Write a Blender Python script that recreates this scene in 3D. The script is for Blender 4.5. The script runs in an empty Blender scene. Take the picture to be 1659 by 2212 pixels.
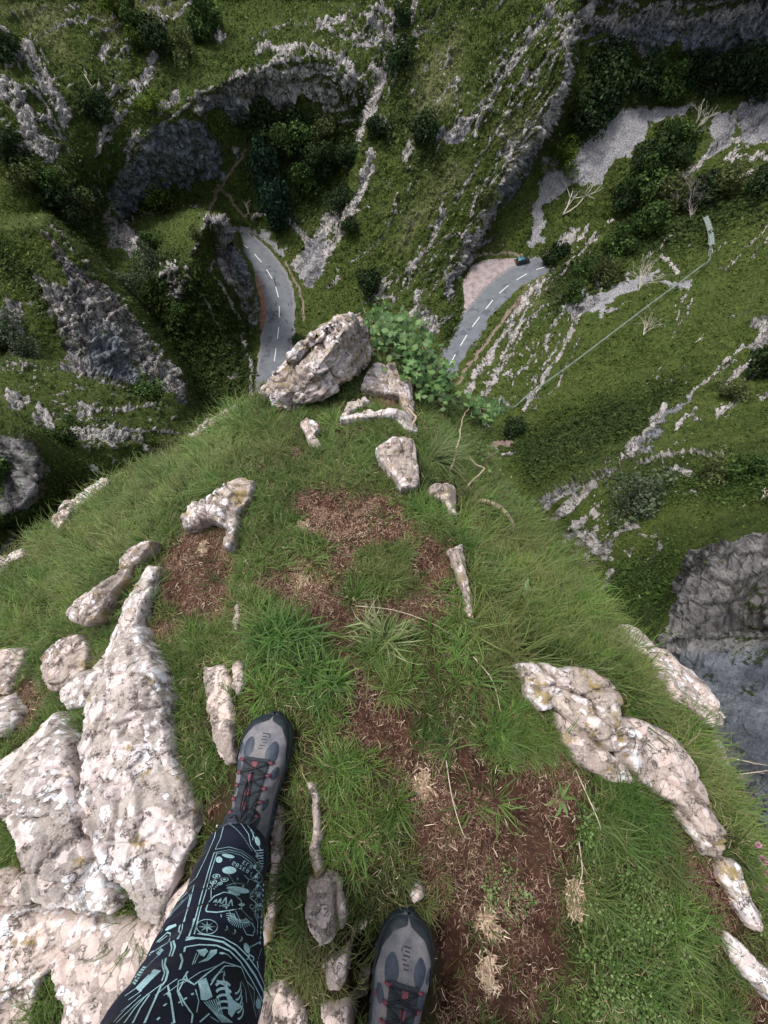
import bpy, bmesh, math, random
import numpy as np
from mathutils import Vector, Matrix
from mathutils.bvhtree import BVHTree
R = math.radians
rng = np.random.default_rng(7)
random.seed(7)
scene = bpy.context.scene
COL = scene.collection

# ------------------------------------------------------------------ camera, sky, sun, exposure
CZ = 1.2
TILT = R(20)
VFOV = R(100)
cam_d = bpy.data.cameras.new("camera")
cam = bpy.data.objects.new("camera", cam_d)
COL.objects.link(cam)
cam.location = (0, 0, CZ)
cam.rotation_euler = (TILT, 0, 0)
cam_d.sensor_fit = 'VERTICAL'
cam_d.angle = VFOV
cam_d.clip_start = 0.02
cam_d.clip_end = 2000
scene.camera = cam

SUN_EL, SUN_AZ = R(66), R(-55)          # azimuth measured from +Y towards +X
world = bpy.data.worlds.new("World")
scene.world = world
world.use_nodes = True
wn = world.node_tree
wn.nodes.clear()
sky = wn.nodes.new('ShaderNodeTexSky')
sky.sky_type = 'NISHITA'
sky.sun_disc = False
sky.sun_elevation = SUN_EL
sky.sun_rotation = SUN_AZ
sky.air_density = 1.0
sky.dust_density = 4.0
bg = wn.nodes.new('ShaderNodeBackground')
bg.inputs['Strength'].default_value = 0.14
wo = wn.nodes.new('ShaderNodeOutputWorld')
hsv = wn.nodes.new('ShaderNodeHueSaturation')      # thin cloud: the same sky, less blue
hsv.inputs['Saturation'].default_value = 0.5
wn.links.new(sky.outputs[0], hsv.inputs['Color'])
wn.links.new(hsv.outputs[0], bg.inputs[0])
wn.links.new(bg.outputs[0], wo.inputs[0])
sun_d = bpy.data.lights.new("sun", 'SUN')
sun_d.energy = 1.8
sun_d.angle = R(10)
sun_d.color = (1.0, 0.97, 0.935)
sun = bpy.data.objects.new("sun", sun_d)
COL.objects.link(sun)
sdir = Vector((math.sin(SUN_AZ) * math.cos(SUN_EL), math.cos(SUN_AZ) * math.cos(SUN_EL), math.sin(SUN_EL)))
sun.rotation_euler = sdir.to_track_quat('Z', 'Y').to_euler()
scene.view_settings.view_transform = 'Standard'
scene.view_settings.look = 'None'
scene.view_settings.exposure = 0.42
scene.view_settings.gamma = 1

# ------------------------------------------------------------------ maths helpers
W0, H0 = 1659.0, 2212.0                 # survey picture size
F = (H0 / 2) / math.tan(VFOV / 2)
ST, CT = math.sin(TILT), math.cos(TILT)

def kz(py):
    return CT - ST * (H0 / 2 - py) / F
def pos_from_w(px, py, w):
    """bearing (px, py) and inverse range w -> world xyz"""
    px = np.asarray(px, float); py = np.asarray(py, float)
    D = 1.0 / w
    a = (px - W0 / 2) / F; u = (H0 / 2 - py) / F
    return np.stack([a * D, (ST + u * CT) * D, CZ + (-CT + u * ST) * D], -1)
def w_from_z(py, z):
    return kz(py) / (CZ - z)
def at_z(px, py, z):
    return Vector(pos_from_w(px, py, w_from_z(py, z)))

def _hash(ix, iy, iz, seed):
    h = (ix.astype(np.uint32) * np.uint32(374761393) + iy.astype(np.uint32) * np.uint32(668265263)
         + iz.astype(np.uint32) * np.uint32(2147483647) + np.uint32(seed * 974711 + 12345))
    h = (h ^ (h >> np.uint32(13))) * np.uint32(1274126177)
    h = (h ^ (h >> np.uint32(16))) * np.uint32(2246822519)
    return (h ^ (h >> np.uint32(15))).astype(np.float64) / 4294967295.0
def vnoise(p, seed=0):
    """value noise in -1..1; p is (...,3)"""
    p = np.asarray(p, float)
    i = np.floor(p).astype(np.int64); f = p - i
    f = f * f * f * (f * (f * 6 - 15) + 10)
    x, y, z = i[..., 0], i[..., 1], i[..., 2]
    out = 0
    for dx in (0, 1):
        for dy in (0, 1):
            for dz in (0, 1):
                wgt = (f[..., 0] if dx else 1 - f[..., 0]) * (f[..., 1] if dy else 1 - f[..., 1]) * (f[..., 2] if dz else 1 - f[..., 2])
                out = out + wgt * _hash(x + dx, y + dy, z + dz, seed)
    return out * 2 - 1
def fbm(p, octaves=4, seed=0, gain=.5, lac=2.03):
    s, a, n = 0, 1.0, 0
    for o in range(octaves):
        s = s + a * vnoise(p, seed + o * 17); n += a
        p = p * lac + 3.7; a *= gain
    return s / n
def ridged(p, octaves=4, seed=0, gain=.5):
    s, a, n = 0, 1.0, 0
    for o in range(octaves):
        s = s + a * (1 - np.abs(vnoise(p, seed + o * 31)) * 2); n += a
        p = p * 2.1 + 1.3; a *= gain
    return s / n
def cells(p, seed=0):
    """cellular noise: returns (border distance, plateau height -1..1, tilt 0..1); p is (...,2) or (...,3)"""
    p = np.asarray(p, float); dim = p.shape[-1]
    i = np.floor(p).astype(np.int64); sh = p.shape[:-1]
    f1 = np.full(sh, 9.0); f2 = np.full(sh, 9.0); pl = np.zeros(sh); tl = np.zeros(sh)
    rng3 = (-1, 0, 1)
    for dx in rng3:
        for dy in rng3:
            for dz in (rng3 if dim == 3 else (0,)):
                cx = i[..., 0] + dx; cy = i[..., 1] + dy; cz = (i[..., 2] + dz) if dim == 3 else np.zeros_like(cx)
                ox = cx + _hash(cx, cy, cz, seed + 1) - p[..., 0]; oy = cy + _hash(cx, cy, cz, seed + 2) - p[..., 1]
                oz = (cz + _hash(cx, cy, cz, seed + 3) - p[..., 2]) if dim == 3 else 0
                d = np.sqrt(ox * ox + oy * oy + oz * oz)
                h = _hash(cx, cy, cz, seed + 4); g = _hash(cx, cy, cz, seed + 5) * 6.283
                t_ = ox * np.cos(g) + oy * np.sin(g)
                c = d < f1
                f2 = np.where(c, f1, np.minimum(f2, d)); f1 = np.where(c, d, f1); pl = np.where(c, h, pl); tl = np.where(c, t_, tl)
    return f2 - f1, pl * 2 - 1, tl
def smooth(a, b, x):
    t = np.clip((x - a) / (b - a), 0, 1)
    return t * t * (3 - 2 * t)
def sdf_poly(X, Y, poly):
    """signed distance (negative inside)"""
    P = np.asarray(poly, float)
    d = np.full(X.shape, 1e9); ins = np.zeros(X.shape, bool)
    n = len(P)
    for i in range(n):
        x1, y1 = P[i]; x2, y2 = P[(i + 1) % n]
        dx, dy = x2 - x1, y2 - y1
        L = dx * dx + dy * dy + 1e-12
        t = np.clip(((X - x1) * dx + (Y - y1) * dy) / L, 0, 1)
        d = np.minimum(d, np.hypot(X - x1 - t * dx, Y - y1 - t * dy))
        c = ((y1 > Y) != (y2 > Y))
        xi = x1 + (Y - y1) * dx / (dy if dy != 0 else 1e-12)
        ins ^= (c & (X < xi))
    return np.where(ins, -d, d)
def sdf_line(X, Y, pts):
    P = np.asarray(pts, float)
    d = np.full(X.shape, 1e9)
    for i in range(len(P) - 1):
        x1, y1 = P[i]; x2, y2 = P[i + 1]
        dx, dy = x2 - x1, y2 - y1
        t = np.clip(((X - x1) * dx + (Y - y1) * dy) / (dx * dx + dy * dy + 1e-12), 0, 1)
        d = np.minimum(d, np.hypot(X - x1 - t * dx, Y - y1 - t * dy))
    return d

def solve_field(u0, u1, v0, v1, step, lines, iters=500):
    """membrane through surveyed break-lines (px, py, z): returns sampler of inverse range"""
    pts = []
    for ln in lines:
        ln = [(a, b, float(w_from_z(b, c))) for a, b, c in ln]
        if len(ln) == 1: pts.append(ln[0])
        for (a, b, c), (d, e, f) in zip(ln[:-1], ln[1:]):
            n = max(2, int(math.hypot(d - a, e - b) / step * 1.5) + 1)
            for t in np.linspace(0, 1, n):
                pts.append((a + (d - a) * t, b + (e - b) * t, c + (f - c) * t))
    pts = np.array(pts)
    W = None
    levels = [16, 8, 4, 2, 1]
    for lv in levels:
        s = step * lv
        nu = int((u1 - u0) / s) + 2; nv = int((v1 - v0) / s) + 2
        S = np.zeros((nv, nu)); N = np.zeros((nv, nu))
        iu = np.clip(np.round((pts[:, 0] - u0) / s).astype(int), 0, nu - 1)
        iv = np.clip(np.round((pts[:, 1] - v0) / s).astype(int), 0, nv - 1)
        np.add.at(S, (iv, iu), pts[:, 2]); np.add.at(N, (iv, iu), 1)
        fixed = N > 0
        val = np.where(fixed, S / np.maximum(N, 1), 0)
        if W is None:
            cur = np.full((nv, nu), pts[:, 2].mean())
        else:
            yy = np.clip(np.arange(nv) * s / ps, 0, W.shape[0] - 1.001); xx = np.clip(np.arange(nu) * s / ps, 0, W.shape[1] - 1.001)
            y0 = yy.astype(int); x0 = xx.astype(int); fy = (yy - y0)[:, None]; fx = (xx - x0)[None]
            cur = (W[y0][:, x0] * (1 - fy) * (1 - fx) + W[y0 + 1][:, x0] * fy * (1 - fx) + W[y0][:, x0 + 1] * (1 - fy) * fx + W[y0 + 1][:, x0 + 1] * fy * fx)
        cur = np.where(fixed, val, cur)
        for k in range(iters if lv > 2 else iters // 3):
            pd = np.pad(cur, 1, mode='edge')
            nb = (pd[:-2, 1:-1] + pd[2:, 1:-1] + pd[1:-1, :-2] + pd[1:-1, 2:]) / 4
            cur = np.where(fixed, val, cur + 1.0 * (nb - cur))
        W = cur; ps = s
    for k in range(2):
        pd = np.pad(W, 1, mode='edge')
        W = .5 * W + .125 * (pd[:-2, 1:-1] + pd[2:, 1:-1] + pd[1:-1, :-2] + pd[1:-1, 2:])
    def sample(px, py):
        xx = np.clip((np.asarray(px, float) - u0) / step, 0, W.shape[1] - 1.001)
        yy = np.clip((np.asarray(py, float) - v0) / step, 0, W.shape[0] - 1.001)
        x0 = xx.astype(int); y0 = yy.astype(int); fx = xx - x0; fy = yy - y0
        return (W[y0, x0] * (1 - fx) * (1 - fy) + W[y0, x0 + 1] * fx * (1 - fy) + W[y0 + 1, x0] * (1 - fx) * fy + W[y0 + 1, x0 + 1] * fx * fy)
    return sample

# ------------------------------------------------------------------ scene helpers
def mesh_np(name, verts, quads=None, tris=None, smooth_=True):
    me = bpy.data.meshes.new(name)
    verts = np.asarray(verts, np.float32).reshape(-1, 3)
    fl, ls, lt, o = [], [], [], 0
    for arr, n in ((quads, 4), (tris, 3)):
        if arr is not None and len(arr):
            arr = np.asarray(arr, np.int32).reshape(-1, n)
            fl.append(arr.ravel()); ls.append(o + np.arange(len(arr)) * n); lt.append(np.full(len(arr), n)); o += arr.size
    fl = np.concatenate(fl); ls = np.concatenate(ls); lt = np.concatenate(lt)
    me.vertices.add(len(verts)); me.vertices.foreach_set('co', verts.ravel())
    me.loops.add(len(fl)); me.loops.foreach_set('vertex_index', fl.astype(np.int32))
    me.polygons.add(len(ls)); me.polygons.foreach_set('loop_start', ls.astype(np.int32))
    try: me.polygons.foreach_set('loop_total', lt.astype(np.int32))
    except Exception: pass
    me.polygons.foreach_set('use_smooth', np.full(len(ls), smooth_))
    me.update(calc_edges=True)
    me.validate()
    return me
def set_col(me, name, rgba):
    a = me.color_attributes.new(name, 'FLOAT_COLOR', 'POINT')
    c = np.ones((len(me.vertices), 4), np.float32); c[:, :rgba.shape[1]] = rgba
    a.data.foreach_set('color', c.ravel())
def link(name, me, mat=None, parent=None, loc=None):
    o = bpy.data.objects.new(name, me); COL.objects.link(o)
    if mat is not None and me is not None and not me.materials: me.materials.append(mat)
    if parent is not None: o.parent = parent
    if loc is not None: o.location = loc
    return o
def tag(o, label=None, cat=None, group=None, kind=None):
    if label: o['label'] = label
    if cat: o['category'] = cat
    if group: o['group'] = group
    if kind: o['kind'] = kind
    return o
def empty(name, loc=(0, 0, 0), rz=0):
    o = bpy.data.objects.new(name, None); COL.objects.link(o); o.location = loc; o.rotation_euler = (0, 0, rz)
    o.empty_display_size = .1
    return o
def grid_quads(nv, nu, keep=None, off=0):
    idx = np.arange(nv * nu).reshape(nv, nu)
    q = np.stack([idx[:-1, :-1], idx[1:, :-1], idx[1:, 1:], idx[:-1, 1:]], -1)
    if keep is not None: q = q[keep]
    return q.reshape(-1, 4) + off
def tube(points, radii, n=8, cap=True):
    P = np.asarray([tuple(p) for p in points], float); m = len(P)
    if np.isscalar(radii): radii = [radii] * m
    T = np.gradient(P, axis=0); T /= np.linalg.norm(T, axis=1)[:, None] + 1e-12
    up = np.array([0, 0, 1.0]) if abs(T[0][2]) < .9 else np.array([1.0, 0, 0])
    V = []
    N = np.cross(T[0], up); N /= np.linalg.norm(N)
    for i in range(m):
        N = N - T[i] * N.dot(T[i]); N /= np.linalg.norm(N) + 1e-12
        B = np.cross(T[i], N)
        for k in range(n):
            a = 2 * math.pi * k / n
            V.append(P[i] + radii[i] * (math.cos(a) * N + math.sin(a) * B))
    Q = [(i * n + k, i * n + (k + 1) % n, (i + 1) * n + (k + 1) % n, (i + 1) * n + k) for i in range(m - 1) for k in range(n)]
    T3 = []
    if cap:
        c0 = len(V); V.append(P[0]); V.append(P[-1])
        T3 = [(c0, (k + 1) % n, k) for k in range(n)] + [(c0 + 1, (m - 1) * n + k, (m - 1) * n + (k + 1) % n) for k in range(n)]
    return np.array(V), Q, T3
class MB:
    def __init__(s): s.v = []; s.q = []; s.t = []; s.n = 0
    def add(s, V, Q=(), T=()):
        V = np.asarray(V, float).reshape(-1, 3)
        if len(Q): s.q.append(np.asarray(Q, int) + s.n)
        if len(T): s.t.append(np.asarray(T, int) + s.n)
        s.v.append(V); s.n += len(V); return s
    def tube(s, pts, r, n=8): return s.add(*tube(pts, r, n))
    def box(s, c, d, rz=0):
        c = np.array(c, float); d = np.array(d, float) / 2
        V = np.array([[x, y, z] for x in (-1, 1) for y in (-1, 1) for z in (-1, 1)]) * d
        ca, sa = math.cos(rz), math.sin(rz)
        V = V @ np.array([[ca, sa, 0], [-sa, ca, 0], [0, 0, 1]]) + c
        return s.add(V, [(0, 1, 3, 2), (4, 6, 7, 5), (0, 4, 5, 1), (2, 3, 7, 6), (0, 2, 6, 4), (1, 5, 7, 3)])
    def build(s, name, mat, parent=None, smooth_=True, loc=None):
        me = mesh_np(name, np.concatenate(s.v), np.concatenate(s.q) if s.q else None, np.concatenate(s.t) if s.t else None, smooth_)
        return link(name, me, mat, parent, loc)

# ------------------------------------------------------------------ materials
class NT:
    def __init__(s, name):
        s.m = bpy.data.materials.new(name); s.m.use_nodes = True
        s.t = s.m.node_tree; s.t.nodes.clear()
        s.out = s.t.nodes.new('ShaderNodeOutputMaterial')
    def n(s, typ, **kw):
        nd = s.t.nodes.new(typ)
        for k, v in kw.items():
            if k.startswith('i_'):
                key = k[2:]; key = int(key) if key.isdigit() else key.replace('_', ' ')
                s.inp(nd, key, v)
            else: setattr(nd, k, v)
        return nd
    def inp(s, nd, key, v):
        sock = nd.inputs[key]
        if isinstance(v, bpy.types.NodeSocket): s.t.links.new(v, sock)
        elif isinstance(v, bpy.types.Node): s.t.links.new(v.outputs[0], sock)
        else: sock.default_value = (tuple(v) + (1,)) if (isinstance(v, (tuple, list)) and len(v) == 3 and sock.type == 'RGBA') else v
    def mix(s, f, a, b, blend='MIX'):
        nd = s.t.nodes.new('ShaderNodeMix'); nd.data_type = 'RGBA'; nd.blend_type = blend
        s.inp(nd, 0, f); s.inp(nd, 6, a); s.inp(nd, 7, b)
        return nd.outputs[2]
    def math(s, op, a, b=0.0, clamp=False):
        nd = s.t.nodes.new('ShaderNodeMath'); nd.operation = op; nd.use_clamp = clamp
        s.inp(nd, 0, a); s.inp(nd, 1, b)
        return nd.outputs[0]
    def ramp(s, v, stops, interp='LINEAR'):
        nd = s.t.nodes.new('ShaderNodeValToRGB'); nd.color_ramp.interpolation = interp
        el = nd.color_ramp.elements
        while len(el) < len(stops): el.new(.5)
        for e, (p, c) in zip(el, stops):
            e.position = p; e.color = (c, c, c, 1) if np.isscalar(c) else tuple(c) + (1,)
        s.inp(nd, 0, v)
        return nd.outputs[0]
    def pos(s, obj=False):
        if obj: return s.n('ShaderNodeTexCoord').outputs['Object']
        return s.n('ShaderNodeNewGeometry').outputs['Position']
    def noise(s, vec, scale, detail=4, rough=.55, dist=0.0):
        nd = s.n('ShaderNodeTexNoise', i_Vector=vec, i_Scale=scale, i_Detail=detail, i_Roughness=rough, i_Distortion=dist)
        return nd.outputs[0]
    def voro(s, vec, scale, feature='F1', out=0, rand=1.0):
        nd = s.n('ShaderNodeTexVoronoi', feature=feature); s.inp(nd, 'Vector', vec); s.inp(nd, 'Scale', scale); s.inp(nd, 'Randomness', rand)
        return nd.outputs[out]
    def mapv(s, vec, scale=(1, 1, 1), rot=(0, 0, 0)):
        return s.n('ShaderNodeMapping', i_Vector=vec, i_Scale=scale, i_Rotation=rot).outputs[0]
    def bsdf(s, col, rough=.85, bump=None, bstr=.5, bdist=.01, spec=.3, **kw):
        b = s.n('ShaderNodeBsdfPrincipled')
        s.inp(b, 'Base Color', col); s.inp(b, 'Roughness', rough)
        s.inp(b, 'Specular IOR Level', spec)
        for k, v in kw.items(): s.inp(b, k.replace('_', ' '), v)
        if bump is not None:
            bp = s.n('ShaderNodeBump'); s.inp(bp, 'Height', bump); bp.inputs['Strength'].default_value = bstr; bp.inputs['Distance'].default_value = bdist
            s.t.links.new(bp.outputs[0], b.inputs['Normal'])
        s.t.links.new(b.outputs[0], s.out.inputs[0])
        return b
M = {}
def simple(name, col, rough=.6, spec=.4, nscale=None, namp=.25, bstr=.3, bdist=.001, obj=True, **kw):
    t = NT(name)
    c = col; bump = None
    if nscale:
        nz = t.noise(t.pos(obj), nscale, 5)
        c = t.mix(t.ramp(nz, [(.3, 0.0), (.7, 1.0)]), tuple(x * (1 - namp) for x in col), tuple(min(1, x * (1 + namp)) for x in col))
        bump = nz
    t.bsdf(c, rough, bump, bstr, bdist, spec, **kw)
    M[name] = t.m
    return t.m

# near limestone with lichen
def lime(name, base, lich, amount=.5, ochre=.25, scale=1.0, obj=False):
    t = NT(name); p = t.pos(obj)
    n1 = t.noise(p, 6 * scale, 6, .6); n2 = t.noise(p, 32 * scale, 7, .68); n3 = t.noise(p, 190 * scale, 4, .7); nl = t.noise(p, 3.2 * scale, 4, .55)
    wrp = lambda s_, a_: t.mix(a_, p, t.n('ShaderNodeTexNoise', i_Vector=p, i_Scale=s_ * scale, i_Detail=6, i_Roughness=.7).outputs[1], 'ADD')
    w1 = wrp(42, .022)
    vo = t.voro(w1, 21 * scale, 'F1', 0); vb = t.voro(wrp(70, .014), 46 * scale, 'F1', 0); vc = t.n('ShaderNodeSeparateColor', i_0=t.voro(w1, 21 * scale, 'F1', 1)).outputs[0]
    # weathered limestone: cream to brown-grey, broad and smooth
    c = t.mix(t.ramp(nl, [(.38, 0.0), (.60, 1.0)]), tuple(x * .66 for x in base), tuple(min(1, x * 1.18) for x in base))
    c = t.mix(t.ramp(n2, [(.36, .8), (.54, 0.0)]), c, (.17, .135, .115))
    c = t.mix(t.ramp(n3, [(.50, 0.0), (.62, .45)]), c, (.66, .60, .57))
    # lichen plates: rounded rosettes with ragged rims that run together
    sel = t.math('ADD', t.math('MULTIPLY', vc, .42), t.math('ADD', t.math('MULTIPLY', n1, .75), t.math('MULTIPLY', nl, .5)))
    l1 = t.math('SUBTRACT', sel, t.math('MULTIPLY', vo, .55)); th = .78 - .34 * amount
    m1 = t.ramp(l1, [(th - .008, 0.0), (th + .008, 1.0)])
    rim = t.ramp(l1, [(th - .03, 0.0), (th, .55), (th + .02, 0.0)])
    lc = t.mix(t.ramp(vc, [(.2, 0.0), (.8, 1.0)]), lich, (lich[0] * .97, lich[1] * .86, lich[2] * .82))
    lc = t.mix(t.ramp(n2, [(.36, .5), (.5, 0.0)]), lc, (.50, .44, .42))
    lc = t.mix(t.ramp(n3, [(.36, .4), (.5, 0.0)]), lc, (.40, .36, .35))
    c = t.mix(rim, c, (.16, .13, .12)); c = t.mix(t.math('MULTIPLY', m1, .92), c, lc)
    l2 = t.math('SUBTRACT', t.math('ADD', t.math('MULTIPLY', n1, .8), t.math('MULTIPLY', n2, .35)), t.math('MULTIPLY', vb, .5))
    m2 = t.ramp(l2, [(.40, 0.0), (.42, 1.0)])
    c = t.mix(t.math('MULTIPLY', m2, t.ramp(t.noise(p, 4 * scale, 3), [(.50, 0.0), (.58, .85)])), c, (.84, .86, .90))
    om = t.ramp(t.math('ADD', t.noise(p, 15 * scale, 6, .72), t.math('MULTIPLY', n3, .2)), [(.735 - .10 * ochre, 0.0), (.79 - .10 * ochre, 1.0)])
    c = t.mix(t.math('MULTIPLY', om, .8), c, t.mix(n3, (.36, .27, .07), (.20, .14, .05)))
    pit = t.ramp(t.math('ADD', t.math('MULTIPLY', n2, .7), t.math('MULTIPLY', n3, .4)), [(.44, 1.0), (.485, 0.0)])
    c = t.mix(t.math('MULTIPLY', pit, .8), c, (.10, .075, .065))
    cr = t.voro(wrp(10, .12), 8 * scale, 'DISTANCE_TO_EDGE')
    crm = t.math('MULTIPLY', t.ramp(cr, [(.0, 1.0), (.014, 0.0)]), t.ramp(t.noise(p, 6 * scale, 2), [(.5, 0.0), (.58, 1.0)]))
    c = t.mix(crm, c, (.07, .055, .05))
    h = t.math('ADD', t.math('MULTIPLY', n2, .55), t.math('ADD', t.math('MULTIPLY', n3, .25), t.math('MULTIPLY', m1, .10)))
    h = t.math('SUBTRACT', h, t.math('ADD', t.math('MULTIPLY', pit, .35), t.math('MULTIPLY', crm, .9)))
    t.bsdf(c, .85, h, .8, .006, .25)
    M[name] = t.m
lime('lichen_rock', (.44, .385, .35), (.72, .70, .70), .60, .35)
lime('lichen_rock_warm', (.46, .375, .33), (.70, .635, .595), .55, .2)
lime('bare_rock', (.42, .34, .30), (.66, .60, .57), .34, .6)
lime('tip_rock', (.44, .365, .315), (.72, .70, .71), .46, .8)

# leaves / blades take their own colour from the mesh
def leafmat(name, rough=.55, trans=.3, spec=.3):
    t = NT(name)
    at = t.n('ShaderNodeAttribute', attribute_name='Col').outputs[0]
    d = t.n('ShaderNodeBsdfPrincipled'); t.inp(d, 'Base Color', at); t.inp(d, 'Roughness', rough); t.inp(d, 'Specular IOR Level', spec)
    tr = t.n('ShaderNodeBsdfTranslucent'); t.inp(tr, 'Color', at)
    mx = t.n('ShaderNodeMixShader'); mx.inputs[0].default_value = trans
    t.t.links.new(d.outputs[0], mx.inputs[1]); t.t.links.new(tr.outputs[0], mx.inputs[2]); t.t.links.new(mx.outputs[0], t.out.inputs[0])
    M[name] = t.m
leafmat('blade'); leafmat('leaf', .5, .25, .35); leafmat('far_leaf', .8, .15, .1); leafmat('straw', .8, .1, .15)

# valley ground
def valley_mat():
    t = NT('valley_ground'); p = t.pos()
    a1 = t.n('ShaderNodeAttribute', attribute_name='m1'); s1 = t.n('ShaderNodeSeparateColor', i_0=a1.outputs[0])
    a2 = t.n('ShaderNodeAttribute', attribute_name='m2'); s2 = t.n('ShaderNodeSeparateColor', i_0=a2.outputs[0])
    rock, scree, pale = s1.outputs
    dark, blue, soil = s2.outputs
    white = t.n('ShaderNodeSeparateColor', i_0=t.n('ShaderNodeAttribute', attribute_name='m3').outputs[0]).outputs[0]
    nbig = t.noise(p, .09, 4); nmid = t.noise(p, .6, 5, .65); nfine = t.noise(p, 2.6, 7, .72); nvf = t.noise(p, 9, 8, .72)
    g = t.mix(t.ramp(nmid, [(.36, 0.0), (.64, 1.0)]), (.044, .068, .014), (.105, .135, .032))
    g = t.mix(t.ramp(nfine, [(.38, .55), (.6, 0.0)]), g, (.026, .042, .011))
    g = t.mix(t.ramp(nvf, [(.5, 0.0), (.72, .35)]), g, (.13, .15, .05))
    g = t.mix(t.math('MULTIPLY', pale, t.ramp(nfine, [(.3, .45), (.7, 1.0)])), g, (.18, .185, .08))
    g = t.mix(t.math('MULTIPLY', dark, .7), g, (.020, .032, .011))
    # rock: jointed, streaked
    pr = t.mapv(p, (1.0, 1.0, .45))
    rn = t.noise(pr, 1.1, 7, .68); rf = t.noise(pr, 4.5, 9, .74)
    ve = t.voro(t.mix(.35, pr, t.n('ShaderNodeTexNoise', i_Vector=pr, i_Scale=.9, i_Detail=4).outputs[1], 'ADD'), .8, 'DISTANCE_TO_EDGE')
    r = t.mix(t.ramp(rn, [(.36, 0.0), (.62, 1.0)]), (.17, .16, .165), (.50, .47, .455))
    r = t.mix(t.ramp(rf, [(.3, .8), (.5, 0.0)]), r, (.08, .075, .08))
    r = t.mix(t.ramp(rf, [(.56, 0.0), (.7, .6)]), r, (.64, .61, .60))
    r = t.mix(t.ramp(t.noise(p, .35, 3), [(.56, 0.0), (.68, .5)]), r, (.40, .27, .21))
    r = t.mix(t.ramp(ve, [(.0, .8), (.09, 0.0)]), r, (.06, .055, .055))
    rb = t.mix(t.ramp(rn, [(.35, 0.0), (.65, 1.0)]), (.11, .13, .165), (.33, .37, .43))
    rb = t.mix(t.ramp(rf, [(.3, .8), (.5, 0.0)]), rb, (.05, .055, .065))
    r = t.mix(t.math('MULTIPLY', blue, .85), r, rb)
    r = t.mix(t.math('MULTIPLY', white, t.ramp(rn, [(.30, .35), (.55, 1.0)])), r, t.mix(t.ramp(rf, [(.34, 0.0), (.55, 1.0)]), (.30, .27, .255), (.74, .69, .66)))
    rm = t.math('ADD', rock, t.math('ADD', t.math('MULTIPLY', t.math('SUBTRACT', nfine, .5), 1.1), t.math('MULTIPLY', t.math('SUBTRACT', nvf, .5), .5)))
    rm = t.ramp(rm, [(.47, 0.0), (.54, 1.0)])
    c = t.mix(rm, g, r)
    sc = t.mix(t.ramp(t.noise(p, 3.2, 6, .75), [(.35, 0.0), (.65, 1.0)]), (.15, .15, .165), (.56, .55, .565))
    sv = t.voro(p, 1.6, 'DISTANCE_TO_EDGE'); sc = t.mix(t.ramp(sv, [(.0, .75), (.10, 0.0)]), sc, (.12, .115, .12))
    sc = t.mix(t.ramp(t.noise(p, .55, 5, .7), [(.50, 0.0), (.66, .7)]), sc, (.22, .20, .20))
    sm = t.ramp(t.math('ADD', scree, t.math('MULTIPLY', t.math('SUBTRACT', nfine, .5), 1.5)), [(.46, 0.0), (.54, 1.0)])
    c = t.mix(sm, c, sc)
    so = t.mix(nfine, (.17, .115, .085), (.34, .27, .23))
    om = t.ramp(t.math('ADD', soil, t.math('MULTIPLY', t.math('SUBTRACT', nfine, .5), .5)), [(.46, 0.0), (.54, 1.0)])
    c = t.mix(om, c, so)
    h = t.math('ADD', t.math('MULTIPLY', nfine, 1.0), t.math('MULTIPLY', rf, rm))
    h = t.math('ADD', h, t.math('MULTIPLY', t.ramp(ve, [(.0, 0.0), (.12, 1.0)]), t.math('MULTIPLY', rm, .8)))
    t.bsdf(c, .9, h, 1.0, .35, .15)
    M['valley'] = t.m
valley_mat()
def ledge_mat():
    t = NT('ledge_soil'); p = t.pos()
    n1 = t.noise(p, 22, 5); n2 = t.noise(p, 120, 5, .7)
    c = t.mix(t.ramp(n1, [(.35, 0.0), (.65, 1.0)]), (.026, .013, .009), (.075, .036, .025))
    c = t.mix(t.ramp(n2, [(.55, 0.0), (.7, .7)]), c, (.17, .10, .07))
    a = t.n('ShaderNodeSeparateColor', i_0=t.n('ShaderNodeAttribute', attribute_name='m1').outputs[0])
    c = t.mix(t.math('MULTIPLY', a.outputs[1], .85), c, t.mix(n1, (.022, .018, .009), (.050, .044, .020)))
    c = t.mix(t.ramp(t.math('ADD', a.outputs[0], t.math('MULTIPLY', t.math('SUBTRACT', n1, .5), .6)), [(.45, 0.0), (.55, 1.0)]), c, t.mix(n2, (.12, .10, .09), (.40, .36, .33)))
    t.bsdf(c, .95, n2, .8, .006, .1)
    M['ledge'] = t.m
ledge_mat()

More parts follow.
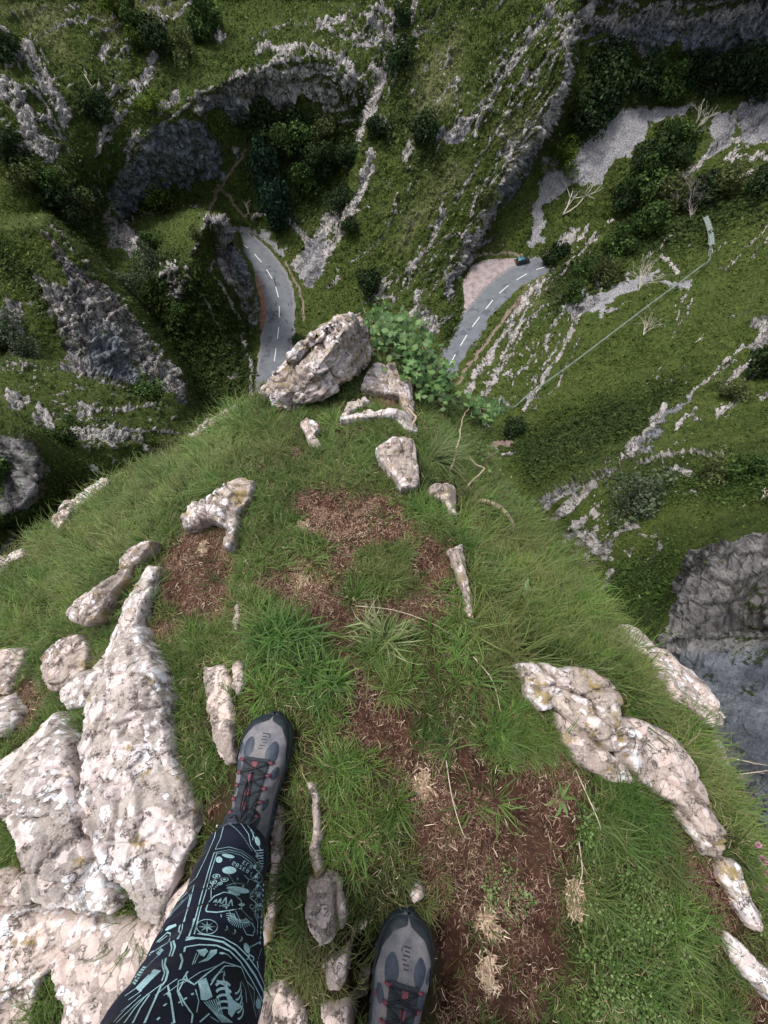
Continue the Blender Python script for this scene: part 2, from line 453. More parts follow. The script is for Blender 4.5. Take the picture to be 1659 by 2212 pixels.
# ------------------------------------------------------------------ the gorge: survey lines (bearing x, bearing y, height)
RZ = -90.0
ROAD_L_EDGE = [(550, 860), (554, 760), (558, 700), (557, 640), (549, 600), (538, 570), (518, 542), (496, 524)]
ROAD_R_EDGE = [(612, 860), (624, 770), (634, 700), (640, 655), (632, 605), (612, 562), (584, 528), (550, 506), (510, 500)]
VL = [
    [(-240, -180, -40), (0, -180, -41), (400, -180, -45), (800, -180, -46), (1240, -180, -43), (1659, -180, -38), (1900, -180, -34)],
    [(-240, 0, -46), (0, 0, -48), (250, 0, -53), (500, 0, -56), (700, 0, -57), (850, 0, -55), (1050, 0, -52), (1240, 0, -50)],
    [(-240, 200, -50), (0, 200, -53), (200, 200, -58)], [(-240, 400, -55), (0, 400, -59), (150, 400, -64)],
    # blue cliff on the far left wall: rim and foot
    [(232, 415, -75), (268, 350, -69), (330, 285, -65), (400, 236, -63), (440, 198, -61), (540, 155, -60), (640, 128, -59), (735, 128, -60), (780, 178, -62.5)],
    [(262, 480, -84), (330, 442, -83), (402, 402, -81.5), (490, 388, -80), (505, 332, -76), (545, 243, -69.5), (640, 235, -69), (740, 218, -68)],
    [(340, 460, -85), (440, 430, -85), (540, 425, -84)], [(500, 483, -88), (470, 440, -86)], [(600, 300, -75), (610, 400, -81), (640, 455, -85)], [(690, 260, -71)],
    # spur with its outcrop chain
    [(860, 60, -59), (812, 200, -65), (780, 300, -70), (760, 440, -78), (702, 560, -86), (655, 622, -89)],
    [(790, 225, -69), (752, 320, -76), (730, 440, -82.5), (678, 550, -88.5)],
    [(1240, 0, -50), (1229, 130, -56), (1182, 260, -66), (1100, 372, -74), (1040, 470, -80.5), (985, 560, -85), (950, 650, -88), (938, 720, -89)],
    [(1262, 60, -60), (1250, 150, -64), (1206, 275, -72.5), (1124, 395, -81), (1062, 490, -86.5), (1006, 580, -89.5), (972, 660, -90)],
    [(900, 300, -68), (880, 450, -77), (850, 600, -84.5)],
    # right wall
    [(1245, 40, -59), (1300, 40, -57.5), (1450, 35, -56), (1600, 25, -54), (1720, 20, -52)],
    [(1255, 140, -65), (1330, 130, -64), (1420, 122, -63), (1520, 135, -63.5), (1640, 110, -60), (1720, 100, -58)],
    [(1245, 0, -57), (1450, 0, -55), (1659, 0, -53), (1900, 0, -50)],
    [(1210, 290, -74), (1300, 260, -71.5), (1400, 240, -70), (1659, 200, -65), (1900, 180, -60)],
    [(1150, 528, -89), (1180, 400, -82)], [(1659, 420, -66), (1500, 430, -74), (1300, 480, -85)],
    [(1060, 500, -88.5), (1040, 535, -89.6), (1170, 545, -89.7)],
    # road edges, lay-by, verge
    [(a, b, RZ) for a, b in ROAD_L_EDGE], [(a, b, RZ) for a, b in ROAD_R_EDGE],
    [(1000, 690, RZ), (1002, 650, RZ), (998, 610, RZ), (1015, 575, RZ), (1050, 558, RZ), (1110, 556, RZ), (1185, 560, RZ)],
    [(950, 790, RZ), (985, 720, RZ), (1003, 690, RZ), (1030, 655, RZ), (1060, 622, RZ), (1110, 590, RZ), (1165, 565, RZ)],
    [(975, 812, RZ), (1000, 775, RZ), (1022, 735, RZ), (1060, 680, RZ), (1095, 640, RZ), (1130, 612, RZ), (1185, 585, RZ)],
    [(590, 900, RZ), (680, 1000, RZ), (800, 1040, RZ), (900, 990, RZ), (960, 860, RZ)],
    # right-hand slope
    [(1200, 590, -88.5), (1130, 640, -88.5), (1060, 740, -88.5), (1010, 820, -88)],
    [(1659, 600, -66), (1450, 590, -76), (1300, 620, -83)], [(1659, 800, -62), (1450, 780, -70), (1250, 800, -80)], [(1900, 700, -56)],
    [(1100, 950, -80), (1300, 950, -69), (1500, 900, -62), (1659, 870, -59)], [(1060, 900, -84)],
    [(1120, 1080, -72), (1240, 1035, -62), (1350, 1000, -58), (1500, 975, -55), (1659, 950, -52), (1900, 930, -48)],
    [(1140, 1110, -31), (1165, 1090, -30), (1240, 1052, -29), (1350, 1020, -28), (1500, 995, -27), (1659, 978, -25), (1900, 960, -22)],
    [(1200, 1300, -30), (1300, 1250, -27), (1450, 1150, -24), (1659, 1090, -21)],
    [(1290, 1390, -24), (1435, 1300, -22), (1500, 1200, -20), (1560, 1148, -19), (1659, 1122, -17), (1900, 1080, -15)],
    [(1350, 1400, -15), (1462, 1312, -13), (1530, 1195, -12.4), (1580, 1166, -12), (1659, 1158, -11), (1900, 1110, -10)],
    [(1440, 1385, -12.8), (1560, 1372, -11), (1659, 1368, -10)], [(1430, 1400, -10), (1560, 1390, -8.5), (1659, 1380, -8), (1900, 1340, -7)],
    [(1480, 1500, -8.5), (1560, 1650, -7.5), (1700, 1650, -7), (1900, 1700, -6), (1700, 1900, -6)],
    # left: second pinnacle
    [(418, 560, -69), (430, 500, -63), (452, 474, -59), (478, 470, -59), (500, 520, -65), (530, 580, -73), (546, 640, -80), (548, 700, -87)],
    [(440, 458, -82), (488, 462, -86), (512, 505, -89.8), (536, 560, -90), (554, 620, -90), (556, 720, -90)],
    [(335, 600, -73), (360, 580, -69), (400, 578, -69), (412, 620, -72)], [(330, 520, -79), (300, 560, -77), (300, 610, -77)],
    [(440, 700, -80), (370, 690, -78)], [(540, 850, -89.6), (450, 880, -88)], [(530, 760, -89)],
    # left: nearest crag
    [(-240, 480, -47), (0, 492, -47), (100, 482, -47), (172, 542, -50), (272, 652, -57), (380, 800, -66), (410, 882, -71)],
    [(-240, 462, -58), (0, 474, -60), (108, 462, -66), (190, 530, -72), (296, 640, -79), (402, 790, -86), (432, 884, -88)],
    [(-240, 650, -49), (0, 650, -51), (130, 640, -52)], [(0, 760, -51), (200, 780, -57), (330, 860, -65)],
    [(-240, 790, -42), (0, 800, -42), (200, 832, -46), (390, 890, -55)], [(-240, 880, -36), (0, 890, -37), (240, 960, -40), (420, 950, -52), (480, 920, -66)],
    [(-240, 922, -30), (0, 920, -30), (66, 936, -30), (98, 985, -31), (104, 1060, -31), (70, 1115, -31), (0, 1135, -31)],
    [(-240, 940, -15), (0, 936, -15), (52, 950, -15), (84, 992, -15.5), (86, 1050, -16), (55, 1095, -17), (0, 1115, -17.5)],
    [(240, 1040, -40), (120, 1120, -36)], [(-240, 1200, -34), (0, 1250, -36), (300, 1250, -50)],
    # beneath the ledge
    [(500, 1050, -75), (640, 1250, -80), (880, 1250, -80), (1040, 1150, -76)], [(-240, 1600, -40), (600, 1600, -55), (1200, 1600, -40)],
    [(-240, 2080, -30), (829, 2080, -30), (1500, 2080, -12), (1900, 2080, -8)], [(-240, 2420, -20), (829, 2420, -22), (1500, 2420, -14), (1900, 2420, -9)],
]
U0, U1, V0, V1 = -240, 1900, -180, 2420
wv = solve_field(U0, U1, V0, V1, 6.0, VL)
VS = 3.2
nu = int((U1 - U0) / VS) + 1; nv = int((V1 - V0) / VS) + 1
PX, PY = np.meshgrid(U0 + np.arange(nu) * VS, V0 + np.arange(nv) * VS)
vp = pos_from_w(PX, PY, wv(PX, PY))
def grid_normals(P):
    du = np.gradient(P, axis=1); dv = np.gradient(P, axis=0)
    n = np.cross(dv, du); n /= np.linalg.norm(n, axis=-1, keepdims=True) + 1e-9
    return n
vn = grid_normals(vp)
if vn[..., 2].mean() < 0: vn = -vn

# material zones; borders wander with noise taken at the ground's own position
wob = np.stack([fbm(vp * .22, 4, 3), fbm(vp * .22, 4, 9)], -1) * 26 + np.stack([fbm(vp * .9, 3, 13), fbm(vp * .9, 3, 19)], -1) * 9
QX, QY = PX + wob[..., 0], PY + wob[..., 1]
def zone(polys, soft=14, raw=False):
    out = np.zeros(PX.shape)
    for p in polys:
        a = np.asarray(p, float); lo = a.min(0) - 60; hi = a.max(0) + 60
        i0 = max(0, int((lo[0] - U0) / VS)); i1 = min(nu, int((hi[0] - U0) / VS) + 2)
        j0 = max(0, int((lo[1] - V0) / VS)); j1 = min(nv, int((hi[1] - V0) / VS) + 2)
        if i1 <= i0 or j1 <= j0: continue
        X, Y = (PX, PY) if raw else (QX, QY)
        d = sdf_poly(X[j0:j1, i0:i1], Y[j0:j1, i0:i1], a)
        out[j0:j1, i0:i1] = np.maximum(out[j0:j1, i0:i1], smooth(soft, -soft, d))
    return out
def strip(lines, soft=6, raw=False, wscale=.38):
    out = np.zeros(PX.shape)
    for pts, wd in lines:
        a = np.asarray(pts, float); lo = a.min(0) - 70; hi = a.max(0) + 70
        i0 = max(0, int((lo[0] - U0) / VS)); i1 = min(nu, int((hi[0] - U0) / VS) + 2)
        j0 = max(0, int((lo[1] - V0) / VS)); j1 = min(nv, int((hi[1] - V0) / VS) + 2)
        X = PX + (QX - PX) * (0 if raw else wscale); Y = PY + (QY - PY) * (0 if raw else wscale)
        d = sdf_line(X[j0:j1, i0:i1], Y[j0:j1, i0:i1], a) - wd
        out[j0:j1, i0:i1] = np.maximum(out[j0:j1, i0:i1], smooth(soft, -soft, d))
    return out
cliffs = [  # solid rock
    [(232, 420), (268, 350), (330, 285), (390, 245), (440, 262), (470, 300), (492, 330), (488, 385), (400, 402), (330, 442), (290, 478), (250, 470)],
    [(400, 236), (440, 195), (540, 150), (600, 140), (640, 175), (650, 225), (545, 243), (505, 270), (470, 240), (440, 245)],
    [(225, 470), (250, 465), (310, 520), (310, 545), (262, 560), (235, 520)],
    [(90, 505), (190, 575), (275, 665), (385, 810), (408, 880), (340, 845), (230, 720), (150, 640), (120, 560)],
    [(60, 590), (170, 640), (230, 700), (300, 800), (340, 850), (250, 830), (140, 790), (110, 700)],
    [(436, 472), (482, 464), (512, 515), (540, 585), (552, 650), (552, 720), (528, 705), (515, 640), (488, 590), (462, 540), (446, 500)],
    [(355, 575), (400, 575), (415, 620), (385, 690), (365, 640)],
    [(0, 940), (60, 950), (86, 1000), (82, 1070), (30, 1110), (0, 1115)],
    [(0, 640), (50, 660), (60, 720), (20, 760), (0, 750)], [(0, 1150), (60, 1150), (60, 1200), (0, 1200)],
    [(1250, 30), (1380, 30), (1500, 15), (1659, 0), (1800, 0), (1800, 90), (1659, 95), (1610, 110), (1520, 130), (1450, 90), (1420, 120), (1360, 120), (1330, 75), (1250, 85)],
    [(1240, 40), (1225, 100), (1222, 150), (1240, 190), (1200, 280), (1120, 400), (1060, 500), (1000, 590), (968, 660), (950, 640), (985, 560), (1040, 468), (1100, 370), (1180, 262), (1205, 160), (1215, 60)],
    [(1460, 1310), (1470, 1230), (1530, 1190), (1659, 1155), (1800, 1140), (1800, 1380), (1659, 1375), (1420, 1392)],
    [(1400, 1385), (1560, 1380), (1700, 1370), (1900, 1350), (1900, 1900), (1700, 1900), (1600, 1700), (1500, 1520)],
    [(900, 655), (955, 680), (945, 725), (905, 710)], [(1340, 980), (1400, 930), (1470, 860), (1500, 838), (1480, 880), (1420, 950), (1360, 985)],
    [(1605, 740), (1640, 690), (1680, 670), (1680, 740), (1625, 770)],
    [(1160, 1080), (1240, 1045), (1300, 1010), (1330, 1010), (1260, 1060), (1200, 1090), (1180, 1130)],
    [(1215, 1165), (1270, 1150), (1300, 1180), (1330, 1170), (1320, 1215), (1290, 1210), (1230, 1185)],
]
streaks = [  # broken lines of outcrop (points, half width)
    ([(418, 545), (432, 500), (455, 474), (480, 467)], 4), ([(518, 720), (538, 780), (544, 850)], 5), ([(440, 640), (470, 700), (500, 745)], 4), ([(345, 602), (365, 575), (400, 575), (414, 600)], 5), ([(400, 610), (390, 660)], 6), ([(470, 600), (500, 660), (520, 700)], 4),
    ([(1226, 60), (1190, 150), (1150, 235), (1095, 320), (1045, 400), (1010, 470)], 3), ([(1240, 150), (1205, 240), (1150, 320), (1090, 400), (1045, 480), (1000, 560), (965, 640)], 5), ([(1140, 100), (1100, 160)], 4), ([(1155, 60), (1180, 20)], 4), ([(1075, 350), (1040, 420), (1000, 500)], 2.5),
    ([(868, 120), (850, 170), (826, 240), (806, 300)], 3), ([(812, 330), (800, 380), (776, 440), (750, 490)], 4), ([(700, 530), (672, 580), (655, 615)], 4), ([(900, 380), (870, 440)], 2), ([(905, 530), (880, 580), (860, 640)], 3),
    ([(1010, 850), (1060, 770), (1110, 700), (1150, 650), (1180, 615)], 3.5), ([(1035, 860), (1080, 790), (1130, 715), (1165, 680)], 3), ([(1075, 880), (1120, 810), (1165, 740), (1200, 690)], 2.5), ([(1190, 860), (1220, 800), (1252, 740)], 3),
    ([(1659, 360), (1600, 380), (1540, 430)], 4), ([(1659, 300), (1600, 320), (1560, 350)], 5), ([(1480, 500), (1440, 520), (1400, 560)], 3), ([(30, 120), (80, 200), (120, 290), (160, 340)], 3), ([(0, 130), (35, 190), (75, 260)], 4), ([(60, 60), (100, 130)], 3), ([(250, 400), (275, 340), (330, 280), (395, 232), (438, 195)], 4), ([(438, 195), (540, 150), (640, 124), (735, 126)], 4),
    ([(105, 490), (180, 560), (275, 665), (385, 810)], 4), ([(70, 600), (150, 680), (220, 760)], 4), ([(180, 640), (260, 730), (320, 820)], 4), ([(100, 640), (160, 720)], 3), ([(478, 468), (505, 515), (535, 585)], 3),
    ([(520, 152), (560, 166), (640, 142), (690, 152), (700, 190)], 5), ([(560, 100), (600, 116), (650, 108), (690, 100), (738, 126), (748, 152), (776, 172)], 4), ([(700, 60), (760, 80), (800, 96), (842, 90)], 4), ([(790, 36), (822, 50), (852, 72), (872, 106)], 6), ([(755, 20), (775, 60), (770, 95)], 4), ([(600, 60), (640, 50), (680, 70)], 3), ([(640, 180), (700, 175), (745, 195)], 4), ([(480, 235), (520, 215), (545, 245)], 4),
    ([(0, 55), (48, 108), (88, 180), (132, 250), (150, 290)], 6), ([(18, 218), (60, 268), (104, 334)], 6), ([(60, 190), (100, 230), (140, 300)], 4), ([(0, 250), (30, 290), (50, 340)], 5), ([(225, 470), (240, 440), (262, 470), (300, 540)], 6), ([(380, 120), (420, 110), (450, 130)], 3),
    ([(1240, 62), (1290, 36), (1335, 50), (1400, 62), (1450, 48), (1560, 30), (1659, 18)], 5), ([(1270, 95), (1350, 80), (1420, 95), (1520, 70), (1659, 60)], 4), ([(1300, 5), (1380, 18), (1470, 5), (1600, -5)], 4),
    ([(1165, 50), (1120, 112), (1082, 172), (1052, 224)], 4), ([(1130, 190), (1060, 300), (1010, 390), (975, 440)], 3), ([(1000, 240), (960, 290), (930, 350)], 3), ([(960, 452), (932, 518), (896, 572), (880, 620)], 5), ([(1180, 120), (1150, 170), (1110, 240)], 3), ([(1020, 480), (990, 530), (962, 590)], 3),
    ([(1500, 640), (1478, 690), (1455, 720)], 3), ([(1440, 880), (1380, 950), (1340, 990)], 7), ([(1659, 690), (1620, 740), (1560, 790), (1490, 850)], 5),
    ([(860, 50), (845, 25), (800, 20)], 7), ([(868, 105), (830, 70), (790, 95)], 9), ([(835, 130), (812, 200), (790, 260), (772, 300)], 11), ([(800, 330), (782, 400), (762, 440), (735, 490)], 12),
    ([(735, 500), (700, 560), (665, 610)], 10), ([(560, 110), (620, 100), (690, 105), (740, 130), (770, 165)], 10), ([(690, 60), (740, 40)], 10), ([(450, 20), (470, 60), (480, 90)], 12), ([(415, 0), (395, 20), (350, 50)], 8),
    ([(0, 180), (40, 230), (70, 290), (110, 330)], 20), ([(20, 130), (60, 110), (100, 190), (140, 250)], 16), ([(285, 215), (310, 190), (320, 150), (330, 120)], 11), ([(215, 120), (235, 90)], 9), ([(270, 330), (295, 290)], 10), ([(205, 335), (215, 300)], 7), ([(245, 260), (255, 270)], 6),
    ([(350, 240), (380, 200)], 10), ([(1290, 0), (1245, 40), (1228, 90), (1226, 160)], 10), ([(1226, 160), (1180, 262), (1100, 372), (1040, 470)], 8), ([(1215, 170), (1140, 290), (1060, 400)], 4), ([(1190, 210), (1110, 320), (1075, 350)], 3),
    ([(1170, 50), (1120, 110), (1080, 170)], 7), ([(1080, 190), (1055, 220)], 5), ([(1060, 235), (1000, 260), (950, 300)], 8), ([(1010, 270), (960, 295)], 12), ([(960, 455), (930, 520), (895, 570), (885, 590)], 7), ([(1035, 350), (1005, 400), (985, 440)], 4),
    ([(1040, 250), (1030, 290)], 5), ([(840, 380), (800, 420)], 2), ([(900, 630), (890, 690)], 8), ([(940, 690), (930, 720)], 9), ([(1205, 330), (1160, 400)], 3),
    ([(1185, 600), (1130, 650), (1090, 720), (1040, 790), (1010, 850)], 7), ([(1140, 680), (1090, 760), (1050, 830)], 5), ([(1250, 690), (1200, 780), (1150, 850), (1130, 890)], 6), ([(1210, 730), (1170, 800)], 4), ([(1240, 500), (1215, 525)], 13), ([(1270, 500), (1250, 520)], 6), ([(1310, 490), (1330, 485)], 5),
    ([(1400, 430), (1450, 400), (1520, 350), (1560, 300), (1620, 210)], 8), ([(1570, 345), (1659, 340)], 10), ([(1540, 310), (1600, 300), (1659, 250)], 9), ([(1590, 260), (1640, 220)], 14), ([(1300, 570), (1290, 620)], 6), ([(1430, 560), (1470, 590)], 6), ([(1490, 620), (1460, 690)], 3), ([(1290, 640), (1240, 690)], 10),
    ([(1250, 0), (1400, 20), (1560, 0)], 6), ([(1550, 890), (1600, 860)], 8), ([(1560, 840), (1600, 800), (1659, 770)], 6), ([(1460, 930), (1500, 890)], 5), ([(1640, 860), (1659, 850)], 6), ([(1380, 1000), (1480, 975), (1560, 985)], 6), ([(1440, 1010), (1490, 1020)], 9), ([(1330, 1120), (1360, 1110)], 8), ([(1470, 1070), (1500, 1060)], 6),
    ([(80, 885), (110, 920)], 9), ([(130, 935), (200, 930), (250, 960)], 10), ([(10, 860), (60, 875)], 8), ([(150, 700), (200, 740)], 8), ([(200, 1010), (215, 1020)], 8), ([(300, 930), (320, 980)], 7), ([(560, 650), (553, 700)], 6),
    ([(300, 540), (320, 560)], 8), ([(480, 560), (500, 600)], 6), ([(455, 590), (465, 560)], 4), ([(620, 470), (650, 500), (690, 540)], 10), ([(640, 570), (700, 500), (715, 470)], 16), ([(545, 470), (600, 455)], 6), ([(600, 200), (650, 190), (720, 210)], 16), ([(560, 160), (700, 150), (760, 180)], 14), ([(715, 240), (760, 230)], 8),
]
rock = zone(cliffs, 10)
rock = np.maximum(rock, zone([], 1))
stk = strip(streaks, 5)
dark0 = zone([[(540, 250), (790, 250), (770, 330), (700, 450), (560, 470), (540, 400)], [(1210, 290), (1340, 120), (1900, 60), (1900, 220), (1270, 330), (1150, 560), (1060, 500)], [(1080, 900), (1600, 620), (1500, 900), (1150, 1080)], [(290, 480), (560, 480), (540, 880), (290, 760)]], 20)
# bedding: outcrop ribs dipping across the spur
ca, sa = math.cos(R(46)), math.sin(R(46))
wv3 = np.stack([fbm(vp * .06, 3, 44), fbm(vp * .06, 3, 45)], -1) * 5
bx = vp[..., 0] * ca + vp[..., 1] * sa + wv3[..., 0]; by = -vp[..., 0] * sa + vp[..., 1] * ca + wv3[..., 1]
bed = 1 - np.abs(vnoise(np.stack([bx * .05, by * .42, vp[..., 2] * .30], -1), 5)) * 2.6
bed2 = 1 - np.abs(vnoise(np.stack([bx * .11, by * 1.0, vp[..., 2] * .8], -1), 6)) * 2.6
frac = fbm(vp * 1.1, 4, 8, .65)
regions = zone([[(700, 0), (880, 0), (880, 120), (800, 300), (700, 260), (560, 100)], [(0, 60), (60, 60), (160, 260), (130, 380), (0, 330)],
                [(1000, 150), (1230, 0), (1235, 200), (1050, 470), (960, 480), (1000, 330)], [(200, 60), (330, 100), (320, 330), (200, 340)],
                [(1030, 780), (1200, 600), (1300, 620), (1150, 880), (1060, 880)], [(1250, 0), (1700, 0), (1700, 60), (1250, 60)],
                [(900, 560), (980, 560), (940, 720), (880, 700)], [(0, 780), (250, 840), (380, 920), (250, 1000), (60, 900)], [(1180, 1060), (1400, 1000), (1340, 1220), (1200, 1180)]], 30)
gate = smooth(-.25, .35, fbm(vp * .13, 3, 47) + regions * .45 - .22)
strat = by + .35 * vp[..., 2]
tri = lambda s_: np.abs((s_ % 1.0) * 2 - 1)
lines_ = np.maximum(smooth(.80, .95, tri(strat / 6.3 + .12 * fbm(vp * .25, 3, 61))), .9 * smooth(.84, .96, tri(strat / 2.9 + .3 + .15 * fbm(vp * .3, 3, 62))))
lgate = smooth(.0, .28, fbm(np.stack([bx * .07, by * .22, vp[..., 2] * .1], -1), 3, 64) + regions * .34 - .16) * (1 - dark0)
outc = np.maximum(smooth(.38, .80, np.maximum(bed, bed2 * .85) + frac * .8 - .15) * gate * .9, lines_ * lgate * smooth(-.5, .0, frac))
broken = smooth(-.35, .35, fbm(vp * np.array([.8, .8, .5]), 4, 41))
rock = np.maximum(rock * (.55 + .45 * broken), np.maximum(stk * (.50 + .42 * smooth(-.3, .3, fbm(vp * 1.2, 3, 42))), outc * .85))
scree = zone([[(1140, 528), (1165, 400), (1180, 350), (1240, 330), (1260, 300), (1340, 230), (1420, 225), (1500, 220), (1480, 245), (1400, 260), (1370, 330), (1320, 350), (1290, 390), (1230, 400), (1190, 440), (1165, 530)],
              [(1530, 260), (1580, 240), (1590, 290), (1540, 340), (1510, 350), (1530, 300)], [(1610, 220), (1700, 180), (1700, 300), (1600, 300)],
              [(1210, 670), (1260, 630), (1350, 600), (1430, 590), (1400, 615), (1340, 640), (1300, 680), (1240, 690)], [(640, 540), (700, 500), (715, 530), (665, 620), (650, 600)], [(950, 290), (1000, 262), (1015, 285), (975, 305)],
              [(1490, 620), (1500, 600), (1420, 600)], [(494, 490), (560, 490), (600, 530), (620, 580), (590, 560), (550, 520), (500, 510)]], 5)
pale = zone([[(860, 480), (960, 360), (1010, 370), (930, 470), (860, 540)], [(180, 0), (420, 0), (260, 90)], [(0, 0), (130, 0), (160, 150), (60, 60)], [(880, 150), (1000, 60), (1000, 200), (900, 330)], [(1060, 290), (1200, 200), (1100, 350)], [(1100, 560), (1200, 610), (1130, 660)]], 24)
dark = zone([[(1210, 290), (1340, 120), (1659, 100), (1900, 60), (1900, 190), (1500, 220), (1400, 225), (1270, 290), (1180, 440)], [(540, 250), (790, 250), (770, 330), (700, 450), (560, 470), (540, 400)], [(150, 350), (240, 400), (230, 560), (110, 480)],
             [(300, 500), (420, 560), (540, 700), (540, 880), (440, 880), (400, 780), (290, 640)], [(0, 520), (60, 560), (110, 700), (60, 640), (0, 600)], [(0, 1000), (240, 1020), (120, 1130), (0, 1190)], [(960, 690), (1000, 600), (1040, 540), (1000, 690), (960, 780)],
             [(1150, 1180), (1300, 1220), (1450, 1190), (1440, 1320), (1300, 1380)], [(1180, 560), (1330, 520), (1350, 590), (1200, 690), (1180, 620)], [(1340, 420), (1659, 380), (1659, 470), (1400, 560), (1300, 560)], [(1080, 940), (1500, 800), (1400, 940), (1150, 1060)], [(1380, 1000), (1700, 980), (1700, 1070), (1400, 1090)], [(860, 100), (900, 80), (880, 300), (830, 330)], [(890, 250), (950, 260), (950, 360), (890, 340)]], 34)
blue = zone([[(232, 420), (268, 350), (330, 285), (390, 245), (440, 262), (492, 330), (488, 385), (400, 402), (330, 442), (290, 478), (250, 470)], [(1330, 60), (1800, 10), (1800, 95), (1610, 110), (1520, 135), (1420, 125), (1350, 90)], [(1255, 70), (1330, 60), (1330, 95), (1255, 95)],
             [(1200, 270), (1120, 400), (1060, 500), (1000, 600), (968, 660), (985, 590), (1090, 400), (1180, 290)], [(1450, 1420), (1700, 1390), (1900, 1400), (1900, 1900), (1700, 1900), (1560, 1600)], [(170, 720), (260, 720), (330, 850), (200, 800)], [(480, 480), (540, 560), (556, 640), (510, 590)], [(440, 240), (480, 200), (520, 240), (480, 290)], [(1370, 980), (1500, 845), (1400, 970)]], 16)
soil = np.maximum(zone([[(550, 580), (562, 600), (575, 650), (572, 700), (561, 705), (560, 640), (552, 600)]], 4, True), strip([([(450, 460), (465, 420), (490, 380), (560, 300)], 3), ([(468, 400), (500, 430), (530, 465)], 3), ([(1015, 560), (1060, 545), (1130, 548)], 3), ([(1130, 640), (1050, 740), (1010, 790), (985, 830)], 4), ([(615, 560), (645, 620), (655, 690)], 2.5), ([(1060, 470), (1040, 510), (1022, 545)], 3), ([(52, 948), (86, 990), (90, 1040), (72, 1085)], 4), ([(1300, 210), (1330, 200)], 0.1), ([(1100, 950), (1060, 960)], 8)], 3, False, .35))
layby_poly = [(1004, 652), (1000, 605), (1016, 574), (1052, 561), (1112, 558), (1175, 560), (1165, 566), (1110, 592), (1062, 624), (1032, 657), (1006, 694), (988, 722), (996, 690)]
# keep the carriageway flat and clean
flat = np.maximum(zone([ROAD_L_EDGE + ROAD_R_EDGE[::-1], [(950, 790), (985, 720), (1003, 690), (998, 610), (1015, 575), (1050, 558), (1185, 558), (1185, 588), (1130, 614), (1060, 682), (1022, 737), (975, 812)], layby_poly], 9, True), 0)
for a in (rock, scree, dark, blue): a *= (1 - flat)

# relief: crags stand proud, turf is tussocky
Dv = vp[..., 1] * ST + (CZ - vp[..., 2]) * CT
lod = np.clip(Dv / 100, .07, 1)                      # smaller features on the nearer crags
amp = np.clip(lod * 1.15, .11, 1)
sc3 = (1 / np.clip(2 ** np.round(np.log2(lod)), .0625, 1))[..., None]
wq = vp + np.stack([fbm(vp * .35, 3, 48), fbm(vp * .35, 3, 49), fbm(vp * .35, 3, 50)], -1) * 1.2
wr = np.stack([wq[..., 0] * ca + wq[..., 1] * sa, -wq[..., 0] * sa + wq[..., 1] * ca, wq[..., 2]], -1)
b1, p1, t1 = cells(wr * np.array([.16, .30, .17]) * np.sqrt(sc3), 51)
b2, p2, t2 = cells(wr * np.array([.42, .85, .50]) * sc3, 52)
b3, p3, t3 = cells(wr * np.array([1.1, 1.5, 1.9]) * sc3, 57)
rk = rock
saw = (strat / 1.9 + .25 * fbm(vp * .4, 3, 66)) % 1.0
craggy = .55 * (saw - .5) + p1 * .85 + t1 * .9 + (p2 * .62 + t2 * .75) + (p3 * .20 + t3 * .30) - .7 * smooth(.16, 0, b2) - .25 * smooth(.14, 0, b3) + fbm(vp * sc3 * 1.7, 3, 63, .6) * .20
nearw = smooth(.38, .14, lod)
bz = vp[..., 2] * 1.5 + .10 * vp[..., 0] + .5 * fbm(vp * .7, 3, 67); bz2 = vp[..., 2] * 4.3 - .2 * vp[..., 1] + .5 * fbm(vp * 1.6, 3, 68)
craggy = craggy * (1 - .62 * nearw) + nearw * (1.3 * ((bz % 1.0) - .5) + .35 * ((bz2 % 1.0) - .5) + fbm(vp * .9, 4, 69, .6) * 1.6)
tuss = fbm(vp * .5, 5, 71, .62) * .75 + fbm(vp * 2.4, 3, 75) * .22
disp = rk * (craggy * 1.05 + .45) + (1 - rk) * tuss
disp = disp + scree * fbm(vp * 2.5, 3, 77) * .14 + dark * (1 - rock) * fbm(vp * .8, 3, 79) * .6
disp = disp * amp * (1 - flat) - .30 * flat
vq = vp + vn * disp[..., None]
me = mesh_np('valley', vq, grid_quads(nv, nu)[:, ::-1])
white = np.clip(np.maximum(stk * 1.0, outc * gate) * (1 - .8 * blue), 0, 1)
set_col(me, 'm3', np.stack([white, white, white], -1).reshape(-1, 3))
set_col(me, 'm1', np.stack([rock, scree, pale], -1).reshape(-1, 3))
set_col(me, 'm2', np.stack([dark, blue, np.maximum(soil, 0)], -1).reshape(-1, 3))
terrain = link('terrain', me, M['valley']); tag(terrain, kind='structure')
def vsurf(px, py):
    """point on the rendered gorge surface at a bearing"""
    i = np.clip(((np.asarray(px) - U0) / VS).round().astype(int), 0, nu - 1); j = np.clip(((np.asarray(py) - V0) / VS).round().astype(int), 0, nv - 1)
    return vq[j, i], vn[j, i], i, j

# ------------------------------------------------------------------ road, lay-by, markings
t = NT('asphalt'); p = t.pos()
c = t.mix(t.ramp(t.noise(p, .5, 4), [(.35, 0.0), (.65, 1.0)]), (.13, .142, .160), (.18, .193, .212))
c = t.mix(t.ramp(t.noise(p, 5, 4), [(.3, .4), (.6, 0.0)]), c, (.11, .12, .135))
c = t.mix(t.ramp(t.noise(t.mapv(p, (1, 1, 1)), .28, 2), [(.62, 0.0), (.64, .6)]), c, (.07, .075, .085))
t.bsdf(c, .75, t.noise(p, 12, 2), .3, .02, .3); M['asphalt'] = t.m
t = NT('gravel'); p = t.pos()
c = t.mix(t.ramp(t.noise(p, .7, 5), [(.35, 0.0), (.6, 1.0)]), (.21, .145, .125), (.36, .30, .30))
c = t.mix(t.ramp(t.noise(p, 3, 5, .7), [(.45, 0.0), (.7, .8)]), c, (.48, .44, .44))
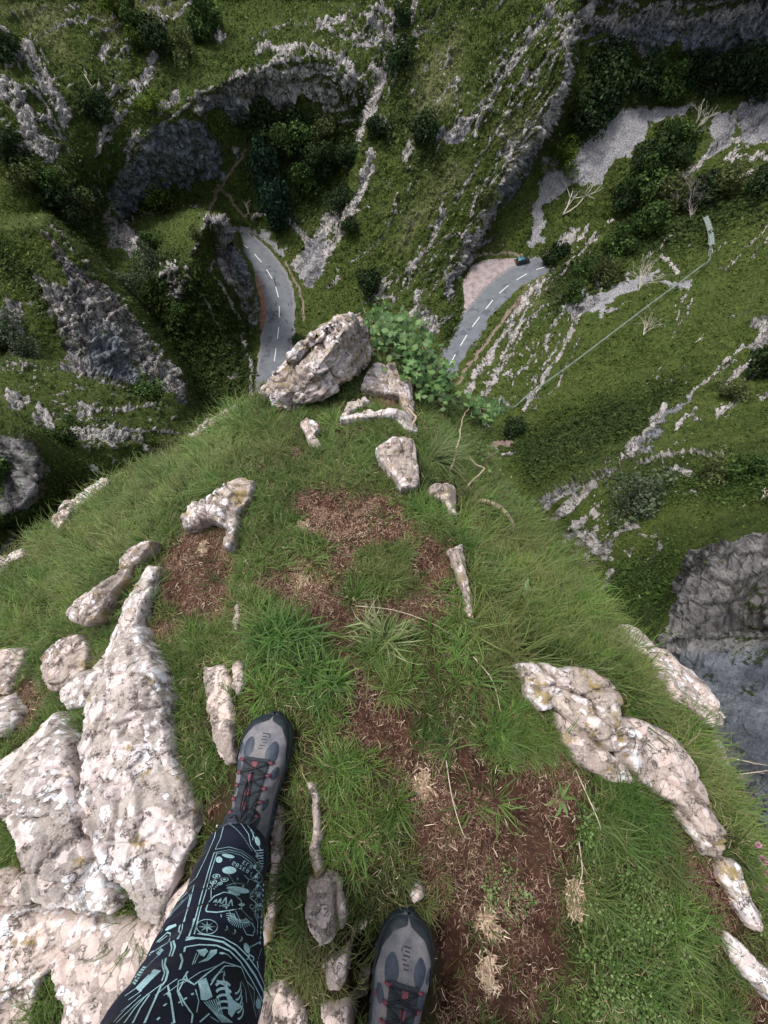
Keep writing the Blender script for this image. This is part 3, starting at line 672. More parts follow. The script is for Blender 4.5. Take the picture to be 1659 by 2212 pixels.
t.bsdf(c, .95, t.noise(p, 6, 4), .5, .05, .1); M['gravel'] = t.m
t = NT('kerb_gravel'); p = t.pos()
c = t.mix(t.ramp(t.noise(p, 2, 6, .75), [(.4, 0.0), (.6, 1.0)]), (.13, .13, .14), (.30, .28, .28))
t.bsdf(c, .95, t.noise(p, 6, 4), .5, .05, .1); M['kerb'] = t.m
simple('road_paint', (.72, .72, .70), .6)
simple('tyre_mark', (.028, .03, .033), .7)
def catmull(P, n=12):
    P = [np.array(p, float) for p in P]; P = [2 * P[0] - P[1]] + P + [2 * P[-1] - P[-2]]
    out = []
    for i in range(1, len(P) - 2):
        for k in range(n):
            s = k / n; a, b, c_, d = P[i - 1:i + 3]
            out.append(.5 * ((2 * b) + (-a + c_) * s + (2 * a - 5 * b + 4 * c_ - d) * s * s + (-a + 3 * b - 3 * c_ + d) * s ** 3))
    out.append(P[-2]); return np.array(out)
left_line = [(450, 520), (485, 516), (515, 522), (545, 544), (573, 578), (594, 615), (603, 655), (602, 710), (594, 770), (586, 840)]
right_line = [(966, 800), (1003, 733), (1032, 690), (1078, 634), (1120, 602), (1160, 582), (1215, 566), (1260, 552)]
hid = [(590, 900), (690, 985), (810, 1005), (905, 940)]
cl = catmull([at_z(a, b, RZ)[:2] for a, b in left_line + hid + right_line], 14)
def ribbon(line, w, z, name, mat, off=0.0, i0=0, i1=None, hw_noise=0):
    L = line[i0:i1]; T = np.gradient(L, axis=0); T /= np.linalg.norm(T, axis=1)[:, None]
    N = np.stack([-T[:, 1], T[:, 0]], -1)
    ks = np.linspace(-1, 1, 5)
    V = []
    for k in ks:
        e = 1 + (hw_noise * fbm(np.stack([L[:, 0] * .6, L[:, 1] * .6, L[:, 0] * 0 + k], -1), 3, 3) if abs(k) == 1 else 0)
        pt = L + N * (np.asarray(off) + w * k * e)[..., None] if np.ndim(off) else L + N * ((off + w * k) * np.ones(len(L)) * e)[:, None]
        V.append(np.concatenate([pt, np.full((len(L), 1), z)], 1))
    V = np.stack(V, 0)
    return V, grid_quads(len(ks), len(L))
V, Q = ribbon(cl, 4.4, RZ + .03, '', None, hw_noise=.10)
me = mesh_np('verge', V, Q); tag(link('road_shoulder', me, M['kerb']), kind='structure')
V, Q = ribbon(cl, 3.65, RZ + .055, '', None, hw_noise=.015)
me = mesh_np('road', V, Q); tag(link('road', me, M['asphalt']), kind='structure')
seg = np.linalg.norm(np.diff(cl, axis=0), axis=1); s_acc = np.concatenate([[0], np.cumsum(seg)])
def along(s):
    return np.array([np.interp(s, s_acc, cl[:, 0]), np.interp(s, s_acc, cl[:, 1])])
mk = MB(); s = 2.0
while s < s_acc[-1] - 4:
    a, b = along(s), along(s + 4.0); d = (b - a) / np.linalg.norm(b - a); n_ = np.array([-d[1], d[0]]) * .11
    V = [(*(a - n_), RZ + .066), (*(b - n_), RZ + .066), (*(b + n_), RZ + .066), (*(a + n_), RZ + .066)]
    mk.add(V, [(0, 1, 2, 3)]); s += 7.2
tag(mk.build('road_marking', M['road_paint']), kind='structure')
# dark skid and tar marks on the left-hand arm
mk = MB()
for q in [[(592, 600), (597, 622), (601, 640)], [(596, 672), (605, 676), (612, 684)], [(590, 680), (602, 684), (608, 678)], [(572, 582), (580, 576), (586, 574)], [(594, 662), (599, 650)], [(586, 690), (592, 684)], [(622, 655), (625, 662)], [(616, 690), (622, 698)]]:
    P3 = [at_z(a, b, RZ + .064) for a, b in q]
    for a, b in zip(P3[:-1], P3[1:]):
        d = (b - a).normalized(); n_ = Vector((-d.y, d.x, 0)) * random.uniform(.12, .3)
        mk.add([a - n_, b - n_ * .5, b + n_ * .5, a + n_], [(0, 1, 2, 3)])
tag(mk.build('tar_marks', M['tyre_mark']), kind='structure')
vpoly = [(545, 585), (556, 596), (566, 618), (573, 650), (574, 690), (566, 712), (560, 705), (562, 660), (556, 625)]
bm = bmesh.new(); vs = [bm.verts.new(at_z(a, b, RZ + .12)) for a, b in [tuple(q) for q in catmull(vpoly + vpoly[:1], 3)[:-1]]]
f = bm.faces.new(vs); f.normal_update()
if f.normal.z < 0: f.normal_flip()
bmesh.ops.triangulate(bm, faces=bm.faces); me = bpy.data.meshes.new('verge'); bm.to_mesh(me); bm.free()
simple('bare_verge', (.24, .135, .095), .95, .1, .8, .3, obj=False)
tag(link('earth_verge', me, M['bare_verge']), kind='structure')
bm = bmesh.new(); vs = [bm.verts.new((at_z(a, b, RZ + .018))) for a, b in [tuple(q) for q in catmull(layby_poly + layby_poly[:1], 3)[:-1]]]
f = bm.faces.new(vs); f.normal_update()
if f.normal.z < 0: f.normal_flip()
bmesh.ops.triangulate(bm, faces=bm.faces); me = bpy.data.meshes.new('layby'); bm.to_mesh(me); bm.free()
tag(link('gravel_layby', me, M['gravel']), kind='structure')

# ------------------------------------------------------------------ the ledge underfoot
OUTLINE = [(-260, 1250), (-120, 1225), (0, 1212), (60, 1180), (125, 1125), (180, 1075), (238, 1045), (300, 1000), (370, 965), (440, 935), (520, 882), (560, 862), (575, 830), (640, 790), (720, 740), (800, 712), (850, 720), (900, 780), (950, 830), (1030, 880), (1062, 920), (1060, 1000), (1090, 1060),
           (1135, 1110), (1200, 1180), (1265, 1240), (1300, 1320), (1330, 1362), (1420, 1400), (1500, 1475), (1533, 1545), (1560, 1640), (1580, 1750), (1640, 1850), (1720, 1960), (1800, 2080), (1900, 2690), (-300, 2690)]
LL = [
    [(560, 862, -.64), (575, 830, -.66), (640, 790, -.66), (720, 740, -.64), (800, 712, -.64), (850, 720, -.66), (900, 780, -.68), (1030, 880, -.9), (1062, 920, -.98), (1060, 1000, -.95), (1135, 1110, -.88), (1265, 1240, -.8), (1300, 1320, -.72), (1330, 1362, -.62),
     (1420, 1400, -.55), (1500, 1475, -.5), (1533, 1545, -.45), (1560, 1640, -.45), (1580, 1750, -.5), (1640, 1850, -.5), (1720, 1960, -.5), (1900, 2480, -.5)],
    [(560, 862, -.64), (520, 882, -.72), (440, 935, -.85), (300, 1000, -1.0), (238, 1045, -1.05), (125, 1125, -1.1), (0, 1212, -1.15), (-260, 1250, -1.2)],
    [(760, 800, -.52), (830, 900, -.46), (880, 980, -.38), (900, 1050, -.34)], [(660, 930, -.5), (700, 1050, -.36), (550, 1040, -.42), (400, 1110, -.5), (330, 1200, -.46), (240, 1290, -.5), (170, 1350, -.52)],
    [(180, 1400, -.45), (110, 1430, -.5), (0, 1500, -.5), (-200, 1500, -.6)], [(100, 1300, -.78), (250, 1150, -.8), (400, 1000, -.78)],
    [(960, 1060, -.38), (985, 1190, -.26), (1015, 1340, -.16), (1120, 1430, -.12)], [(1030, 1060, -.6), (1100, 1200, -.5), (1200, 1340, -.4)],
    [(1130, 1430, -.12), (1270, 1440, -.16), (1330, 1510, -.17), (1345, 1550, -.15), (1500, 1660, -.16), (1550, 1790, -.16), (1625, 1990, -.14), (1690, 2100, -.12), (1800, 2400, -.1)],
    [(1360, 1450, -.3), (1480, 1560, -.3), (1560, 1740, -.36)],
    [(700, 1300, -.16), (500, 1300, -.22)], [(600, 1450, -.04), (830, 1500, -.03), (1000, 1500, -.06)], [(520, 1560, 0), (600, 1650, 0), (600, 1790, 0)],
    [(870, 1800, 0), (1100, 1800, -.02), (1400, 1800, -.06)], [(680, 1900, .02), (700, 2050, .03)], [(780, 2000, 0), (880, 2000, 0), (870, 2480, 0)], [(1100, 2100, 0), (1400, 2150, -.03)],
    [(320, 1450, -.16), (300, 1700, -.05), (330, 1900, -.05)], [(100, 1700, -.12), (0, 1780, -.14)], [(130, 2050, -.04), (300, 2100, -.02), (0, 2200, -.08)], [(-260, 1900, -.2)],
    [(600, 2150, -.01)], [(-260, 2480, -.1), (829, 2480, 0), (1900, 2480, -.2)],
]
LU0, LU1, LV0, LV1 = -280, 1920, 680, 2720
lw_ = solve_field(LU0, LU1, LV0, LV1, 6.0, LL, 400)
LS = 4.0
lnu = int((LU1 - LU0) / LS) + 1; lnv = int((LV1 - LV0) / LS) + 1
LX, LY = np.meshgrid(LU0 + np.arange(lnu) * LS, LV0 + np.arange(lnv) * LS)
lp = pos_from_w(LX, LY, lw_(LX, LY))
ln_ = grid_normals(lp)
if ln_[..., 2].mean() < 0: ln_ = -ln_
SOIL = [
    [(690, 1375), (760, 1380), (790, 1440), (800, 1495), (745, 1505), (730, 1440)], [(890, 1140), (960, 1180), (975, 1270), (930, 1275), (880, 1200)], [(700, 1180), (790, 1175), (770, 1230), (710, 1235)], [(880, 1580), (960, 1560), (1040, 1600), (1060, 1680), (900, 1690)], [(1150, 1640), (1235, 1620), (1260, 1700), (1240, 1790), (1200, 1720)],
    [(625, 1075), (690, 1050), (760, 1065), (830, 1085), (900, 1115), (905, 1155), (830, 1185), (780, 1180), (720, 1170), (640, 1130)],
    [(395, 1150), (480, 1140), (500, 1170), (505, 1210), (510, 1280), (490, 1350), (420, 1330), (360, 1310), (335, 1250), (350, 1200)],
    [(540, 1245), (640, 1205), (700, 1235), (760, 1290), (850, 1300), (970, 1265), (985, 1335), (900, 1370), (800, 1340), (755, 1380), (690, 1385), (650, 1320), (590, 1290)],
    [(735, 1500), (800, 1488), (870, 1520), (882, 1600), (890, 1650), (860, 1690), (810, 1645), (750, 1600)],
    [(880, 1660), (960, 1650), (1000, 1700), (1080, 1690), (1150, 1640), (1200, 1700), (1235, 1850), (1200, 1900), (1250, 2000), (1200, 2120), (1180, 2212), (960, 2250), (945, 2000), (915, 1930), (895, 1850), (860, 1750)],
    [(1455, 1810), (1530, 1830), (1580, 1950), (1600, 2050), (1570, 2060), (1500, 1960), (1460, 1880)], [(1590, 2100), (1700, 2180), (1700, 2300), (1620, 2230), (1570, 2120)],
    [(30, 1490), (110, 1480), (120, 1530), (60, 1580), (30, 1560)], [(330, 1340), (395, 1350), (390, 1400), (340, 1390)], [(800, 845), (870, 850), (865, 895), (810, 900), (785, 870)],
    [(500, 950), (560, 950), (555, 985), (510, 985)], [(640, 955), (665, 950), (665, 985), (635, 980)], [(1000, 1480), (1060, 1500), (1050, 1560), (1000, 1540)],
    [(580, 2010), (650, 2020), (640, 2080), (585, 2060)], [(420, 1720), (470, 1740), (450, 1800), (420, 1790)],
]
def lzone(polys, soft=10, X=None, Y=None, wob_=0):
    X = LX if X is None else X; Y = LY if Y is None else Y
    if wob_:
        wp = np.stack([X * .02, Y * .02, X * 0], -1); X = X + fbm(wp, 3, 4) * wob_; Y = Y + fbm(wp, 3, 14) * wob_
    out = np.zeros(X.shape)
    for p in polys: out = np.maximum(out, smooth(soft, -soft, sdf_poly(X, Y, p)))
    return out
soilm = lzone(SOIL, 12, wob_=22)
HOLES = [([(760, 2000), (800, 1990), (820, 2040), (815, 2110), (800, 2212), (770, 2212), (765, 2120)], .11), ([(560, 1790), (600, 1720), (640, 1790), (610, 1900), (580, 1960)], .035), ([(945, 2000), (985, 1960), (1000, 2100), (960, 2200)], .03), ([(635, 950), (665, 950), (660, 985)], .03)]
lq = lp + ln_ * ((fbm(lp * 4, 2, 90) * .030 * smooth(0, -160, sdf_poly(LX, LY, [(380, 1480), (1000, 1450), (1010, 2480), (380, 2480)]) * -1) + fbm(lp * 9, 4, 91) * .016 + fbm(lp * 55, 3, 93) * .005) - .012 * soilm)[..., None]
for hp, hd in HOLES: lq[..., 2] -= lzone([hp], 14) * hd
inside = sdf_poly(LX + fbm(lp * 5, 4, 95) * 26, LY + fbm(lp * 5, 4, 96) * 22, OUTLINE) < 0
keep = inside[:-1, :-1] & inside[1:, :-1] & inside[1:, 1:] & inside[:-1, 1:]
quads = grid_quads(lnv, lnu, keep)[:, ::-1]
# skirt: the ledge is the top of a rock column
ed = {}
for k in range(4):
    for a, b in quads[:, [k, (k + 1) % 4]]:
        if (b, a) in ed: del ed[(b, a)]
        else: ed[(a, b)] = 1
ed = np.array(list(ed.keys()))
used = np.unique(quads); remap = np.full(lnu * lnv, -1); remap[used] = np.arange(len(used))
V = lq.reshape(-1, 3)[used]; quads = remap[quads]; ed = remap[ed]
bv = np.unique(ed); layers = [.05, .25, .8, 2.0, 5.0, 12, 30, 45]
cen = np.array([0, -.2])
allV = [V]; prev = np.full(len(V), -1); prev[bv] = bv; Qs = [quads]; off = len(V)
for i, dz in enumerate(layers):
    nb = V[bv].copy(); nb[:, 2] -= dz
    pull = min(.04 + .02 * i, .18); nb[:, :2] += (cen - nb[:, :2]) * pull
    nb += (fbm(nb * 2.2, 3, 5)[:, None] * (V[bv] - np.append(cen, 0)) * np.array([1, 1, 0])) * .04
    cur = np.full(len(V), -1); cur[bv] = off + np.arange(len(bv))
    Qs.append(np.stack([prev[ed[:, 1]], prev[ed[:, 0]], cur[ed[:, 0]], cur[ed[:, 1]]], -1))
    allV.append(nb); off += len(bv); prev = cur
me = mesh_np('ledge', np.concatenate(allV), np.concatenate(Qs))
nV = len(me.vertices); mm = np.zeros((nV, 3)); mm[:len(V), 1] = 1 - soilm.reshape(-1)[used]; mm[len(V) + len(bv):, 0] = 1
set_col(me, 'm1', mm)
ledge = link('ground', me, M['ledge']); tag(ledge, kind='structure')
def lsurf(px, py, lift=0.0):
    i = np.clip(((np.asarray(px, float) - LU0) / LS).round().astype(int), 0, lnu - 1); j = np.clip(((np.asarray(py, float) - LV0) / LS).round().astype(int), 0, lnv - 1)
    w = lw_(px, py)
    p = pos_from_w(px, py, w) + (lq[j, i] - lp[j, i])
    return p + ln_[j, i] * lift

def ledge_z(x, y, z0=-.2):
    z = np.full(np.shape(x), float(z0))
    for _ in range(9):
        D = y * ST + (CZ - z) * CT; up = (y * CT - (CZ - z) * ST) / D
        p_ = lsurf(W0 / 2 + F * x / D, H0 / 2 - F * up)
        z = z * .35 + .65 * p_[..., 2]
    return z
# ------------------------------------------------------------------ limestone blocks on the ledge
def rock_block(poly, h, mat, label, name='limestone_rock', tiltd=(0, 0), edge=.03, rough=1.0, group=None, res=.0042, seed=0, cracks=(), lift=0.0, grow=.003):
    h = h * 1.25
    P = np.array(poly, float)
    c3 = lsurf(P[:, 0], P[:, 1]); c3[:, 2] += lift
    cen = c3.mean(0); A = np.c_[c3[:, 0] - cen[0], c3[:, 1] - cen[1], np.ones(len(c3))]
    co = np.linalg.lstsq(A, c3[:, 2] - cen[2], rcond=None)[0]
    # footprint, pulled in slightly for the height of the block, edges broken up
    xy = c3[:, :2] - cen[:2]
    camxy = -cen[:2]; Hc = CZ - cen[2]
    xy = (xy + cen[:2]) * (1 - .20 * h / Hc) - cen[:2]
    dense = []
    for i in range(len(xy)):
        a, b = xy[i], xy[(i + 1) % len(xy)]; n = max(1, int(np.linalg.norm(b - a) / .007))
        for k in range(n): dense.append(a + (b - a) * k / n)
    dense = np.array(dense)
    q = np.c_[dense + seed * 3.1, dense[:, :1] * 0]
    dense = dense + np.stack([fbm(q * 22, 4, 5 + seed, .65), fbm(q * 22, 4, 25 + seed, .65)], -1) * .010
    lo = dense.min(0) - res * 2; hi = dense.max(0) + res * 2
    gx = np.arange(lo[0], hi[0], res); gy = np.arange(lo[1], hi[1], res)
    X, Y = np.meshgrid(gx, gy)
    sd = sdf_poly(X, Y, dense)
    sd = sd - grow
    ins = sd < 0
    q = np.stack([X + cen[0], Y + cen[1], np.full(X.shape, seed * 1.7)], -1)
    prof = np.clip(-sd / (edge * .20), 0, 1) ** .8 * .80 + smooth(0, edge * 1.4, -sd) * .20
    # chiselled top: lowest of a few tilted planes, bedding steps, pits
    rr_ = np.random.default_rng(seed + 900); ext = max(hi - lo)
    fac = np.full(X.shape, 1.0)
    for _ in range(9):
        c0 = (rr_.random(2) - .5) * ext * .9; g = rr_.normal(0, 1, 2); g /= np.linalg.norm(g); sl = rr_.uniform(.6, 2.2) / max(ext, .12)
        fac = np.minimum(fac, 1.0 - sl * ((X - c0[0]) * g[0] + (Y - c0[1]) * g[1]) * .8 - .02)
    fac = np.clip(fac, .42, 1)
    # joint blocks: plateaux at slightly different heights with clean breaks, stretched along the slab
    cov = np.cov((dense - dense.mean(0)).T); ev, evec = np.linalg.eigh(cov); axl = evec[:, 1]
    al = X * axl[0] + Y * axl[1]; ac = -X * axl[1] + Y * axl[0]
    wx = fbm(q * 9, 3, 170 + seed) * .020; wy = fbm(q * 9, 3, 171 + seed) * .020
    cb, cp1, ct = cells(np.stack([(al + wx) * 7.5 + seed, (ac + wy) * 12], -1), 180 + seed)
    cb2, cp2, ct2 = cells(np.stack([(al + wx) * 21 + seed, (ac + wy) * 32], -1), 190 + seed)
    rg = min(h, .06) * rough
    tf = fbm(q * 5.5, 5, 105 + seed, .55) * 3.2 + fac * 1.2; tl_ = np.floor(tf) + smooth(.86, 1.0, tf % 1.0)   # broken-off beds with sharp ragged edges
    ter = tl_ - tl_[ins].mean() if ins.any() else tl_ * 0
    top = h * (.34 + .66 * fac) + rg * (ter * .20 + cp1 * .12 + ct * .14 + cp2 * .06 + ct2 * .11 - .32 * smooth(.09, 0, cb) - .05 * smooth(.12, 0, cb2) + fbm(q * 14, 4, 120 + seed, .5) * .10) + fbm(q * 95, 3, 140) * .0010
    top = np.maximum(top, h * .5)
    for cp, cw, cd in cracks:
        cc = lsurf(np.array([a for a, b in cp], float), np.array([b for a, b in cp], float))[:, :2] - cen[:2]
        dl = sdf_line(X + fbm(q * 25, 3, 7) * .008, Y + fbm(q * 25, 3, 8) * .008, cc)
        top = np.maximum(top - cd * np.exp(-(dl / (cw * .8)) ** 2), -.002)
    base_z = ledge_z(X + cen[0], Y + cen[1], cen[2]) - cen[2] + lift
    Z = base_z + prof * top
    Z = Z + (tiltd[0] * X + tiltd[1] * Y) * prof
    # drop the rim below the turf
    edgec = ~ins
    near = ins.copy()
    nbm = np.zeros_like(ins)
    nbm[1:] |= ins[:-1]; nbm[:-1] |= ins[1:]; nbm[:, 1:] |= ins[:, :-1]; nbm[:, :-1] |= ins[:, 1:]; nbm[1:, 1:] |= ins[:-1, :-1]; nbm[:-1, :-1] |= ins[1:, 1:]; nbm[1:, :-1] |= ins[:-1, 1:]; nbm[:-1, 1:] |= ins[1:, :-1]
    rim = edgec & nbm
    gyv, gxv = np.gradient(sd, res)
    X2 = np.where(rim, X - gxv * sd, X); Y2 = np.where(rim, Y - gyv * sd, Y)
    Z = np.where(rim, base_z - .035, Z)
    ok = ins | rim
    keep = ok[:-1, :-1] & ok[1:, :-1] & ok[1:, 1:] & ok[:-1, 1:]
    Vv = np.stack([X2, Y2, Z], -1)
    # horizontal roughness so that side faces are not extruded
    dn = np.stack([fbm(Vv * 18 + seed, 4, 150), fbm(Vv * 18 + seed, 4, 160)], -1) * .010 * (1 - prof)[..., None]
    Vv[..., :2] += dn
    quads = grid_quads(len(gy), len(gx), keep)
    if not len(quads): return None
    used = np.unique(quads); rm = np.full(X.size, -1); rm[used] = np.arange(len(used))
    me = mesh_np(name, Vv.reshape(-1, 3)[used], rm[quads])
    o = link(name, me, M[mat]); o.location = cen
    tag(o, label, 'rock', group)
    return o
ROCKS = [
 # poly, height, mat, label, kwargs
 ([(782, 838), (800, 800), (812, 790), (850, 793), (862, 815), (890, 826), (893, 870), (885, 885), (872, 858), (845, 850), (812, 846)], .07, 'tip_rock', 'pale wedge shaped limestone block beside the tall boulder, in front of the ivy', dict(seed=2, grow=.008, cracks=[([(835, 795), (845, 850)], .006, .02)])),
 ([(735, 905), (748, 870), (790, 862), (800, 872), (765, 892), (742, 908)], .05, 'lichen_rock', 'small flat white stone left of the bare red soil pocket', dict(seed=3)),
 ([(733, 908), (800, 893), (812, 903), (880, 898), (893, 905), (902, 942), (868, 938), (850, 918), (800, 912), (735, 916)], .06, 'lichen_rock', 'long flat pale slab below the pocket of bare red soil', dict(seed=4)),
 ([(862, 846), (874, 838), (894, 850), (898, 892), (884, 906), (870, 886)], .06, 'bare_rock', 'small upright brownish block at the right end of the red soil pocket', dict(seed=41)),
 ([(648, 915), (668, 909), (692, 928), (680, 945), (697, 965), (690, 978), (666, 962), (658, 935)], .06, 'bare_rock', 'small crooked grey rock poking from grass behind the tall boulder', dict(seed=5)),
 ([(815, 985), (848, 962), (888, 964), (895, 1000), (902, 1052), (868, 1060), (845, 1030), (822, 1005)], .09, 'tip_rock', 'white triangular lichen covered rock standing in grass above the straw patch', dict(seed=6, grow=.006)),
 ([(922, 1062), (940, 1050), (976, 1058), (982, 1085), (985, 1125), (970, 1118), (950, 1085), (925, 1080)], .06, 'bare_rock', 'small broken grey rock beside the twisted root', dict(seed=7)),
 ([(968, 1190), (992, 1183), (1000, 1240), (1012, 1290), (1018, 1338), (1004, 1326), (990, 1270), (975, 1225)], .05, 'bare_rock', 'narrow pale rock rib along the right rim of the turf', dict(seed=8, edge=.02)),
 ([(400, 1128), (420, 1092), (455, 1083), (490, 1062), (530, 1035), (550, 1042), (538, 1080), (515, 1112), (512, 1150), (500, 1186), (484, 1180), (492, 1140), (465, 1132), (430, 1142), (404, 1142)], .09, 'tip_rock', 'cracked and layered grey rock curving round a red soil pocket', dict(seed=9, grow=.006, rough=1.6, cracks=[([(435, 1090), (440, 1140)], .005, .03), ([(455, 1085), (462, 1135)], .004, .03), ([(470, 1080), (500, 1090)], .004, .03), ([(485, 1075), (490, 1110)], .004, .02)])),
 ([(122, 1128), (150, 1090), (200, 1055), (240, 1040), (245, 1052), (200, 1078), (160, 1110), (135, 1140)], .08, 'lichen_rock_warm', 'smooth pinkish rock at the far left rim of the grass bank', dict(seed=10, grow=.014)),
 ([(172, 1328), (195, 1292), (240, 1262), (272, 1248), (275, 1215), (300, 1190), (345, 1178), (325, 1205), (298, 1228), (290, 1262), (262, 1300), (228, 1345), (200, 1352), (180, 1345)], .12, 'tip_rock', 'angular white topped rock on the turf edge above the big left slab', dict(seed=11, grow=.008, cracks=[([(275, 1240), (300, 1235)], .008, .05)])),
 ([(300, 1290), (332, 1228), (345, 1232), (334, 1290), (312, 1355), (338, 1410), (358, 1450), (368, 1510), (366, 1570), (376, 1640), (402, 1700), (420, 1740), (422, 1800), (400, 1850), (372, 1930), (345, 1982), (315, 1965), (290, 1912), (238, 1862), (222, 1795), (194, 1722), (198, 1660), (192, 1600), (204, 1558), (200, 1520), (158, 1524), (140, 1492), (165, 1458), (215, 1450), (245, 1420), (272, 1345)], .085, 'lichen_rock', 'large pale lichen crusted slab left of the forward boot', dict(seed=12, grow=.012, edge=.045, cracks=[([(300, 1580), (345, 1600), (400, 1720)], .004, .015), ([(380, 1760), (415, 1840)], .006, .02)])),
 ([(0, 1662), (62, 1612), (128, 1540), (150, 1560), (170, 1592), (172, 1660), (190, 1745), (214, 1830), (238, 1900), (262, 1955), (200, 1962), (130, 1945), (80, 1925), (86, 1840), (48, 1758), (0, 1742), (-60, 1740), (-60, 1690)], .09, 'lichen_rock', 'broad white lichen covered slab at the left edge, left of a grass strip', dict(seed=13, grow=.012, edge=.05)),
 ([(-80, 1975), (20, 1958), (100, 1958), (210, 1975), (262, 1985), (330, 2000), (345, 2060), (305, 2100), (300, 2180), (290, 2300), (160, 2300), (150, 2150), (125, 2080), (100, 2100), (85, 2212), (70, 2320), (-80, 2320)], .06, 'lichen_rock_warm', 'peach and white lichen covered rock spreading across the bottom left corner', dict(seed=14, edge=.05, cracks=[([(90, 2040), (150, 2030), (170, 2060)], .008, .02)])),
 ([(-60, 1885), (10, 1880), (60, 1895), (80, 1930), (70, 1952), (0, 1955), (-60, 1960)], .05, 'bare_rock', 'brownish weathered rock at the left edge between two lichen covered slabs', dict(seed=15)),
 ([(300, 2010), (345, 1995), (372, 1930), (400, 1900), (460, 1900), (470, 2100), (440, 2300), (300, 2300), (310, 2110)], .05, 'lichen_rock_warm', 'pitted pinkish rock half hidden behind the patterned trouser leg', dict(seed=16)),
 ([(445, 1442), (482, 1432), (500, 1470), (500, 1520), (512, 1590), (516, 1645), (490, 1655), (474, 1600), (456, 1560), (448, 1500)], .045, 'lichen_rock_warm', 'elongated pale rock sunk in turf just left of the boot toe', dict(seed=17, edge=.02)),
 ([(503, 1450), (515, 1430), (532, 1440), (532, 1480), (515, 1505), (504, 1490)], .045, 'bare_rock', 'rounded grey cobble touching the dark green tuft above the boot', dict(seed=18, edge=.02)),
 ([(668, 1690), (684, 1690), (690, 1760), (692, 1830), (700, 1880), (680, 1900), (672, 1860), (676, 1780)], .045, 'bare_rock', 'thin grey rock rib showing through turf between the two boots', dict(seed=19, edge=.015)),
 ([(668, 1905), (705, 1890), (738, 1908), (752, 1960), (745, 2000), (722, 2026), (690, 2034), (668, 1995), (664, 1950)], .045, 'lichen_rock_warm', 'club shaped weathered rock midway between the boots', dict(seed=20, edge=.025, cracks=[([(722, 1900), (728, 1960), (735, 2010)], .005, .03)])),
 ([(700, 2082), (745, 2060), (775, 2010), (792, 1990), (785, 2030), (762, 2090), (742, 2130), (716, 2128)], .05, 'lichen_rock_warm', 'cream hooked rock just left of the rear boot toe', dict(seed=21, edge=.02)),
 ([(692, 2172), (740, 2160), (790, 2164), (792, 2240), (720, 2250), (705, 2205)], .05, 'lichen_rock_warm', 'pale rock at the bottom edge left of the rear boot', dict(seed=22, edge=.025)),
 ([(884, 1925), (905, 1908), (918, 1930), (895, 1945)], .03, 'bare_rock', 'tiny pointed pinkish stone just above the rear boot toe', dict(seed=23, edge=.015)),
 ([(575, 1850), (586, 1760), (600, 1740), (610, 1790), (592, 1880), (596, 1960), (590, 2030), (570, 2040)], .04, 'bare_rock', 'brown rock sliver against the right side of the trouser leg', dict(seed=24, edge=.02)),
 ([(560, 2140), (610, 2125), (660, 2180), (670, 2300), (560, 2300)], .05, 'lichen_rock_warm', 'pale rock at the bottom edge right of the trouser leg', dict(seed=25, edge=.03)),
 ([(1112, 1440), (1150, 1428), (1200, 1440), (1268, 1442), (1300, 1470), (1325, 1505), (1334, 1545), (1310, 1590), (1300, 1612), (1270, 1590), (1240, 1560), (1220, 1545), (1190, 1520), (1160, 1530), (1138, 1500), (1135, 1470)], .08, 'tip_rock', 'white blocky rock split by dark cracks on the right of the turf', dict(seed=26, grow=.009, rough=1.3, cracks=[([(1165, 1430), (1200, 1480), (1250, 1500), (1290, 1560)], .005, .05), ([(1215, 1440), (1240, 1500)], .004, .03), ([(1140, 1480), (1200, 1480)], .004, .03), ([(1250, 1500), (1300, 1480)], .004, .03), ([(1170, 1510), (1220, 1480)], .004, .02)])),
 ([(1205, 1545), (1240, 1568), (1300, 1618), (1340, 1555), (1370, 1552), (1440, 1585), (1490, 1650), (1518, 1700), (1528, 1740), (1545, 1790), (1515, 1800), (1490, 1780), (1470, 1735), (1420, 1700), (1380, 1680), (1300, 1680), (1250, 1650), (1215, 1600)], .08, 'bare_rock', 'long brownish rock with a deep cross shaped crack on the right rim', dict(seed=27, grow=.009, rough=1.3, cracks=[([(1290, 1600), (1320, 1630), (1350, 1590)], .006, .06), ([(1320, 1625), (1370, 1680)], .006, .05), ([(1250, 1570), (1320, 1630)], .006, .06), ([(1470, 1690), (1520, 1740)], .005, .04)])),
 ([(1312, 1358), (1345, 1352), (1372, 1366), (1390, 1392), (1430, 1408), (1470, 1440), (1505, 1475), (1530, 1520), (1536, 1560), (1515, 1560), (1480, 1528), (1440, 1500), (1410, 1465), (1390, 1420), (1340, 1400)], .10, 'lichen_rock_warm', 'cream weathered rock forming the outer right rim above the cliff', dict(seed=28, grow=.010)),
 ([(1462, 1745), (1490, 1780), (1520, 1800), (1545, 1800), (1550, 1840), (1540, 1850), (1505, 1838), (1480, 1800)], .05, 'tip_rock', 'white tongue shaped rock below the long brownish one', dict(seed=29, edge=.02)),
 ([(1548, 1850), (1575, 1862), (1598, 1920), (1625, 1965), (1632, 2000), (1608, 1998), (1580, 1950), (1555, 1905)], .05, 'tip_rock', 'pale jagged rock strip along the lower right rim', dict(seed=30, edge=.02)),
 ([(1570, 2010), (1600, 2030), (1640, 2080), (1690, 2130), (1700, 2190), (1650, 2150), (1610, 2110), (1580, 2060)], .05, 'lichen_rock', 'grey and white rock sloping out at the lower right edge', dict(seed=31, edge=.02)),
 ([(102, 1412), (140, 1385), (190, 1370), (200, 1390), (188, 1440), (160, 1480), (125, 1500), (106, 1470)], .06, 'bare_rock', 'buff rounded rock under grass above the broad left slab', dict(seed=32)),
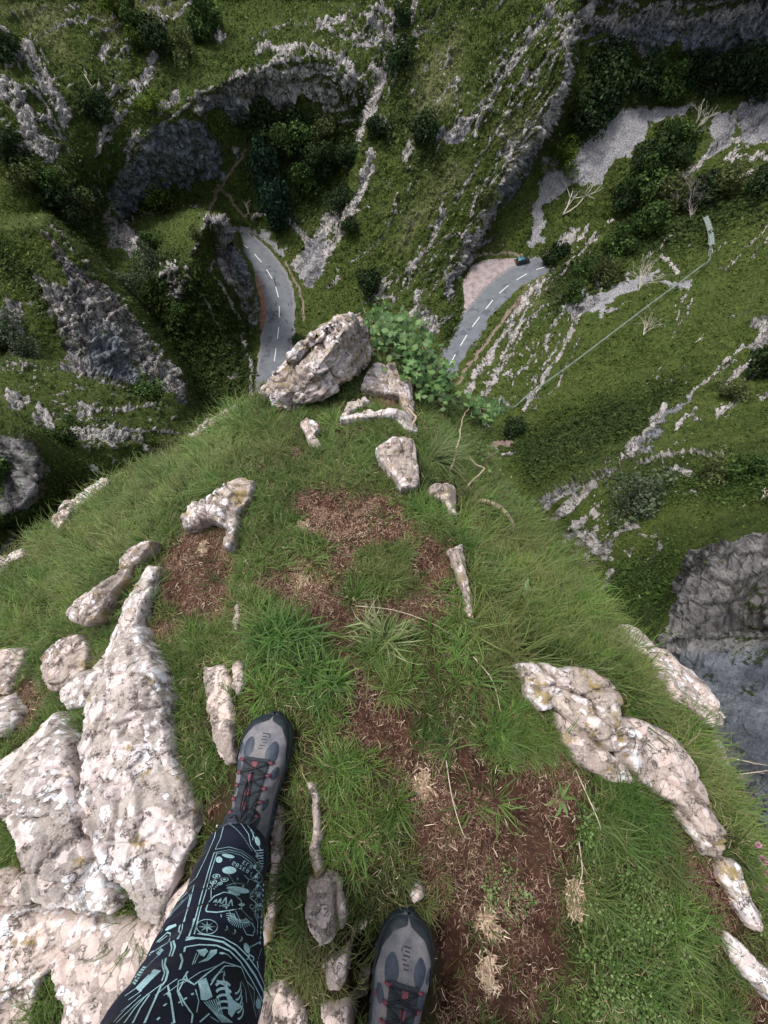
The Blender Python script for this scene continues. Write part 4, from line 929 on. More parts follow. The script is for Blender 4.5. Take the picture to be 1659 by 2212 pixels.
 ([(-60, 1412), (20, 1396), (55, 1392), (48, 1430), (30, 1470), (20, 1500), (-60, 1500)], .06, 'lichen_rock_warm', 'cream rock at the left edge, upper of two', dict(seed=33)),
 ([(-60, 1510), (30, 1500), (48, 1540), (25, 1600), (-60, 1610)], .06, 'lichen_rock', 'whitish rock at the left edge, lower of two', dict(seed=34)),
 ([(-60, 1225), (0, 1208), (60, 1186), (66, 1200), (30, 1225), (0, 1260), (-60, 1270)], .07, 'tip_rock', 'grey white rock on the outermost left rim beside the drop', dict(seed=35)),
 ([(405, 945), (445, 915), (520, 875), (525, 886), (480, 912), (440, 940)], .05, 'bare_rock', 'low pinkish rock on the left rim leading up to the tall boulder', dict(seed=36, edge=.02)),
 ([(1530, 1590), (1545, 1600), (1560, 1650), (1552, 1660), (1538, 1630)], .05, 'lichen_rock', 'small pale rock tooth on the outer rim beside the bent grass', dict(seed=37, edge=.015)),
 ([(505, 1310), (514, 1290), (524, 1340), (516, 1372), (506, 1350)], .03, 'bare_rock', 'narrow grey stone between the red soil and the dark green tuft', dict(seed=38, edge=.015)),
]
for poly, h, mat, label, kw in ROCKS: rock_block(poly, h, mat, label, **kw)

# the tall boulder on the very tip: a slanting blade of limestone
def tip_boulder():
    # cross sections along its length, each a ring of surveyed bearings with heights
    base = lsurf(np.array([600.]), np.array([860.]))[0]
    secs = []
    def P(px, py, z): return np.array(at_z(px, py, z))
    rows = [  # left rim, crest left, groove, crest right, right rim, right foot  (bearing, bearing, height)
        [(556, 848, -.66), (560, 842, -.58), (570, 850, -.55), (582, 858, -.56), (596, 878, -.58), (604, 890, -.68)],
        [(572, 826, -.66), (580, 818, -.52), (600, 832, -.49), (618, 850, -.47), (640, 878, -.52), (645, 890, -.68)],
        [(598, 806, -.66), (606, 796, -.44), (632, 806, -.43), (650, 830, -.39), (690, 862, -.46), (690, 878, -.68)],
        [(630, 780, -.66), (640, 762, -.36), (662, 774, -.37), (684, 796, -.31), (722, 836, -.42), (726, 852, -.68)],
        [(662, 752, -.68), (672, 732, -.29), (690, 742, -.31), (712, 760, -.24), (756, 800, -.40), (762, 818, -.70)],
        [(694, 722, -.72), (700, 704, -.24), (716, 712, -.25), (738, 722, -.18), (782, 778, -.42), (790, 800, -.72)],
        [(716, 710, -.76), (722, 692, -.21), (738, 694, -.19), (754, 700, -.16), (796, 756, -.44), (803, 775, -.76)],
        [(735, 702, -.8), (744, 684, -.21), (756, 683, -.19), (768, 690, -.18), (798, 735, -.46), (806, 750, -.8)],
        [(752, 700, -.85), (758, 688, -.30), (766, 686, -.30), (774, 694, -.30), (792, 724, -.5), (798, 735, -.85)],
    ]
    G = np.array([[P(*q) for q in r] for r in rows])
    # bicubic-ish upsample
    def up(A, n):
        m = A.shape[0]; t_ = np.linspace(0, m - 1, (m - 1) * n + 1); i = np.clip(t_.astype(int), 0, m - 2); f = (t_ - i)
        f = f.reshape((-1,) + (1,) * (A.ndim - 1))
        return A[i] * (1 - f) + A[i + 1] * f
    G = up(G, 18); G = np.swapaxes(up(np.swapaxes(G, 0, 1), 26), 0, 1)
    n = grid_normals(G)
    if n[..., 2].mean() < 0: n = -n
    k = np.ones(G.shape[:2]); k[:, 0] = k[:, -1] = 0
    axd = (G[-1].mean(0) - G[0].mean(0)); axd /= np.linalg.norm(axd); e2 = np.cross(axd, [0, 0, 1.0]); e2 /= np.linalg.norm(e2); e3 = np.cross(axd, e2)
    Gw = G + np.stack([fbm(G * 8, 3, 221), fbm(G * 8, 3, 222), fbm(G * 8, 3, 223)], -1) * .03
    lc_ = np.stack([Gw @ axd * 4.0, Gw @ e2 * 11, Gw @ e3 * 9], -1)
    cb, cp1, ct = cells(lc_, 231); cb2, cp2, ct2 = cells(lc_ * 2.7, 232)
    stepn = cp1 * 1.2 + ct * 1.6 + cp2 * .45 + ct2 * .8 - 1.5 * smooth(.10, 0, cb) - .5 * smooth(.1, 0, cb2)
    G = G + n * ((stepn * .017 + fbm(G * 30, 4, 212, .65) * .006 + fbm(G * 90, 2, 214) * .0015))[..., None]
    nv_, nu_ = G.shape[:2]
    V = list(G.reshape(-1, 3)); Q = [tuple(q) for q in grid_quads(nv_, nu_)]
    # close ends with a fan down to the ground
    T = []
    for row in (0, nv_ - 1):
        ids = [row * nu_ + i for i in range(nu_)]; c = G[row].mean(0); c[2] = G[row][:, 2].min() - .05; V.append(c); ci = len(V) - 1
        T += [(ci, a, b) if row else (ci, b, a) for a, b in zip(ids[:-1], ids[1:])]
    V = np.array(V); cen = V.mean(0); V = V - cen
    me = mesh_np('limestone_boulder', V, Q, T)
    bm = bmesh.new(); bm.from_mesh(me); bmesh.ops.recalc_face_normals(bm, faces=bm.faces); bm.to_mesh(me); bm.free()
    o = link('limestone_boulder', me, M['tip_rock']); o.location = cen
    tag(o, 'tall slanting white and ochre boulder at the very tip of the ledge above the road', 'rock')
tip_boulder()

# ------------------------------------------------------------------ grass and ground litter
def blades(roots, az, L, wid, e0, bend, col, twist=None, seg=3):
    """arching tapered blades; returns verts, quads, tris, colours"""
    n = len(roots); m = seg
    t = np.linspace(0, 1, m + 1)
    e = e0[:, None] - bend[:, None] * t[None]
    ds = (L / m)[:, None]
    hx = np.concatenate([np.zeros((n, 1)), np.cumsum(np.cos(e[:, :-1]) * ds, 1)], 1)
    hz = np.concatenate([np.zeros((n, 1)), np.cumsum(np.sin(e[:, :-1]) * ds, 1)], 1)
    tw = az[:, None] + (twist[:, None] if twist is not None else 0) * t[None] ** 2
    dx = np.cos(tw); dy = np.sin(tw)
    C = np.stack([roots[:, 0:1] + dx * hx, roots[:, 1:2] + dy * hx, roots[:, 2:3] + hz], -1)
    side = np.stack([-dy, dx, np.zeros_like(dx)], -1)
    wprof = (1 - t ** 2.2) * .5
    wv_ = side * (wid[:, None] * wprof[None])[..., None]
    A = C - wv_; B = C + wv_
    V = np.concatenate([np.stack([A[:, :-1], B[:, :-1]], 2).reshape(n, -1, 3), C[:, -1:]], 1)   # 2*m + 1 per blade
    k = 2 * m + 1; base = np.arange(n)[:, None] * k
    Q = np.concatenate([np.stack([base + 2 * i, base + 2 * i + 1, base + 2 * i + 3, base + 2 * i + 2], -1) for i in range(m - 1)], 1).reshape(-1, 4)
    T = np.stack([base + 2 * (m - 1), base + 2 * (m - 1) + 1, base + 2 * m], -1).reshape(-1, 3)
    tt = np.concatenate([np.repeat(t[:-1], 2), [1.0]])
    c = col[:, None, :] * np.ones((1, k, 1))
    tip = np.array([.30, .27, .10]); root = np.array([.30, .27, .13])
    f = (tt ** 4)[None, :, None] * .35
    c = c * (1 - f) + tip * f
    return V.reshape(-1, 3), Q, T, c.reshape(-1, 3)
def blade_obj(name, parts, mat='blade', parent=None):
    o = 0; V = []; Q = []; T = []; C = []
    for v, q, t, c in parts:
        V.append(v); Q.append(q + o); T.append(t + o); C.append(c); o += len(v)
    me = mesh_np(name, np.concatenate(V), np.concatenate(Q), np.concatenate(T), False)
    set_col(me, 'Col', np.concatenate(C))
    return link(name, me, M[mat], parent)
def mixc(pal, n, jit=.18):
    pal = np.array(pal); i = rng.integers(0, len(pal), n); j = rng.integers(0, len(pal), n); f = rng.random((n, 1))
    return np.clip((pal[i] * f + pal[j] * (1 - f)) * (1 + jit * rng.standard_normal((n, 1))), .003, 1)
GREEN = [(.075, .135, .022), (.10, .17, .03), (.125, .195, .04), (.055, .105, .02), (.15, .21, .06)]
LUSH = [(.05, .13, .022), (.075, .165, .028), (.10, .20, .038), (.04, .10, .025)]
OLIVE = [(.15, .17, .05), (.19, .20, .075), (.23, .22, .10), (.12, .16, .045)]
STRAW = [(.38, .30, .18), (.30, .22, .13), (.46, .38, .26), (.24, .16, .10)]
rock_polys = [r[0] for r in ROCKS] + [[(560, 850), (600, 800), (700, 700), (760, 685), (800, 740), (800, 790), (720, 850), (610, 888)]]
BOOT_ZONE = [[(515, 1620), (530, 1570), (560, 1545), (600, 1545), (628, 1575), (636, 1640), (620, 1700), (595, 1790), (500, 1800), (440, 1790), (490, 1720)],
             [(815, 2040), (840, 1985), (880, 1960), (925, 1975), (945, 2040), (945, 2110), (920, 2250), (790, 2250)]]
# masks on the ledge lattice
rockm = lzone(rock_polys, 5); bootm = lzone(BOOT_ZONE, 6)
LONG = [[(-260, 1250), (0, 1215), (240, 1050), (520, 885), (600, 890), (560, 960), (520, 1040), (400, 1080), (330, 1160), (270, 1210), (170, 1320), (100, 1390), (-260, 1390)],
        [(1000, 1080), (1060, 1060), (1135, 1110), (1265, 1240), (1330, 1362), (1370, 1420), (1330, 1450), (1130, 1430), (1030, 1360), (1010, 1250), (990, 1150)], [(1340, 1420), (1480, 1540), (1540, 1600), (1620, 1900), (1560, 1830), (1540, 1740), (1500, 1660), (1340, 1550)]]
TUSS = [[(520, 1260), (600, 1300), (690, 1350), (740, 1430), (740, 1500), (640, 1540), (540, 1520), (515, 1400)], [(1265, 1700), (1360, 1690), (1460, 1740), (1470, 1830), (1380, 1850), (1270, 1800)], [(1110, 1560), (1180, 1540), (1210, 1640), (1160, 1680), (1110, 1640)]]
SHORT = [[(690, 1700), (830, 1700), (930, 1860), (900, 1920), (850, 1990), (760, 1990), (740, 1900), (690, 1880)], [(370, 1480), (440, 1480), (480, 1650), (500, 1740), (430, 1720), (380, 1650)]]
CLOVER = [[(1265, 1900), (1350, 1860), (1420, 1900), (1480, 1990), (1500, 2100), (1440, 2200), (1330, 2230), (1260, 2180), (1255, 2000)], [(1050, 1870), (1120, 1850), (1140, 1950), (1110, 2020), (1060, 1990)], [(1240, 1750), (1280, 1740), (1300, 1860), (1260, 1880)], [(1640, 1760), (1700, 1800), (1700, 2100), (1640, 2000)]]
SPILL = [[(230, 1470), (280, 1340), (320, 1270), (300, 1400)], [(175, 1560), (200, 1540), (200, 1720), (260, 1900), (290, 1950), (240, 1900), (190, 1750)], [(-60, 1750), (45, 1760), (80, 1850), (60, 1890), (-60, 1880)], [(90, 2100), (125, 2090), (150, 2170), (150, 2250), (85, 2250)], [(255, 1960), (330, 1985), (360, 2040), (320, 2110), (290, 2060)]]
longm = lzone(LONG, 25, wob_=20); tussm = lzone(TUSS, 20, wob_=12); clom = lzone(CLOVER, 12, wob_=25); shortm = lzone(SHORT, 20)
dirt2 = smooth(.25, .5, fbm(lp * 11, 4, 301))      # small bare flecks
def lat(a, px, py):
    i = np.clip(((px - LU0) / LS).round().astype(int), 0, lnu - 1); j = np.clip(((py - LV0) / LS).round().astype(int), 0, lnv - 1); return a[j, i]
u_ = np.gradient(lp, axis=1); v_ = np.gradient(lp, axis=0)
area = np.linalg.norm(np.cross(u_, v_), axis=-1) * inside * (LY < 2560) * (LX > -130) * (LX < 1790)
def scatter(dens, weight):
    """dens roots per square metre times weight lattice"""
    wgt = (area * np.clip(weight, 0, None)).ravel(); tot = wgt.sum(); n = int(tot * dens)
    idx = rng.choice(wgt.size, n, p=wgt / tot)
    px = LX.ravel()[idx] + (rng.random(n) - .5) * LS; py = LY.ravel()[idx] + (rng.random(n) - .5) * LS
    return px, py, lsurf(px, py)
def rim_dir(p):
    """outward / downhill direction"""
    return np.arctan2(p[:, 1] + .3, p[:, 0])
holem = lzone([h_[0] for h_ in HOLES], 10)
free = (1 - rockm) * (1 - bootm) * (1 - .85 * holem)
# tufts: many blades from one crown
def tufts(dens, weight, per, Lr, spread, wid, pal, e0r, bendr, name=None, downhill=0.0):
    px, py, c = scatter(dens, weight)
    n = len(c); k = per
    az0 = rng.random(n) * 6.28
    az = (az0[:, None] + (rng.random((n, k)) - .5) * 6.28).ravel()
    r = np.repeat(c, k, 0); rr = rng.random(n * k) ** .5 * spread
    roots = r + np.stack([np.cos(az) * rr, np.sin(az) * rr, np.full(n * k, -.004)], -1)
    if downhill:
        da = rim_dir(r); vx = np.cos(az) + downhill * np.cos(da); vy = np.sin(az) + downhill * np.sin(da); az = np.arctan2(vy, vx)
    sz = np.repeat(.6 + .8 * rng.random(n), k)
    L = rng.uniform(*Lr, n * k) * sz
    tint = np.repeat(1 + .20 * rng.standard_normal((n, 1)), k, 0) * (1 + .75 * fbm(r * 9, 3, 341))[:, None]
    dry = (smooth(.0, .55, fbm(r * 6.5, 3, 343)) * .5)[:, None]
    col = np.clip(mixc(pal, n, .08).repeat(k, 0) * .5 + mixc(pal, n * k, .2) * .5, .004, 1) * np.clip(tint, .4, 1.7)
    col = col * (1 - dry) + np.array([.20, .19, .075]) * dry
    return blades(roots, az, L, wid * (.7 + .6 * rng.random(n * k)), rng.uniform(*e0r, n * k), rng.uniform(*bendr, n * k), col, rng.normal(0, .35, n * k))
dens_ = .62 + .62 * smooth(-.35, .35, fbm(lp * 7, 3, 305))            # thick and thin places
soft_soil = np.clip(soilm * (1.35 + .9 * fbm(lp * 14, 4, 306)), 0, 1)
wgrass = free * (1 - .97 * soft_soil) * (1 - .2 * clom) * (1 - .35 * dirt2 * (1 - longm)) * dens_
turf = [
    tufts(1900, wgrass * (1 - longm), 15, (.016, .040), .010, .0014, GREEN, (.3, 1.25), (.3, 1.5)),
    tufts(760, wgrass * (1 - longm), 28, (.030, .068), .014, .0019, GREEN[:4] + LUSH[:2], (.25, 1.3), (.5, 1.8)),
    tufts(1000, wgrass * (1 - longm), 9, (.02, .05), .010, .0014, OLIVE, (.2, 1.1), (.3, 1.5)),
    tufts(190, wgrass * (1 - longm) * (1 - .6 * shortm), 22, (.055, .10), .016, .0029, LUSH + GREEN[2:], (.3, 1.3), (.6, 2.0)),
    tufts(1500, wgrass * longm, 12, (.04, .10), .014, .0022, [(.13, .21, .035), (.17, .25, .05), (.08, .15, .025), (.21, .24, .08)], (.3, 1.2), (.5, 1.7), downhill=.25),
    tufts(330, wgrass * longm, 18, (.07, .15), .022, .0032, LUSH + GREEN[2:3] + [(.16, .26, .05)], (.4, 1.35), (.6, 2.0), downhill=.3),
    tufts(520, wgrass * longm, 7, (.05, .12), .02, .0013, STRAW[:3] + OLIVE, (.3, 1.2), (.4, 1.6), downhill=.7),
    tufts(420, free * soilm * smooth(.05, .3, fbm(lp * 9, 3, 308)), 9, (.014, .038), .010, .0013, GREEN + OLIVE, (.3, 1.2), (.3, 1.4)),
    tufts(300, lzone(SPILL, 12) * (1 - rockm * .6), 16, (.04, .085), .014, .0019, GREEN, (.4, 1.3), (.5, 1.8)),
]
# blades that lean over the edges of the stones
edgem = smooth(.02, .35, rockm) * smooth(.98, .6, rockm) * (1 - bootm)
turf.append(tufts(1500, edgem * dens_, 9, (.025, .06), .008, .0015, GREEN + OLIVE[:1], (.5, 1.3), (.3, 1.5)))
tag(blade_obj('turf_grass', turf), kind='stuff')
# dead moss and straw over the bare soil, and scattered through the turf
def litter(dens, weight, Lr, wid, pal, lift=.004):
    px, py, c = scatter(dens, weight); n = len(c)
    return blades(c + np.array([0, 0, 1]) * (rng.random((n, 1)) * lift + .0015), rng.random(n) * 6.28, rng.uniform(*Lr, n), wid * (.6 + .8 * rng.random(n)), rng.uniform(-.1, .5, n), rng.uniform(.1, 1.0, n), mixc(pal, n, .25), rng.normal(0, .8, n))
pinkstraw = [(.24, .14, .10), (.14, .075, .055), (.38, .26, .19), (.08, .042, .03), (.18, .10, .07), (.11, .055, .04)]
paleS = lzone([[(640, 1080), (760, 1065), (900, 1115), (900, 1155), (780, 1180), (660, 1140)], [(880, 1640), (935, 1640), (960, 1720), (900, 1720)], [(640, 1210), (700, 1220), (690, 1280), (630, 1260)]], 30, wob_=30)
clump = smooth(-.25, .4, fbm(lp * 16, 4, 321)); clump2 = smooth(.05, .45, fbm(lp * 10, 4, 322))
lit = [
    litter(52000, free * soft_soil * (.25 + clump), (.005, .020), .0012, pinkstraw, .008),
    litter(9000, free * soft_soil * clump2, (.006, .022), .0014, [(.36, .25, .17), (.28, .19, .13), (.44, .33, .24)], .010),
    litter(24000, free * soilm * paleS * (.3 + clump), (.007, .018), .0013, [(.42, .28, .19), (.32, .20, .14), (.48, .35, .26)], .010),
    litter(5200, free * (1 - soilm) * clump2, (.010, .035), .0012, STRAW, .02),
    litter(700, free * (1 - soilm), (.010, .04), .0012, STRAW, .03),
    litter(500, free * soilm, (.012, .034), .0017, [(.5, .40, .28), (.58, .48, .36)], .008),
]
tag(blade_obj('dead_grass_litter', lit, 'straw'), kind='stuff')
# clover-like ground cover: small rounded leaflets
def leaflets(c, size, pal, tilt=.5, lift=.0, up=None, sides=5, asp=1.0):
    n = len(c)
    az = rng.random(n) * 6.28; tl = rng.normal(0, tilt, n)
    ax = np.stack([np.cos(az), np.sin(az), np.sin(tl) * .8], -1); ax /= np.linalg.norm(ax, axis=1)[:, None]
    nz = np.array([0, 0, 1.0]) + rng.normal(0, .35, (n, 3)); bxx = np.cross(nz, ax); bxx /= np.linalg.norm(bxx, axis=1)[:, None]
    shp = np.array([(math.cos(a), math.sin(a)) for a in np.linspace(0, 2 * math.pi, sides, endpoint=False)])
    s = size * (.6 + .8 * rng.random(n))
    V = c[:, None] + (ax[:, None] * shp[None, :, :1] * asp + bxx[:, None] * shp[None, :, 1:]) * s[:, None, None]
    V[..., 2] += lift
    cc = c + np.cross(ax, bxx) * 0
    V = np.concatenate([V, c[:, None] + np.array([0, 0, 1.0]) * (lift - .12 * s[:, None, None])], 1)
    k = sides + 1; b = np.arange(n)[:, None] * k
    T = np.concatenate([np.stack([b + i, b + (i + 1) % sides, b + sides], -1) for i in range(sides)], 1).reshape(-1, 3)
    return V.reshape(-1, 3), np.zeros((0, 4), int), T, np.repeat(mixc(pal, n, .2), k, 0)
clo_soft = np.clip(clom * (1 + 1.2 * fbm(lp * 12, 4, 331)), 0, 1)
px, py, c = scatter(40000, free * clo_soft * (1 - .6 * dirt2))
c = c + np.stack([0 * px, 0 * px, rng.random(len(px)) * .020 * (1 + .8 * fbm(c * 18, 2, 332)) + .003], -1)
tag(blade_obj('ground_cover_herbs', [leaflets(c, .0026, [(.12, .20, .05), (.16, .25, .07), (.085, .15, .04), (.20, .28, .10)], .6)], 'leaf'), kind='stuff')

# ---- distinct tufts and plants
def tuft_thing(name, px, py, n, Lr, wid, pal, e0r, bendr, label, cat='grass tuft', spread=.03, group=None, cone=None, lift=0, seg=4):
    c = lsurf(np.array([px], float), np.array([py], float))[0]
    az = rng.random(n) * 6.28 if cone is None else rng.normal(cone[0], cone[1], n)
    rr = rng.random(n) ** .5 * spread; ra = rng.random(n) * 6.28
    roots = np.stack([np.cos(ra) * rr, np.sin(ra) * rr, np.zeros(n) - .005 + lift], -1)
    p_ = blades(roots, az, rng.uniform(*Lr, n), wid * (.6 + .7 * rng.random(n)), rng.uniform(*e0r, n), rng.uniform(*bendr, n), mixc(pal, n, .2), rng.normal(0, .4, n), seg=seg)
    o = blade_obj(name, [p_]); o.location = c
    tag(o, label, cat, group)
    return o
tuft_thing('grass_tuft', 615, 1400, 520, (.07, .17), .0042, LUSH, (.3, 1.4), (.8, 2.2), 'large dark green tuft of broad blades drooping over the forward boot toe', spread=.075, seg=6)
tuft_thing('grass_tuft', 690, 1470, 200, (.06, .13), .004, LUSH, (.3, 1.4), (.8, 2.2), 'smaller dark broad bladed tuft right of the boot toe', spread=.05, seg=6)
tuft_thing('grass_tuft', 830, 1385, 150, (.07, .16), .0040, [(.20, .26, .10), (.14, .22, .07), (.28, .30, .15), (.10, .18, .05)], (.15, 1.1), (.3, 1.3), 'pale green star shaped tuft with wide radiating blades on bare soil', spread=.02, seg=5)
tuft_thing('grass_tuft', 795, 1345, 26, (.05, .10), .0045, [(.25, .33, .15), (.45, .42, .28)], (.3, 1.2), (.2, .9), 'small bleached tuft just above the pale star shaped one', spread=.01)
tuft_thing('grass_tuft', 1355, 1775, 900, (.05, .11), .0019, [(.03, .085, .012), (.05, .12, .018), (.07, .15, .025)], (.3, 1.35), (.6, 1.9), 'dense dark green fine tussock below the cracked rim rock', spread=.07, seg=5)
tuft_thing('grass_tuft', 1155, 1610, 480, (.04, .09), .0017, GREEN, (.3, 1.35), (.5, 1.8), 'fine green tussock left of the split brownish rim rock', spread=.045, seg=4)
tuft_thing('grass_tuft', 930, 1590, 360, (.03, .075), .0016, [(.03, .08, .015), (.05, .12, .02)], (.3, 1.35), (.5, 1.8), 'small round dark green tussock right of the brown soil patch', spread=.04)
tuft_thing('grass_tuft', 535, 920, 300, (.06, .13), .0036, [(.10, .19, .035), (.14, .24, .05), (.07, .15, .03)], (.3, 1.3), (.6, 1.9), 'bright green broad bladed tuft at the foot of the tall boulder', spread=.05, seg=5)
tuft_thing('grass_tuft', 560, 880, 40, (.10, .18), .0022, [(.09, .15, .04), (.16, .2, .07)], (.9, 1.5), (.2, .8), 'thin upright grass stems at the left base of the tall boulder', spread=.03, seg=5)
tuft_thing('grass_tuft', 925, 1000, 130, (.12, .26), .0034, [(.08, .14, .045), (.12, .18, .07), (.2, .22, .1)], (.3, 1.3), (.5, 1.5), 'long arching sedge tuft beside the white triangular rock', spread=.03, cone=(.35, .75), seg=6)
tuft_thing('grass_tuft', 975, 1620, 14, (.06, .12), .0036, [(.14, .24, .06)], (.3, 1.2), (.3, 1.0), 'sparse upright broad blades above the cream dead moss clump', spread=.012, seg=5)
tuft_thing('grass_tuft', 180, 1590, 110, (.05, .12), .0026, [(.08, .15, .025), (.05, .11, .02)], (.3, 1.3), (.5, 1.7), 'green tuft hanging over the big left slab from the crack above', spread=.03, cone=(-.9, .9), seg=5)
tuft_thing('grass_tuft', 300, 2010, 140, (.05, .12), .0024, [(.10, .16, .03), (.06, .12, .02)], (.3, 1.2), (.5, 1.6), 'green tuft spreading over rock left of the trouser knee', spread=.03, cone=(-1.6, .7), seg=5)
tuft_thing('grass_tuft', 105, 2150, 160, (.05, .11), .0024, GREEN, (.3, 1.3), (.5, 1.7), 'green tuft in a hollow of the bottom left rock', spread=.05, seg=5)
tuft_thing('grass_tuft', 350, 1175, 46, (.03, .06), .005, [(.10, .17, .06), (.13, .2, .08)], (.1, .8), (.1, .8), 'small pale leafy rosette beside the curved cracked rock', 'plant', spread=.008)
tuft_thing('leafy_rosette', 1205, 1730, 9, (.035, .06), .010, [(.12, .22, .06), (.16, .27, .09)], (.1, .8), (.1, .7), 'light green broad leaved rosette on soil left of the dense tussock', 'plant', spread=.004)
tuft_thing('leafy_rosette', 810, 975, 7, (.04, .08), .011, [(.14, .24, .07)], (.2, .8), (.1, .7), 'light green broad leaf left of the white triangular rock', 'plant', spread=.006)
tuft_thing('leafy_rosette', 1118, 1290, 5, (.05, .08), .018, [(.14, .26, .10), (.18, .3, .13)], (.2, .9), (.1, .7), 'pair of pale broad leaves in the long grass of the right bank', 'plant', spread=.01)
for (a, b, lab) in [(915, 1690, 'cream clump of dead moss on soil right of the short green turf'), (1055, 2110, 'tan clump of dead moss right of the rear boot'), (1230, 1930, 'pale dead moss strands along the edge of the clover patch'), (430, 1185, 'pale straw coloured dead tuft inside the curved rock'), (660, 1140, 'bleached dead grass tuft on the left side of the straw patch'), (655, 1250, 'pinkish dead grass tuft in the middle of the turf'), (1060, 2000, 'small tan dead clump just right of the rear boot toe')]:
    c = lsurf(np.array([a], float), np.array([b], float))[0]
    n = 260; k_ = 3; hub = np.stack([rng.normal(0, .007, k_), (np.arange(k_) - 1) * .018 + rng.normal(0, .004, k_)], -1); hi_ = rng.integers(0, k_, n)
    roots = np.concatenate([hub[hi_] + rng.normal(0, .009, (n, 2)), rng.random((n, 1)) * .008 + .001], 1)
    o = blade_obj('dead_moss', [blades(roots, rng.normal(-1.2, 1.3, n), rng.uniform(.006, .019, n), .0030 * (.6 + .7 * rng.random(n)), rng.uniform(-.1, .7, n), rng.uniform(0, .9, n), mixc([(.50, .39, .27), (.60, .48, .36), (.36, .24, .17), (.28, .17, .12)], n, .15))], 'straw')
    o.location = c; tag(o, lab, 'dead moss')
# dry stalks lying about
simple('stalk', (.50, .42, .32), .7, .2, 60, .3)
STK = [([(965, 1640), (975, 1720), (1000, 1795), (1020, 1812)], 'straight pale straw stalk lying below the cream moss clump'), ([(768, 1302), (850, 1315), (930, 1345), (990, 1385)], 'pale curved straw stalk across the soil above the star shaped tuft'),
       ([(1240, 1810), (1240, 1870), (1232, 1930)], 'dry stalk standing upright by the clover patch'), ([(1020, 1420), (1060, 1470), (1080, 1540)], 'dry bent straw left of the split white rock'), ([(1130, 1225), (1200, 1235), (1300, 1258)], 'seeding grass stalk arching out over the drop on the right'),
       ([(1240, 1660), (1268, 1760), (1290, 1800)], 'thin dry stalk running beside the brownish cracked rock'), ([(1570, 1635), (1620, 1645), (1680, 1655)], 'bare twig sticking out beyond the right rim rocks'), ([(1585, 1670), (1640, 1660), (1690, 1655)], 'second bare twig below the first beyond the right rim')]
for pts, lab in STK:
    A = np.array(pts, float); c = lsurf(A[:, 0], A[:, 1]); c[:, 2] += .012 + .02 * np.sin(np.linspace(0, 3.1, len(c)))
    cm = catmull(list(c), 8); off = cm[0].copy()
    mb = MB().tube(cm - off, list(np.linspace(.0016, .0007, len(cm))), 6)
    k = len(cm) // 3; d = cm[k] - cm[k - 1]; d /= np.linalg.norm(d)
    mb.tube([cm[k] - off, cm[k] - off + (d + np.array([.5, -.4, .3])) * .014], .0006, 5)
    o = mb.build('straw_stalk', M['stalk']); o.location = off; tag(o, lab, 'stalk')

